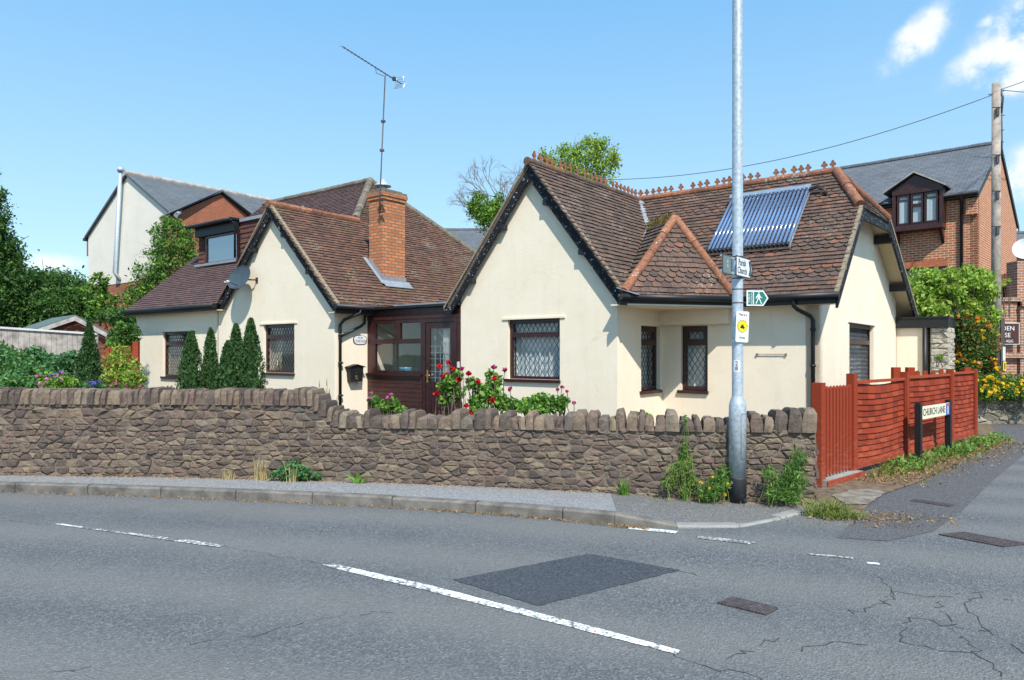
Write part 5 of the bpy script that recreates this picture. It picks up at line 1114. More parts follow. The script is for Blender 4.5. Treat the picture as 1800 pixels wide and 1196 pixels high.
# house name plate, letter box on the return wall
plq = Pl((A2, 0, 0), (0, 1, 0), (1, 0, 0)); ta, tb = T_(620, A2), T_(645, A2); zc = Zs(636, 598, A2); tm = (ta+tb)/2; rw, rh = (tb-ta)/2, .105
t = thing('house_name_plate', 'white oval house name plate reading The Lodge on the side wall by the porch', 'name plate', HF @ plq.p(tm, zc-.1))
def oval(mb, k, d, th):
    pts = []
    for i in range(40): a = 2*math.pi*i/40; w = 1+.04*math.cos(4*a+math.pi); pts.append(plq.p(tm+rw*k*w*math.cos(a), zc+rh*k*w*(abs(math.sin(a))**.8)*(1 if math.sin(a) > 0 else -1), d))
    mb.prism(pts, plq.n*th)
mb = MB(HF); oval(mb, 1.0, .0, .012); mb.build('border', 'sign_k', t); mb = MB(HF); oval(mb, .91, .012, .002); mb.build('face', 'sign_w', t)
text_obj('THE', .055, plq.X(tm, zc+.042, .0142), 'sign_k', t, sx=1.4); text_obj('LODGE', .075, plq.X(tm, zc-.030, .0142), 'sign_k', t, sx=1.5)
ta, tb = T_(613, A2+.1), T_(638, A2+.1); z0, z1 = Zs(626, 671, A2+.1), Zs(626, 642, A2+.1); t = thing('letter_box', 'black wall letter box with pitched lid mounted beside the porch', 'letter box', HF @ plq.p((ta+tb)/2, z0))
mb = MB(HF); i_ = (tb-ta)*.10; zk = z1-.045
mb.prism([plq.p(ta+i_, z0, 0), plq.p(tb-i_, z0, 0), plq.p(tb-.01, zk, 0), plq.p(ta+.01, zk, 0)], plq.n*.13); mb.build('box', 'black', t)
mb = MB(HF); tm = (ta+tb)/2
mb.prism([plq.p(ta-.03, zk-.01, 0), plq.p(tm, z1-.0, 0), plq.p(tb+.03, zk-.01, 0), plq.p(tb+.03, zk+.008, 0), plq.p(tm, z1+.02, 0), plq.p(ta-.03, zk+.008, 0)], plq.n*.16); mb.prism([plq.p(ta+.01, zk, .11), plq.p(tb-.01, zk, .11), plq.p(tm, z1, .11)], plq.n*.02); mb.build('lid', 'black', t)
mb = MB(HF); bx(mb, plq, tm-.035, tm+.035, z0+.05, z0+.08, .13, .134); mb.tube([plq.p(tm+.03*math.cos(a*.785), z0+.11+.018*math.sin(a*.785), .133) for a in range(9)], .004, 4); mb.tube([plq.p(tm, z0+.20, .13), plq.p(tm, z0+.20, .138)], .008, 8); mb.build('emblem', 'gold', t)

# ------------------------------------------------------------------ neighbours
g = MB(HF); g.box(S_(1629, 19.05)+.07, S_(1668, 19.05), 19.06, 19.9, .1, 2.2)
ps_ = thing('stone_pier', 'pale limestone rubble pier beside the black drainpipe at the cottage rear', 'pier', hs(-2.3, 19.1, 0)); g.build('core', 'limestone', ps_)
mb = MB(HF); sx0, sx1 = S_(1629, 19.05)+.08, S_(1668, 19.05)
rubble(mb, vor_cells(sx1-sx0, 2.1, .30, .13), lambda x, z, d: Vector((sx0+x, 19.05-d, z+.1)), gap=.008, dep=.03); rubble(mb, vor_cells(.8, 2.1, .3, .13), lambda x, z, d: Vector((sx1+d, 19.06+x, z+.1)), gap=.008, dep=.03); mb.build('stonework', 'limestone', ps_)
# --- far house on the left, pale gable over brick
T1 = 14.74; rs = -33.2; zr = Zt(225, 305, T1); le, re = -37.35, -29.1; ze = Zt(150, 413, T1)
nb = thing('gabled_house', 'tall pale rendered gable house with slate roof and brick base far left', 'house', hs(rs, 20, 0), -TH); zb0 = Zt(200, 500, T1); Lh = 13
g = MB(HF); g.add([(le, T1, zb0), (re, T1, zb0), (re, T1, ze), (rs, T1, zr-.12), (le, T1, ze)], [(0, 1, 2, 3, 4)]); g.build('gable_wall', 'whitewall', nb)
g = MB(HF); g.box(le, re, T1+.02, T1+Lh, -.1, zb0-.0); g.box(re-.2, re-.001, T1+.02, T1+Lh, zb0, ze); g.box(le+.001, le+.2, T1+.02, T1+Lh, zb0, ze); g.box(le-.18, le, T1+.0, T1+.25, ze-1.05, ze-.35); g.build('brick_wall', 'brick_far', nb)
g = MB(HF); k = (zr-ze)/(re-rs)
for sg in (1, -1):
    e = (re-rs)*sg; g.prism([(rs, T1-.12, zr), (rs+e*1.05, T1-.12, zr-(re-rs)*1.05*k), (rs+e*1.05, T1+Lh, zr-(re-rs)*1.05*k), (rs, T1+Lh, zr)], (0, 0, -.10))
g.build('roof', 'slate_far', nb); g = MB(HF); ridge_tiles(g, (rs, T1-.15, zr), (rs, T1+Lh, zr), .13, .45); g.build('ridge_tiles', 'wood_grey', nb)
sf = re+.35; ax = (T_(388, sf), Zs(388, 338, sf)); lf = (T_(277, sf), Zs(277, 386, sf)); hw_ = ax[0]-lf[0]; rf_ = (ax[0]+hw_, lf[1])
g = MB(HF); g.prism([(sf, lf[0]+.35, -.1), (sf, rf_[0]-.35, -.1), (sf, rf_[0]-.35, rf_[1]+.12), (sf, ax[0], ax[1]-.08), (sf, lf[0]+.35, lf[1]+.12)], (-.4, 0, 0)); g.build('brick_gable', 'brick_far', nb)
g = MB(HF); sb2 = rs+(zr-ax[1])/k
for q in (lf, rf_): sl2 = rs+(zr-q[1])/k; g.prism([(sf+.15, ax[0], ax[1]), (sf+.15, q[0], q[1]), (sl2, q[0], q[1]), (sb2, ax[0], ax[1])], (0, 0, .08))
g.build('gable_roof', 'slate_far', nb); g = MB(HF); g.tube([(sb2+.1, ax[0]-.1, ax[1]-.25), (rs+(zr-lf[1])/k+.3, lf[0]+.4, lf[1]+.15)], .09, 6)
g.build('lead_valley', 'lead', nb)
g = MB(HF); fx = T1-.22; g.tube([(S_(212, fx), fx, Zt(212, 300, fx)), (S_(201.5, fx), fx, Zt(201.5, 480, fx)), (S_(203, fx), fx+.2, Zt(204, 492, fx))], .085, 12); g.tube([(S_(212, fx), fx, Zt(212, 302, fx)), (S_(212, fx), fx, Zt(212, 295, fx))], .14, 12); g.build('flue', 'galv', nb)
g = MB(HF); g.box(le-.32, le-.1, T1-.12, T1+Lh, ze-.32, ze-.18); g.build('gutter', 'black', nb)
# --- slate roofs glimpsed between
def simple_house(name, label, x0, x1, yr, ye, Y, col_roof='slate_far', wallm='brick_far', dep=7):
    a, b = D_(x0, yr, Y), D_(x1, yr, Y); h = thing(name, label, 'house', ((a.x+b.x)/2, Y+dep/2, 0)); ez = EYE+(HZ-ye)/FP*(Y-dep*.5)
    m_ = MB(); m_.prism([(a.x, Y, a.z), (b.x, Y, a.z), (b.x, Y-dep*.5, ez), (a.x, Y-dep*.5, ez)], (0, 0, -.12)); m_.prism([(a.x, Y, a.z), (b.x, Y, a.z), (b.x, Y+dep*.5, ez), (a.x, Y+dep*.5, ez)], (0, 0, -.12)); m_.build('roof', col_roof, h)
    m_ = MB(); m_.box(a.x+.3, b.x-.3, Y-dep*.44, Y+dep*.44, -.1, ez+.1); m_.add([(b.x-.3, Y-dep*.44, ez), (b.x-.3, Y+dep*.44, ez), (b.x-.3, Y, a.z-.1)], [(0, 1, 2)]); m_.add([(a.x+.3, Y-dep*.44, ez), (a.x+.3, Y+dep*.44, ez), (a.x+.3, Y, a.z-.1)], [(0, 2, 1)]); m_.build('wall', wallm, h)
    m_ = MB(); ridge_tiles(m_, (a.x, Y, a.z), (b.x, Y, a.z), .12, .45); m_.build('ridge_tiles', 'slate', h); return h
simple_house('slate_house', 'low slate roofed house glimpsed between the two cottage roofs', 690, 960, 404.5, 440, 42)
simple_house('slate_house', 'slate roofed house behind the utility pole at the right edge', 1770, 1990, 410, 470, 40)
# --- red brick house on the right
C_ = Vector((14.3, 22.0)); sdv = Vector((.674, .739)); fdv = Vector((.739, -.674)); BW = 7.7; BL = 9.5
BF = Matrix(((fdv.x, sdv.x, 0, C_.x), (fdv.y, sdv.y, 0, C_.y), (0, 0, 1, 0), (0, 0, 0, 1)))       # local x along the front (0 = right corner), y back
bh = thing('brick_house', 'red brick house with dark slate roof and purple bay window at right', 'house', BF @ Vector((-4, 4, 0)), math.atan2(fdv.y, fdv.x))
ez = EYE+(HZ-334)/FP*22; rz = EYE+(HZ-251)/FP*24.6
wins = (-3.15, -.95, EYE+(HZ-486)/FP*22-1.4, EYE+(HZ-472)/FP*22.6)
plB = Pl((0, 0, 0), (1, 0, 0), (0, -1, 0)); plBs = Pl((0, 0, 0), (0, 1, 0), (1, 0, 0))
def pxB(x, y): # pixel -> (along, z) on the brick front
    k = (x-900)/FP; a = (k*C_.y-C_.x)/(fdv.x-k*fdv.y); return a, EYE+(HZ-y)/FP*(C_.y+fdv.y*a)
wa0, wa1 = pxB(1590, 470)[0], pxB(1665, 470)[0]; wz1 = pxB(1650, 469)[1]
wall('front_wall', plB, [(-BL, -.1), (0, -.1), (0, ez), (-BL, ez)], [(wa0, wa1, wz1-1.25, wz1)], 'brick_red', bh, F=BF)
wall('gable_wall', plBs, [(.0, -.1), (BW, -.1), (BW, ez), (BW/2, rz-.1), (0, ez)], [], 'brick_red', bh, F=BF)
g = MB(BF); g.box(-BL, -BL+.2, .2, BW, -.1, ez); g.box(-BL, -.2, BW-.2, BW-.01, -.1, ez); g.build('rear_wall', 'brick_red', bh)
window(bh, plB, wa0, wa1, wz1-1.25, wz1, tr=0, lat=False, cur='net', F=BF, fw=.09, d=-.02)
g = MB(BF); n = int((wa1-wa0+.2)/.075)
for i in range(n): a = wa0-.1+i*.075; bx(g, plB, a+.004, a+.071, wz1+.01, wz1+.23, -.02, .006)
g.build('brick_arch', m_plain('arch_brick', (.50, .16, .07), .9, .2), bh)
g = MB(BF); sl_ = (rz-ez)/(BW/2)
g.prism([(-BL-.2, -.25, ez-.25*sl_+.06), (.06, -.25, ez-.25*sl_+.06), (.06, BW/2, rz+.06), (-BL-.2, BW/2, rz+.06)], (0, 0, -.08)); g.prism([(-BL-.2, BW+.25, ez-.25*sl_+.06), (.06, BW+.25, ez-.25*sl_+.06), (.06, BW/2, rz+.06), (-BL-.2, BW/2, rz+.06)], (0, 0, -.08))
g.build('roof', 'slate', bh)
g = MB(BF); ridge_tiles(g, (-BL-.2, BW/2, rz+.07), (.05, BW/2, rz+.07), .1, .45); g.build('ridge_tiles', 'slate', bh)
g = MB(BF); g.tube([(-BL, -.3, ez-.12), (.05, -.3, ez-.12)], .06, 8); g.box(-BL, .0, -.26, -.0, ez-.22, ez-.19); a = pxB(1691, 400)[0]; g.tube([(a, -.3, ez-.15), (a, -.06, ez-.35), (a, -.06, 0)], .045, 8); g.build('gutter', 'black', bh)
g = MB(BF)
for (y0, z0, y1, z1) in ((-.25, ez-.25*sl_, BW/2, rz), (BW+.25, ez-.25*sl_, BW/2, rz)): g.prism([(.03, y0, z0+.02), (.03, y1, z1+.02), (.03, y1, z1-.16), (.03, y0, z0-.14)], (.03, 0, 0))
g.build('bargeboard', 'black', bh)
g = MB(BF); g.box(-.3, -.0, -.12, .02, ez-.75, ez-.25); g.build('brick_corbel', 'brick_red', bh)
# purple bay window under its own little gable
b0, b1 = pxB(1566, 400)[0], pxB(1663, 400)[0]; bz0, bz1 = pxB(1640, 398)[1]+.02, pxB(1640, 343)[1]+.05; bm = (b0+b1)/2; bt = pxB(1612, 312)[1]; D0 = .42
b0 += .15
bay = MB(BF); plY = Pl((0, -D0, 0), (1, 0, 0), (0, -1, 0))
bx(bay, plY, b0, b1, bz0-.14, bz0+.04, -D0, .03); bx(bay, plY, b0, b0+.10, bz0, bz1, -D0, 0); bx(bay, plY, b1-.10, b1, bz0, bz1, -D0, 0); bx(bay, plY, b0, b1, bz1, bz1+.12, -D0, .02)
bay.prism([plY.p(b0-.05, bz1+.12, -.01), plY.p(b1+.05, bz1+.12, -.01), plY.p(bm, bt, -.01)], (0, .06, 0))
for a in (b0+.03, b1-.13): bay.prism([plY.p(a, bz0-.14, -.02), plY.p(a, bz0-.14, -D0), plY.p(a, bz0-.6, -D0)], (.09, 0, 0))
by = bay.build('bay_window', 'upvc2', bh)
g = MB(BF)
for q in (-1, 1):
    e = (b1-b0)/2+.18; p0_, p1_ = plY.p(bm, bt+.05, .10), plY.p(bm+q*e, bz1+.12-.03, .10); g.prism([p0_, p1_, p1_+Vector((0, 1.6, 0)), p0_+Vector((0, 2.4, 0))], (0, 0, .05))
g.build('bay_roof', 'slate', by)
g = MB(BF)
for q in (-1, 1): e = (b1-b0)/2+.18; p0_, p1_ = plY.p(bm, bt+.05, .105), plY.p(bm+q*e, bz1+.12-.03, .105); g.prism([p0_, p1_, p1_+Vector((0, 0, .05)), p0_+Vector((0, 0, .05))], (0, -.02, 0))
g.build('verge', 'wood_grey', by)
cuts = [b0+.12, b0+.12+(b1-b0-.24)*.33, b0+.12+(b1-b0-.24)*.655, b1-.12]
for i in range(3):
    fr = MB(BF); a0, a1 = cuts[i]+.02, cuts[i+1]-.02
    bx(fr, plY, a0, a0+.05, bz0+.06, bz1-.02, -.06, .0); bx(fr, plY, a1-.05, a1, bz0+.06, bz1-.02, -.06, .0); bx(fr, plY, a0+.05, a1-.05, bz0+.06, bz0+.11, -.06, -.002); bx(fr, plY, a0+.05, a1-.05, bz1-.07, bz1-.02, -.06, -.002)
    if i == 1: zz = bz1-.38; bx(fr, plY, a0+.05, a1-.05, zz-.045, zz+.045, -.06, .004)
    w_ = fr.build('casement', 'upvc', by); gp_ = MB(BF); gp_.quad(plY.p(a0+.05, bz0+.11, -.03), plY.p(a1-.05, bz0+.11, -.03), plY.p(a1-.05, bz1-.07, -.03), plY.p(a0+.05, bz1-.07, -.03)); gp_.build('pane', 'glass', w_)
    cu = MB(BF); m = 7
    for k in range(m): a = a0+.06+(a1-a0-.12)*k/m; cu.obox(plY.p(a, bz0+.1, -.07), Vector(((a1-a0-.12)/m*.8, .02, 0)), Vector((0, 0, bz1-bz0-.15)), Vector((0, .004, 0)))
    cu.build('blind', 'net', w_)
g = MB(BF); bx(g, plY, b0+.1, b1-.1, bz0+.04, bz1, -.40, -.39); g.build('room_back', 'dark', by)
# thin chimney-side aerial of the brick house
ap = thing('slim_aerial', 'thin vertical aerial rod with short cross bars above the brick house roof', 'aerial', D_(1760, 268, 23.0))
g = MB(); p0_, p1_ = D_(1761.5, 272, 23.5), D_(1761, 182, 23.5); g.tube([p0_, p1_], .02, 6); g.build('mast', 'dark_metal', ap); g = MB()
for y, w in ((203, .06), (229, .05), (250, .04)): p = D_(1761, y, 23.5); g.tube([p-Vector((w, 0, 0)), p+Vector((w*1.5, 0, 0))], .015, 5)
g.build('cross_bars', 'dark_metal', ap)
# white satellite dish at right edge
ds = thing('white_dish', 'white satellite dish partly out of the frame at the right edge', 'satellite dish', D_(1803, 440, 21)); dcc = D_(1803, 437, 21); g = MB(); dn2 = Vector((-.5, -.8, .3)).normalized(); q1 = dn2.cross(up3).normalized(); q2 = q1.cross(dn2)
V_ = [dcc-dn2*.07]+[dcc+(q1*math.cos(2*math.pi*k/24)+q2*math.sin(2*math.pi*k/24)*1.0)*.33*f+dn2*(-.07+.07*f*f) for f in (.33, .66, 1) for k in range(24)]
g.add(V_, [(0, 1+k, 1+(k+1) % 24) for k in range(24)]+[(1+i*24+k, 1+(i+1)*24+k, 1+(i+1)*24+(k+1) % 24, 1+i*24+(k+1) % 24) for i in range(2) for k in range(24)], 0, True); g.build('reflector', 'white_p', ds)
g = MB(); g.tube([dcc-dn2*.07, dcc-dn2*.2, Vector((dcc.x+.1, dcc.y+.2, 0))], .025, 6); g.build('pole', 'dark_metal', ds)
# --- brick pier with sign, low wall on the right, brick buttress
pw = thing('brick_wall', 'weathered brick garden wall with stepped coping carrying the brown sign at right edge', 'wall', D_(1800, 640, 19.5)); g = MB()
a, b = D_(1735, 526, 20.2), D_(1789, 526, 20.0); zt_ = a.z-.08; g.box(a.x, b.x, 20.0, 20.5, .0, zt_); g.box(b.x, b.x+3, 19.9, 20.5, 0, zt_); t_ = D_(1782, 460, 20.4); g.box(t_.x, t_.x+2.5, 20.25, 20.7, zt_, t_.z); g.build('brickwork', 'brick_pier', pw)
g = MB(); g.box(a.x-.05, b.x+.03, 19.93, 20.55, zt_, zt_+.10); g.box(b.x+.0, b.x+3, 19.82, 20.55, zt_-.14, zt_-.02); zz = D_(1780, 622, 20).z; g.box(a.x, b.x+3, 19.86, 19.99, zz-.12, zz+.03); g.build('coping', 'brick_pier', pw)
c0_, c1_ = D_(1726, 568, 19.95), D_(1785.5, 606, 19.95); t = thing('close_sign', 'dark brown sign with white letters on the brick wall behind the pole', 'sign', (c0_.x, 19.9, c1_.z)); g = MB(); g.box(c0_.x, c1_.x, 19.80, 19.84, c1_.z, c0_.z); g.build('border', 'sign_w', t)
g = MB(); g.box(c0_.x+.02, c1_.x-.02, 19.793, 19.80, c1_.z+.02, c0_.z-.02); g.build('plate', 'sign_brown', t); H = c0_.z-c1_.z
XT = lambda z, x=0: axes(Vector(((c0_.x+c1_.x)/2+x, 19.791, z)), Vector((1, 0, 0)), up3, Vector((0, -1, 0)))
text_obj('GARDEN', .175, XT(c0_.z-H*.27, -.03), 'sign_w', t, sx=1.02); text_obj('CLOSE', .175, XT(c0_.z-H*.58, -.04), 'sign_w', t, sx=1.0); text_obj('4QG', .10, XT(c0_.z-H*.85, .19), 'sign_w', t)
bf = thing('board_fence', 'brown timber fence panels above the weathered brick wall at right', 'fence', D_(1765, 520, 21.2)); g = MB(); a, b = D_(1730, 488, 21.2), D_(1784, 480, 21.2)
for i in range(9): w = (b.x-a.x)/9; g.box(a.x+i*w, a.x+i*w+w*.96, 21.2+.02*(i % 2), 21.24+.02*(i % 2), 1.6, a.z+.02*i)
g.build('boards', 'shed_red', bf)
lw = thing('low_stone_wall', 'low lichen-covered stone wall under the yellow flowering shrub beside the lane', 'wall', D_(1760, 740, 16.4)); pA, pB = G_(1700, 747), G_(1900, 745); Lq = (pB-pA).length; dq = (pB-pA).normalized(); nq = Vector((dq.y, -dq.x, 0))
s_ = m_stone('lichened_stone', [(0, (.20, .18, .14)), (.5, (.30, .27, .21)), (1, (.38, .35, .28))]); g = MB(); rubble(g, vor_cells(Lq, .55, .3, .16), lambda x, z, d: pA+dq*x+nq*d+up3*z, gap=.006, dep=.03); g.build('stonework', s_, lw)
g = MB(); g.obox(pA, dq*Lq, -nq*.4, up3*.54); g.build('core', s_, lw)
mb = MB(); mb.add([pA-nq*.2+up3*.5, pB-nq*.2+up3*.5, pB-nq*5+up3*.9, pA-nq*3.2+up3*.9], [(0, 1, 2, 3)]); o = mb.build('flower_bank', 'soil'); o['kind'] = 'structure'
# --- telegraph pole and its wires
pp = D_(1751, 690, 18.6); pole = thing('telegraph_pole', 'tall weathered wooden telegraph pole beside the brown sign at right', 'utility pole', (pp.x, pp.y, .4)); ztp = EYE+(HZ-147)/FP*18.6
g = MB(); g.tube([(pp.x, pp.y, .3), (pp.x-.0, pp.y, ztp)], [.122, .098], 16); g.build('shaft', 'pole_wood', pole)
for y in (195, 278, 341, 403): g = MB(); z = D_(0, y, 18.6).z; g.tube([(pp.x-.16, pp.y-.10, z+.05), (pp.x+.04, pp.y-.12, z+.05)], .014, 5); g.box(pp.x-.07, pp.x-.0, pp.y-.13, pp.y-.10, z-.16, z+.03); g.build('pole_step', 'dark_metal', pole)
g = MB()
g.tube([(pp.x+.11, pp.y, D_(0, 160, 18.6).z), (pp.x+.16, pp.y-.02, D_(0, 172, 18.6).z), (pp.x+.10, pp.y-.05, D_(0, 200, 18.6).z)], .03, 6); g.tube([(pp.x-.2, pp.y, D_(0, 167, 18.6).z), (pp.x+.2, pp.y, D_(0, 160, 18.6).z)], .012, 5)
g.build('wire_bracket', 'dark_metal', pole)
g = MB(); z0 = D_(0, 655, 18.45).z; g.box(pp.x+.02, pp.x+.12, pp.y-.15, pp.y-.12, z0, z0+1.4); g.build('cable_guard', 'grate', pole); g = MB(); g.box(pp.x+.07, pp.x+.145, pp.y-.17, pp.y-.151, z0+.05, z0+.28); g.build('yellow_plate', 'sign_y', pole)
g = MB(); g.box(pp.x+.095, pp.x+.125, pp.y-.173, pp.y-.171, z0+.08, z0+.25); g.build('plate_mark', 'sign_k', pole); g = MB(); g.box(pp.x+.06, pp.x+.13, pp.y-.165, pp.y-.151, z0+.30, z0+.66); g.build('notice', 'white_p', pole)
def wire(label, p, q, sag, n=24):
    g = MB(); g.tube([p.lerp(q, i/n)-up3*sag*4*(i/n)*(1-i/n) for i in range(n+1)], .011, 5); tag(g.build('overhead_wire', 'wire'), label, 'wire')
wire('long thin wire sagging from the telegraph pole towards the tree behind the cottage', D_(1745, 167, 18.6), D_(1060, 316, 25), .55)
wire('upper short wire running off the right edge from the telegraph pole', D_(1757, 158, 18.6), D_(1900, 92, 22), .1); wire('lower short wire running level off the right edge from the pole', D_(1757, 158, 18.6), D_(1900, 157, 26), .1)
# --- shed and fences on the left
sh = thing('garden_shed', 'red-brown timber shed with grey-green felt roof behind the grey fence', 'shed', D_(120, 640, 22)); Fs = 21.5
ap_, lf_, rg_ = D_(140, 557, Fs), D_(82, 577, Fs), D_(191, 584, Fs); bk_ = Vector((-5.2, 4.6, 0)).normalized()*2.6; ll = lf_; 
g = MB(); g.prism([(lf_.x+.1, Fs, .2), (rg_.x-.1, Fs, .2), (rg_.x-.1, Fs, rg_.z-.02), (ap_.x, Fs, ap_.z-.08), (lf_.x+.1, Fs, lf_.z-.02)], bk_*.9); g.build('wall', 'shed_red', sh)
g = MB()
for i in range(12): z = lf_.z-.05-.14*i; g.box(lf_.x+.1, rg_.x-.1, Fs-.02, Fs-.001, z-.135, z-.012)
for i in range(4): f = i/4; g.box(ap_.x+(lf_.x-ap_.x)*(1-f)*.9, ap_.x+(rg_.x-ap_.x)*(1-f)*.9, Fs-.02, Fs-.001, lf_.z-.0+(ap_.z-lf_.z)*f*.85-.0, lf_.z+(ap_.z-lf_.z)*(f*.85+.17))
g.build('cladding', 'shed_red', sh)
g = MB(); e_ = Vector((0, -.2, 0))
g.prism([ap_+e_, lf_+e_+Vector((-.15, 0, -.05)), lf_+bk_+Vector((-.15, 0, -.05)), ap_+bk_], (0, 0, .05)); g.prism([ap_+e_, rg_+e_+Vector((.15, 0, -.08)), rg_+bk_+Vector((.15, 0, -.08)), ap_+bk_], (0, 0, .05)); g.build('roof', 'felt', sh)
g = MB(); g.prism([ap_+e_*1.05, lf_+e_*1.05+Vector((-.15, 0, -.05)), lf_+e_*1.05+Vector((-.15, 0, -.17)), ap_+e_*1.05+Vector((0, 0, -.13))], (0, -.03, 0)); g.prism([ap_+e_*1.05, rg_+e_*1.05+Vector((.15, 0, -.08)), rg_+e_*1.05+Vector((.15, 0, -.20)), ap_+e_*1.05+Vector((0, 0, -.13))], (0, -.03, 0)); g.build('bargeboard', 'wood_grey', sh)
gf_ = thing('board_fence', 'grey weathered vertical board fence in front of the shed at left', 'fence', D_(90, 640, 17)); g = MB(); fA, fB = D_(-60, 574, 17.3), D_(172, 589, 19.2); Ln = (fB-fA).length; df = (fB-fA); n = 24
for i in range(n): p = fA+df*(i/n); p.z = .2; g.obox(p, Vector((df.x, df.y, 0))/n*.94, Vector((.0, .03+.02*(i % 2), 0)), up3*(fA.z+(fB.z-fA.z)*i/n-.2+random.uniform(-.01, .01)))
g.build('boards', 'wood_grey', gf_); g = MB(); g.prism([fA, fB, fB+up3*.05, fA+up3*.05], (0, -.06, 0)); g.build('capping', 'white_p', gf_)
rp = thing('picket_gate', 'low red picket gate with one tall post beside the far left cottage corner', 'gate', D_(215, 640, 18)); xs_ = [186, 193.5, 201, 208.5, 216, 223.5]
for i, x in enumerate(xs_):
    p = D_(x, 607+3*abs(i-3)*.4, 18.6); g = MB(); g.prism([(p.x, p.y, .2), (p.x+.085, p.y, .2), (p.x+.085, p.y, p.z-.03), (p.x+.043, p.y, p.z), (p.x, p.y, p.z-.03)], (0, .02, 0)); g.build('picket', 'redwood', rp)
p = D_(233, 603, 18.6); g = MB(); g.box(p.x, p.x+.14, p.y, p.y+.1, .2, p.z+.04); g.build('post', 'redwood', rp); g = MB(); a = D_(186, 620, 18.62); g.box(a.x, p.x, a.y+.02, a.y+.05, a.z-.1, a.z); g.build('rail', 'redwood', rp)
bwl = thing('block_wall', 'pale low wall with concrete coping behind the shed', 'wall', D_(180, 560, 27)); g = MB(); a, b = D_(128, 549, 27), D_(230, 549, 27); g.box(a.x, b.x, 27, 27.3, 0, a.z-.15); g.build('brickwork', 'brick_far', bwl); g = MB(); g.box(a.x-.1, b.x+.1, 26.9, 27.4, a.z-.15, a.z+.02); g.build('coping', 'concrete', bwl)

# ------------------------------------------------------------------ planting
def blob(c, r, n, shell=.55):
    d = rng.normal(size=(n, 3)); d /= np.linalg.norm(d, axis=1)[:, None]; f = (shell+(1-shell)*rng.random(n))[:, None]
    return np.asarray(c, float)+d*f*np.asarray(r, float)
def branch_tube(mb, p, q, r0, r1, wob=.1, n=5):
    p, q = Vector(p), Vector(q); L_ = (q-p).length; pts = []
    for i in range(n+1):
        f = i/n; w = Vector((random.gauss(0, 1), random.gauss(0, 1), random.gauss(0, .6)))*wob*L_*f*(1-f)*.8; pts.append(p.lerp(q, f)+w+up3*L_*.08*math.sin(math.pi*f))
    mb.tube(pts, [r0+(r1-r0)*i/n for i in range(n+1)], 6, cap=False); return pts
def make_tree(name, label, base, clumps, leafm, n_leaf, size, cat='tree', tr=.18, bark='bark', twigs=0, group=None, up=.0, shell=.45, cluster=True, spread=.15):
    """clumps: (x,y,z,r) world; trunk climbs to them; leaves fill sub-clusters so that gaps stay open"""
    t = thing(name, label, cat, base, 0, group); base = Vector(base); mb = MB(); cen = sum((Vector(c[:3]) for c in clumps), Vector())/len(clumps)
    top = Vector((base.x*.4+cen.x*.6, base.y*.5+cen.y*.5, base.z+(cen.z-base.z)*.75)); tp = branch_tube(mb, base, top, tr, tr*.5, .06, 7)
    C = []
    for c in clumps:
        cv = Vector(c[:3]); s_ = tp[random.randint(3, 7)] if cv.z > base.z+(top.z-base.z)*.5 else tp[random.randint(1, 4)]
        bp = branch_tube(mb, s_, cv, tr*.35, tr*.09, .12)
        for _ in range(4): branch_tube(mb, bp[random.randint(2, 5)], cv+Vector([random.gauss(0, c[3]*.6) for _ in range(3)]), tr*.12, tr*.03, .15, 3)
        m = int(n_leaf*c[3]**2/sum(k[3]**2 for k in clumps)); ns = max(6, int(m/38)) if cluster else 1
        if cluster:
            sc_ = blob(cv, (c[3], c[3], c[3]*.8), ns, shell)
            for p in sc_: C.append(p+rng.normal(size=(max(3, m//ns), 3))*c[3]*spread)
        else: C.append(blob(cv, (c[3], c[3], c[3]*.85), m, shell))
    mb.build('trunk', bark, t)
    lm = leafm if isinstance(leafm, list) else [leafm]; C = np.concatenate(C)
    rng.shuffle(C); 
    for k, l in enumerate(lm): leaf_cloud('crown', C[k::len(lm)], size, l, t, up=up)
    if twigs:
        mb = MB()
        for _ in range(twigs):
            c = random.choice(clumps); cv = Vector(c[:3]); d = Vector([random.gauss(0, 1), random.gauss(0, 1), abs(random.gauss(.5, .8))]).normalized(); branch_tube(mb, cv, cv+d*c[3]*random.uniform(.9, 1.8), tr*.07, tr*.015, .15, 4)
        mb.build('twigs', bark, t)
    return t
def conifer(name, label, x, ytop, ybase, wpx, Y, leafm='l_conifer', n=7000, size=.075, group=None, lobes=1, ex=.62):
    top, b = D_(x, ytop, Y), D_(x, ybase, Y); b.z = min(b.z, .3); t = thing(name, label, 'shrub', b, 0, group); Rm = wpx/2/FP*Y; H = top.z-b.z
    mb = MB(); mb.tube([b, b+up3*H*.8], [Rm*.12, .015], 8); mb.build('trunk', 'bark', t)
    zb_ = D_(x, ybase, Y).z-b.z; h = rng.random(n)**1.15; z = h*H; prof = np.minimum(1, (1-h)**ex*(1.3 if ex < .8 else 1.12))*Rm*1.08; ang = rng.random(n)*2*np.pi
    p1_, p2_ = random.uniform(0, 6), random.uniform(0, 6); lump = 1+.20*np.sin(ang*4+h*9+p1_)+.14*np.sin(ang*9-h*21+p2_)+.06*rng.normal(size=n); rr_ = prof*lump*(.72+.3*rng.random(n)**.5)+.01
    C = np.stack([b.x+np.cos(ang)*rr_, b.y+np.sin(ang)*rr_, b.z+z], 1); out = np.stack([np.cos(ang)*.5, np.sin(ang)*.5, np.full(n, 1.2)], 1)
    o = leaf_cloud('foliage', C, size, leafm, t, out=out, aspect=.32); 
    mb = MB(); m = 14; pr = [(b+up3*H*k/8, max(.01, min(1, (1-k/8)**ex*(1.3 if ex < .8 else 1.12))*Rm*.70)) for k in range(9)]; mb.tube([p for p, r in pr], [r for p, r in pr], m); mb.build('inner_foliage', 'l_conifer', t)
    return t
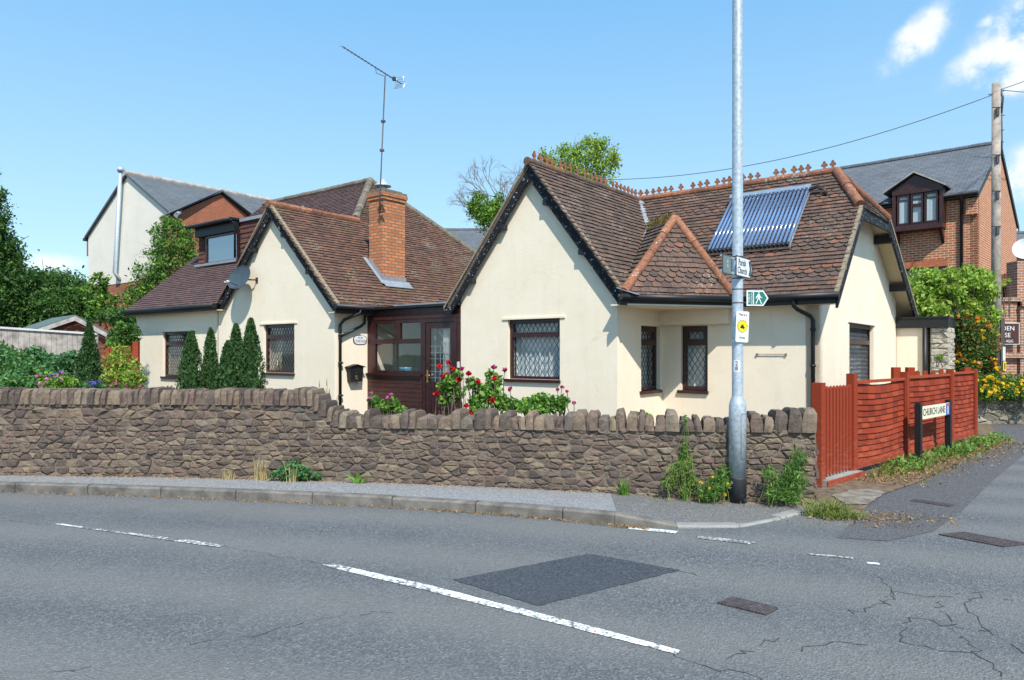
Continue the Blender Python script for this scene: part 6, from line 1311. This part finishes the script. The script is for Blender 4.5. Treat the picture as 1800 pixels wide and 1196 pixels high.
grpc = 'clipped upright conifers in the front garden'
conifer('conifer_shrub', 'widest cone-shaped conifer left of the cottage before the grey fence', 157, 560, 700, 74, 12.5, group=grpc, n=9000, size=.06, ex=1.15)
conifer('conifer_shrub', 'conifer directly in front of the far left cottage window', 336, 583, 690, 42, 12.6, group=grpc, n=6000, size=.055)
conifer('conifer_shrub', 'slim conifer between the far left window and the gable', 370, 577, 690, 30, 12.7, group=grpc, n=5000, size=.055)
conifer('conifer_shrub', 'shorter front conifer of the group left of the gable window', 401, 600, 690, 42, 12.1, group=grpc, n=5000, size=.055)
conifer('conifer_shrub', 'middle tall conifer of the group left of the gable window', 415, 570, 690, 38, 12.7, group=grpc, n=6000, size=.055)
conifer('conifer_shrub', 'tallest conifer nearest to the left gable window', 441, 560, 690, 42, 12.4, group=grpc, n=7000, size=.055)
def shrub(name, label, spots, leafm, n, size, cat='shrub', flowers=None, stems='bark', zb=.25, up=.15, group=None, asp=.5, sr=.012):
    """spots: (px, py, depth, radius m, squash)"""
    cs = [(D_(x, y, Y), r, q) for x, y, Y, r, q in spots]; b = sum((c for c, r, q in cs), Vector())/len(cs); b.z = zb; t = thing(name, label, cat, b, 0, group)
    mb = MB()
    for c, r, q in cs:
        for _ in range(3): branch_tube(mb, (c.x+random.uniform(-.1, .1), c.y+random.uniform(-.1, .1), zb), c+Vector((random.gauss(0, r*.4), random.gauss(0, r*.3), r*q*.3)), sr, sr*.4, .1, 4)
    mb.build('stems', stems, t); w = [r*r*q for c, r, q in cs]; C = np.concatenate([blob(c, (r, r, r*q), int(n*k/sum(w)), .35) for (c, r, q), k in zip(cs, w)])
    C = C[C[:, 2] > zb]; lm = leafm if isinstance(leafm, list) else [leafm]; rng.shuffle(C)
    for k, l in enumerate(lm): leaf_cloud('leaves', C[k::len(lm)], size, l, t, up=up, aspect=asp)
    if flowers:
        for (pm, cnt, fr, sz, pts) in flowers:
            for i in range(cnt):
                if pts: x, y, Y = pts[i]; c = D_(x, y, Y)
                else: k = random.randrange(len(cs)); cc, r, q = cs[k]; d = Vector((random.gauss(0, 1), -abs(random.gauss(.6, .6)), random.gauss(.35, .7))).normalized(); c = cc+Vector((d.x*r, d.y*r, d.z*r*q))*1.02
                m_ = int(fr); leaf_cloud('flower', blob(c, (sz, sz, sz*.8), m_, .1), sz*1.3, pm, t, aspect=.9, up=.1)
    return t
shrub('leafy_shrub', 'large dark green shrub spilling over the wall at the left edge', [(15, 655, 11, .42, .95), (-40, 650, 10.4, .55, .9), (45, 668, 10.3, .30, 1), (25, 680, 9.8, .28, .7), (72, 668, 10.6, .25, .9), (5, 625, 11.2, .22, .9), (40, 636, 11.2, .18, .9)], ['l_shrub', 'l_mid'], 9500, .062)
shrub('grey_green_shrub', 'grey-green bushy shrub in front of the grey fence', [(80, 638, 13.5, .26, .9), (110, 645, 13.2, .28, .9), (60, 628, 13, .22, 1), (128, 632, 13.3, .18, 1.1)], 'l_shrub', 2600, .07)
shrub('sedum_clump', 'lime clump with dusty pink and violet flowers behind the wall', [(95, 680, 9.9, .18, .8), (108, 676, 10, .2, .8), (85, 668, 10, .14, .8)], 'l_bright', 1500, .05, flowers=[('p_dust', 14, 12, .028, None), ('p_vio', 5, 10, .022, [(82, 662, 9.9), (90, 659, 9.9), (98, 657, 9.95), (104, 654, 9.95), (94, 664, 9.85)]), ('p_pink', 3, 12, .025, [(102, 660, 9.8), (110, 655, 9.8), (83, 667, 9.8)])], cat='plant')
shrub('violet_flowers', 'violet flower cluster behind the wall before the widest conifer', [(165, 682, 9.9, .13, .7), (175, 684, 9.9, .1, .7)], 'l_shrub', 500, .05, flowers=[('p_vio', 9, 8, .02, [(156, 671, 9.8), (162, 668, 9.8), (168, 672, 9.8), (174, 675, 9.8), (160, 676, 9.8), (166, 677, 9.8), (171, 670, 9.8), (164, 673, 9.75), (178, 673, 9.8)])], cat='plant')
shrub('golden_shrub', 'yellow-green shrub with orange tips beside the red picket gate', [(205, 640, 11.5, .22, 1.1), (222, 655, 11.5, .26, 1), (232, 668, 11.3, .24, .9), (202, 668, 11.3, .24, .9), (212, 622, 11.7, .16, 1)], ['l_bright', 'l_lime', 'l_autumn'], 3600, .055)
shrub('dark_phlox', 'small pink flowered plants with dark red leaves behind the wall', [(222, 685, 10, .14, .8), (240, 688, 10, .14, .7), (205, 684, 10, .12, .8), (258, 690, 10.4, .12, .6)], ['l_autumn', 'l_mid'], 1000, .05, flowers=[('p_pink', 12, 9, .02, None), ('p_mag', 5, 9, .02, None)], cat='plant')
shrub('pink_wisps', 'wispy pink flowering stems under the far left window', [(272, 690, 10.5, .14, .5), (299, 685, 10.5, .07, 1)], 'l_shrub', 200, .03, flowers=[('p_dust', 14, 5, .016, None)], cat='plant')
# trees on the left
def Dp(x, y, Y, r): v = D_(x, y, Y); return (v.x, v.y, v.z, r)
tA = [Dp(-49, 320, 25.5, 0.68), Dp(-39, 350, 25.5, 0.87), Dp(-24, 385, 25.5, 0.83), Dp(-64, 400, 25.5, 1.17), Dp(-16, 420, 25.5, 0.83), Dp(-44, 440, 25.5, 1.27), Dp(-9, 455, 25.5, 0.87), Dp(-64, 480, 25.5, 1.46), Dp(11, 480, 25.5, 0.83), Dp(-7, 500, 25.5, 1.08), Dp(18, 525, 25.5, 0.97), Dp(-32, 540, 25.5, 1.46), Dp(48, 500, 25.5, 0.68), Dp(38, 540, 25.5, 0.87), Dp(-24, 300, 25.5, 0.34), Dp(-17, 560, 25.5, 0.97), Dp(3, 575, 25.5, 0.59)]
make_tree('cypress_tree', 'tall dark green cypress tree cut by the left edge', D_(-30, 640, 25.5), tA, ['l_dark', 'l_dark', 'l_mid'], 52000, .12, tr=.25, up=-.25)
tB = [Dp(80, 520, 27, 1.1), Dp(110, 515, 27, 1.0), Dp(130, 535, 26.5, .8), Dp(95, 545, 26, 1.2), Dp(60, 555, 26, 1.1), Dp(130, 560, 26.5, .9), Dp(150, 550, 27, .6), Dp(75, 500, 27.5, .7), Dp(20, 570, 26, 1.4), Dp(118, 500, 27.5, .5)]
make_tree('round_tree', 'rounded dark green tree behind the shed roof', D_(100, 640, 27), tB, ['l_dark', 'l_mid'], 34000, .125, tr=.2)
make_tree('ash_sapling', 'light feathery young tree before the brick base of the pale house', D_(172, 620, 25), [Dp(172, 500, 25, .4), Dp(165, 520, 25, .5), Dp(182, 530, 25, .5), Dp(170, 545, 25, .6), Dp(175, 486, 25, .2)], ['l_mid', 'l_bright'], 1900, .13, tr=.05, twigs=10)
tC = [Dp(294, 392, 25, 0.32), Dp(279, 410, 25, 0.37), Dp(312, 405, 25, 0.41), Dp(294, 430, 25, 0.51), Dp(324, 430, 25, 0.51), Dp(269, 440, 25, 0.37), Dp(312, 460, 25, 0.55), Dp(279, 470, 25, 0.51), Dp(256, 485, 25, 0.46), Dp(294, 495, 25, 0.55), Dp(244, 510, 25, 0.46), Dp(269, 520, 25, 0.55), Dp(229, 540, 25, 0.46), Dp(249, 560, 25, 0.55), Dp(222, 575, 25, 0.46), Dp(209, 590, 25, 0.41), Dp(339, 400, 25, 0.28), Dp(334, 455, 25, 0.37)]
make_tree('leaning_tree', 'loose green tree rising between the pale house and the dormer', D_(285, 640, 25), tC, ['l_mid', 'l_mid', 'l_bright'], 10500, .10, tr=.07, twigs=60, spread=.24)
shrub('climbing_ivy', 'ivy and creeper growing over the back fence left of the cottage corner', [(212, 560, 21.8, .4, .9), (208, 592, 21, .3, 1), (226, 590, 19.5, .35, 1), (190, 556, 24.5, .4, .6)], ['l_dark', 'l_mid'], 5200, .08)
shrub('leafy_creeper', 'bright leafy creeper beside the shed gable', [(204, 604, 19.4, .25, .9), (212, 582, 19.5, .18, 1.6), (196, 612, 19.3, .18, 1)], ['l_bright', 'l_mid'], 1800, .08)
# tree behind the cottage
tD = [Dp(1035, 272, 26, .62), Dp(1064, 285, 26, .5), Dp(1000, 286, 26, .6), Dp(970, 296, 26, .5), Dp(1048, 312, 26, .7), Dp(1010, 315, 26, .7), Dp(1076, 272, 26, .32), Dp(1042, 254, 26, .34), Dp(1015, 264, 26, .35), Dp(985, 318, 26, .6), Dp(952, 292, 26, .34), Dp(1062, 256, 26, .28), Dp(940, 310, 26, .4), Dp(1085, 290, 26, .25), Dp(958, 272, 26, .28), Dp(990, 266, 26, .26), Dp(968, 310, 26, .5), Dp(930, 330, 26, .4)]
make_tree('backyard_tree', 'sunlit yellow-green tree rising behind the ridge finials of the main gable', D_(1010, 600, 26.5), tD, ['l_bright', 'l_lime', 'l_lime'], 10000, .10, tr=.08, bark='bark_pale', twigs=90, spread=.27)
tE = [Dp(835, 350, 25, .35), Dp(850, 375, 25, .5), Dp(870, 355, 25, .4), Dp(862, 385, 25, .5), Dp(835, 365, 25, .3), Dp(880, 370, 25, .3)]
tt = make_tree('half_bare_tree', 'half bare tree with leafless upper twigs left of the main gable', D_(890, 600, 25.4), tE, ['l_mid', 'l_bright', 'l_bright'], 4200, .09, tr=.08, bark='bark_pale', twigs=35, spread=.25)
mb = MB(); rt0 = D_(900, 400, 25.2)
def fork(p, d, L_, r, dep):
    q = p+d*L_; branch_tube(mb, p, q, r, r*.6, .12, 4)
    if dep: 
        for _ in range(3 if dep > 1 else 4): dd = (d+Vector([random.gauss(0, .5), random.gauss(0, .4), random.gauss(.05, .4)])).normalized(); fork(p.lerp(q, random.uniform(.5, 1)), dd, L_*random.uniform(.55, .8), r*.58, dep-1)
for d in ((-.7, 0, .75), (-.35, 0, 1), (.1, 0, 1), (-.95, 0, .4), (-.5, 0, .9)): fork(rt0, Vector(d).normalized(), 1.15, .028, 4)
mb.build('bare_branches', 'bark_pale', tt)
# right side greenery
iv = [(x+random.uniform(-8, 8), y+random.uniform(-7, 7), random.uniform(17.5, 18.3), random.uniform(.18, .36), random.uniform(.7, 1.1)) for x in range(1612, 1740, 17) for y in (492, 510, 530, 548)]+[(1600, 505, 18, .3, .8), (1735, 570, 18, .3, 1.4), (1730, 600, 18, .25, 1.4), (1640, 480, 18.3, .2, .7), (1700, 474, 18.3, .22, .7), (1722, 482, 18.3, .2, .8)]
shrub('golden_honeysuckle', 'bright yellow-green climbing shrub topping the wall beside the telegraph pole', iv, ['l_lime', 'l_lime', 'l_bright'], 13000, .10, zb=.4)
shrub('flowering_creeper', 'dark creeper with orange and yellow flowers below the bright climbing shrub', [(1690, 580, 17.6, .45, 1.2), (1700, 620, 17.6, .45, 1.2), (1690, 650, 17.4, .4, 1), (1725, 610, 17.8, .4, 1.6), (1735, 650, 17.8, .3, 1.2)], ['l_dark', 'l_mid', 'l_autumn'], 9000, .07, zb=.3, flowers=[('p_org', 26, 10, .05, None), ('p_yel', 22, 10, .05, None)])
shrub('yellow_flower_shrub', 'low shrub covered in yellow flowers on top of the low stone wall', [(1725, 680, 16.3, .32, .9), (1750, 678, 16.4, .38, .85), (1780, 680, 16.4, .36, .9), (1815, 680, 16.4, .4, .9), (1765, 690, 16.1, .3, .7), (1735, 692, 16, .28, .7), (1800, 692, 16, .3, .7)], ['l_mid', 'l_bright', 'l_dark'], 9000, .055, zb=.35, flowers=[('p_yel', 100, 9, .042, None)])
mb = MB(); a, b = D_(1600, 480, 18.9), D_(1745, 500, 18.9); mb.box(a.x, b.x, 18.9, 19.2, 0, 3.1); tag(mb.build('tall_garden_wall', 'brick_pier'), 'tall old brick wall almost hidden under the climbing shrubs', 'wall')
shrub('sprig', 'small plant sprouting from the top of the weathered brick wall', [(1760, 500, 19.6, .14, .8), (1772, 494, 19.6, .12, .6)], 'l_lime', 180, .07, zb=2.6, cat='plant')
shrub('wall_fern', 'small fern growing out of the pale stone pier', [(1653, 628, 15.6, .08, .8)], 'l_bright', 70, .05, zb=1.3, cat='plant')
# roses in front of the porch
def rose(name, label, spots, blooms, leafn, pm, dk=None, leafm=('l_mid', 'l_bright'), fsz=.045, stems=()):
    fl = [(pm, len(blooms), 40, fsz*.72, blooms)]
    if dk: fl.append(('p_mag', len(dk), 20, fsz*.75, dk))
    t = shrub(name, label, spots, list(leafm), leafn, .05, flowers=fl, cat='rose bush', asp=.65, zb=.25); mb = MB()
    for (x, y, Y) in blooms+list(dk or []): c = D_(x, y, Y); b = D_(x+random.uniform(-12, 12), 760, Y+.05); b.z = .3; branch_tube(mb, b, c, .008, .004, .08, 6)
    for (x, y, Y) in stems: c = D_(x, y, Y); b = D_(x+random.uniform(-5, 5), 780, Y); b.z = .25; branch_tube(mb, b, c, .012, .006, .06, 6)
    mb.build('canes', 'bark', t)
rose('red_rose_bush', 'tall rose bush with bright red blooms in front of the porch door', [(785, 680, 10, .14, .9), (800, 690, 10, .16, .9), (780, 705, 10, .1, .8), (805, 660, 10.1, .09, 1), (792, 672, 9.9, .12, .9)], [(772, 644, 9.9), (788, 637, 9.9), (785, 659, 9.9), (767, 692, 9.85), (806, 667, 9.9), (778, 662, 9.95), (795, 648, 10)], 900, 'p_red', stems=[(800, 700, 10), (808, 690, 10)])
rose('red_rose_bush', 'loose red rose bush against the cream wall right of the porch', [(830, 675, 9.8, .13, .8), (850, 690, 9.8, .16, .9), (838, 705, 9.7, .13, .8), (870, 670, 9.9, .13, .9), (868, 695, 9.8, .17, .9), (885, 710, 9.7, .17, .8), (860, 658, 9.9, .08, .8), (845, 720, 9.6, .14, .6), (905, 715, 9.7, .1, .7)], [(824, 657, 9.7), (869, 665, 9.7), (840, 671, 9.7), (865, 703, 9.6), (820, 713, 9.6), (826, 725, 9.55)], 2100, 'p_red', dk=[(888, 650, 9.7), (868, 645, 9.8), (897, 684, 9.7), (812, 649, 9.8)], stems=[(830, 690, 9.8), (852, 700, 9.8), (872, 690, 9.8), (845, 680, 9.8)])
rose('magenta_rose_bush', 'bushy green rose with magenta blooms below the main gable window', [(935, 710, 9.3, .16, .7), (955, 706, 9.3, .15, .8), (975, 712, 9.2, .16, .8), (925, 718, 9.2, .14, .6), (990, 705, 9.3, .1, .8), (945, 722, 9.1, .16, .5), (905, 712, 9.3, .1, .8)], [(988, 680, 9.2), (997, 688, 9.2), (1009, 708, 9.1), (980, 685, 9.25)], 2000, 'p_mag', fsz=.032)
rose('pink_rose_bush', 'small rose bush with pale pink blooms in front of the porch cladding', [(665, 712, 10.3, .12, .8), (680, 718, 10.2, .13, .7), (655, 702, 10.3, .08, .9), (692, 708, 10.2, .09, .9), (705, 722, 10.1, .1, .6)], [(651, 691, 10.2), (651, 701, 10.2), (680, 699, 10.1), (687, 694, 10.1)], 1000, 'p_pink', fsz=.035)
# ------------------------------------------------------------------ weeds, grasses, litter
def blades(name, label, x, y0, ytop, Y, n, mat, spread=.1, cat='plant', w=.008, zb=.05, lean=.12, kind=None):
    mb = MB(); b = D_(x, y0, Y); H = D_(x, ytop, Y).z-b.z
    for _ in range(n):
        p = b+Vector((max(-2, min(2, random.gauss(0, 1)))*spread, max(-2, min(2, random.gauss(0, 1)))*spread*.4, 0)); p.z = zb if zb is not None else b.z; h = (b.z-p.z)+H*random.uniform(.45, 1); d = Vector((random.gauss(0, lean), random.gauss(0, lean), 0)); sd = Vector((random.gauss(0, 1), random.gauss(0, 1), 0)).normalized()*w
        m1 = p+d*h*.4+up3*h*.55; tp_ = p+d*h*1.3+up3*h; mb.add([p-sd, p+sd, m1+sd*.8, m1-sd*.8, tp_], [(0, 1, 2, 3), (3, 2, 4)])
    o = mb.build(name, mat); tag(o, label, cat)
    if kind: o['kind'] = kind
    return o
def wz(x): # depth of wall base at pixel column
    k = u_at_px(x); return wat(k)[0].y
def weed(name, label, spots, n, leafm, size=.045, flowers=None, asp=.3, zb=.05): return shrub(name, label, spots, leafm, n, size, cat='weed', flowers=flowers, zb=zb, asp=asp, up=.5, sr=.0035, stems='l_weed')
Yw = wz(510)-.12; weed('creeping_ivy', 'patch of dark green creeper at the wall foot beside the pavement', [(500, 830, Yw, .10, .9), (515, 825, Yw, .12, 1), (535, 832, Yw, .11, .7), (480, 835, Yw, .06, .7), (558, 836, Yw, .06, .5)], 900, 'l_shrub', .04, asp=.8)
Yw = wz(460)-.1; blades('dry_grass_tuft', 'pale dry grass tuft left of the dark creeper patch', 460, 842, 796, Yw, 60, 'straw', .04, w=.005); blades('dry_grass_tuft', 'short dry grass tuft nearest the left of the creeper', 400, 840, 820, wz(400)-.1, 40, 'straw', .05, w=.005); blades('dry_grass_tuft', 'tall dry stalks growing through the creeper patch', 514, 842, 800, wz(514)-.2, 12, 'straw', .03, w=.005)
blades('dock_leaves', 'broad leaved dock plant at the wall foot right of the creeper', 628, 848, 828, wz(628)-.12, 14, 'l_weed', .04, w=.025, lean=.5)
blades('tall_weed', 'small upright green weed at the wall foot left of the tall weeds', 1097, 866, 834, wz(1097)-.1, 26, 'l_weed', .025, w=.010, lean=.25)
Yw = wz(1205)-.10
weed('tangled_weed', 'tangled feathery weeds against the wall left of the lamp column', [(1188, 830, Yw, .10, 1.2), (1205, 815, Yw, .11, 1.1), (1216, 845, Yw, .1, 1), (1176, 848, Yw, .09, 1), (1205, 862, Yw, .08, .8)], 1100, ['l_weed', 'l_grass'], .05, asp=.16)
o = blades('spire_weed', 'tall single spire weed rising above the wall left of the lamp column', 1205, 868, 712, Yw+.02, 3, 'l_weed', .012, w=.007, lean=.02); 
weed('spire_weed', 'leafy top of the tall spire weed above the coping stones', [(1205, 740, Yw, .022, 3.2), (1204, 790, Yw, .035, 3.5)], 130, 'l_weed', .04, asp=.3, zb=.3)
Yw = wz(1255)-.16
weed('ragwort', 'yellow flowered weed clump at the left foot of the lamp column', [(1250, 862, Yw, .14, .9), (1264, 850, Yw, .12, 1.1), (1238, 868, Yw, .11, .8), (1272, 835, Yw+.03, .08, 1.6)], 1200, ['l_weed', 'l_mid'], .045, [('p_yel', 5, 14, .016, [(1232, 849, Yw-.1), (1254, 839, Yw-.1), (1279, 851, Yw-.12), (1275, 870, Yw-.12), (1247, 858, Yw-.12)])], asp=.2)
Yw = wz(1380)-.14
weed('feathery_weed', 'large feathery weed clump right of the lamp column by the wall end', [(1375, 855, Yw, .16, .9), (1394, 835, Yw, .14, 1), (1404, 808, Yw, .10, 1.2), (1362, 868, Yw-.05, .13, .6), (1388, 872, Yw-.05, .13, .6), (1352, 832, Yw, .09, 1), (1405, 850, Yw, .1, 1)], 2200, ['l_weed', 'l_mid'], .05, asp=.16)
blades('grass_clump', 'yellow-green grass clump at the stone wall end', 1452, 905, 868, 7.05, 160, 'l_grass', .10, w=.006, zb=.01, lean=.5); blades('grass_clump', 'low green grass spreading over the kerb end by the lane', 1475, 908, 893, 6.95, 220, 'l_grass', .13, w=.006, zb=.01, lean=.7)
# verge weeds (uncountable) + litter
C = []; Vx = []
mb = MB()
for _ in range(1500):
    f = random.random()**.8; u = FL*f*1.05+.3; o_ = .10+abs(random.gauss(0, .18+.12*(1-f))); p = fa+fd*(u-.3)+fn*o_; h = random.uniform(.04, .16)*(1.2-.5*min(1, o_/.5)); sd = Vector((random.gauss(0, 1), random.gauss(0, 1), 0)).normalized()*random.choice([.006, .008, .02]); d = Vector((random.gauss(0, .5), random.gauss(0, .5), 0))
    if noise.noise(Vector((u*1.7, o_*3, 3))) < -.12: continue
    m1 = p+d*h*.4+up3*h*.6; mb.add([p-sd+up3*.012, p+sd+up3*.012, m1+sd, m1-sd, p+d*h*1.2+up3*h], [(0, 1, 2, 3), (3, 2, 4)])
tag(mb.build('verge_weeds', 'l_grass'), 'low mixed weeds and grasses growing along the foot of the red fence', 'weeds', kind='stuff')
Cg = [fa+fd*(FL*random.choice([.18, .22, .30, .52, .56, .60, .62, .66, .80, .92, 1.05])+random.gauss(0, .16))+fn*random.uniform(.12, .5)+up3*random.uniform(.02, .15) for _ in range(1500)]
tag(leaf_cloud('verge_weeds', Cg, .05, 'l_weed', up=.4, aspect=.5), 'broad leaved green weeds in patches before the red fence', 'weeds', kind='stuff')
def litter(n, fnp, mat='litter', size=.022, label='', nm='leaf_litter'):
    C = np.array([fnp() for _ in range(n)]); o = leaf_cloud(nm, C, size, mat, up=-.0, aspect=.45); tag(o, label, 'litter', kind='stuff'); return o
def lw_():
    u = LW*random.random(); p, t, q = wat(u); d = abs(random.gauss(0, .05)) if u < LW*.7 else abs(random.gauss(0, .09)); return tuple(Vector((p.x, p.y, p.z+.006))+q*(d+.01-.12*0))
litter(4200, lw_, label='dry brown leaf litter along the foot of the stone wall')
def lk():
    Pn = KT[:9]; i = min(7, int(8*random.random()**.75)); p = Pn[i].lerp(Pn[i+1], random.random()); t = (Pn[i+1]-Pn[i]).normalized(); q = Vector((t.y, -t.x, 0)); return (p.x+q.x*abs(random.gauss(0, .04)), p.y+q.y*abs(random.gauss(0, .04))-.01, .008+random.random()*.012)
litter(1500, lk, 'litter', .02, 'dry straw and leaf litter gathered in the gutter below the kerb')
def lv_():
    u = FL*1.1*random.random(); o_ = .15+abs(random.gauss(.25, .25)); p = fa+fd*(u-.4)+fn*o_; return (p.x, p.y, .02+.015*random.random())
litter(3600, lv_, 'litter', .03, 'dry brown leaves and stalks covering the verge beside the lane')
def lg(): return (random.gauss(3.5, .35), random.gauss(6.9, .16), .012+.01*random.random())
litter(900, lg, 'litter', .022, 'scattered dry leaves at the corner between wall end and lane')
mb = MB()
for x in [566, 578, 582, 590, 552, 560, 574]: b = D_(x, 740, 9.6); t_ = D_(x+random.uniform(-4, 4), random.uniform(655, 700), 9.6); b.z = .3; branch_tube(mb, b, t_, .004, .002, .05, 5); mb.tube([t_-up3*.12, t_-up3*.06, t_], [.003, .008, .002], 5)
tag(mb.build('seed_stalks', 'straw'), 'dry seed stalks rising behind the wall near the cottage corner', 'plant')
shrub('low_weed', 'small green sprig peeping over the coping below the recessed windows', [(1128, 727, 8.2, .05, .5), (1140, 729, 8.2, .04, .5), (1115, 729, 8.2, .04, .4)], 'l_bright', 90, .04, zb=.6, cat='plant')
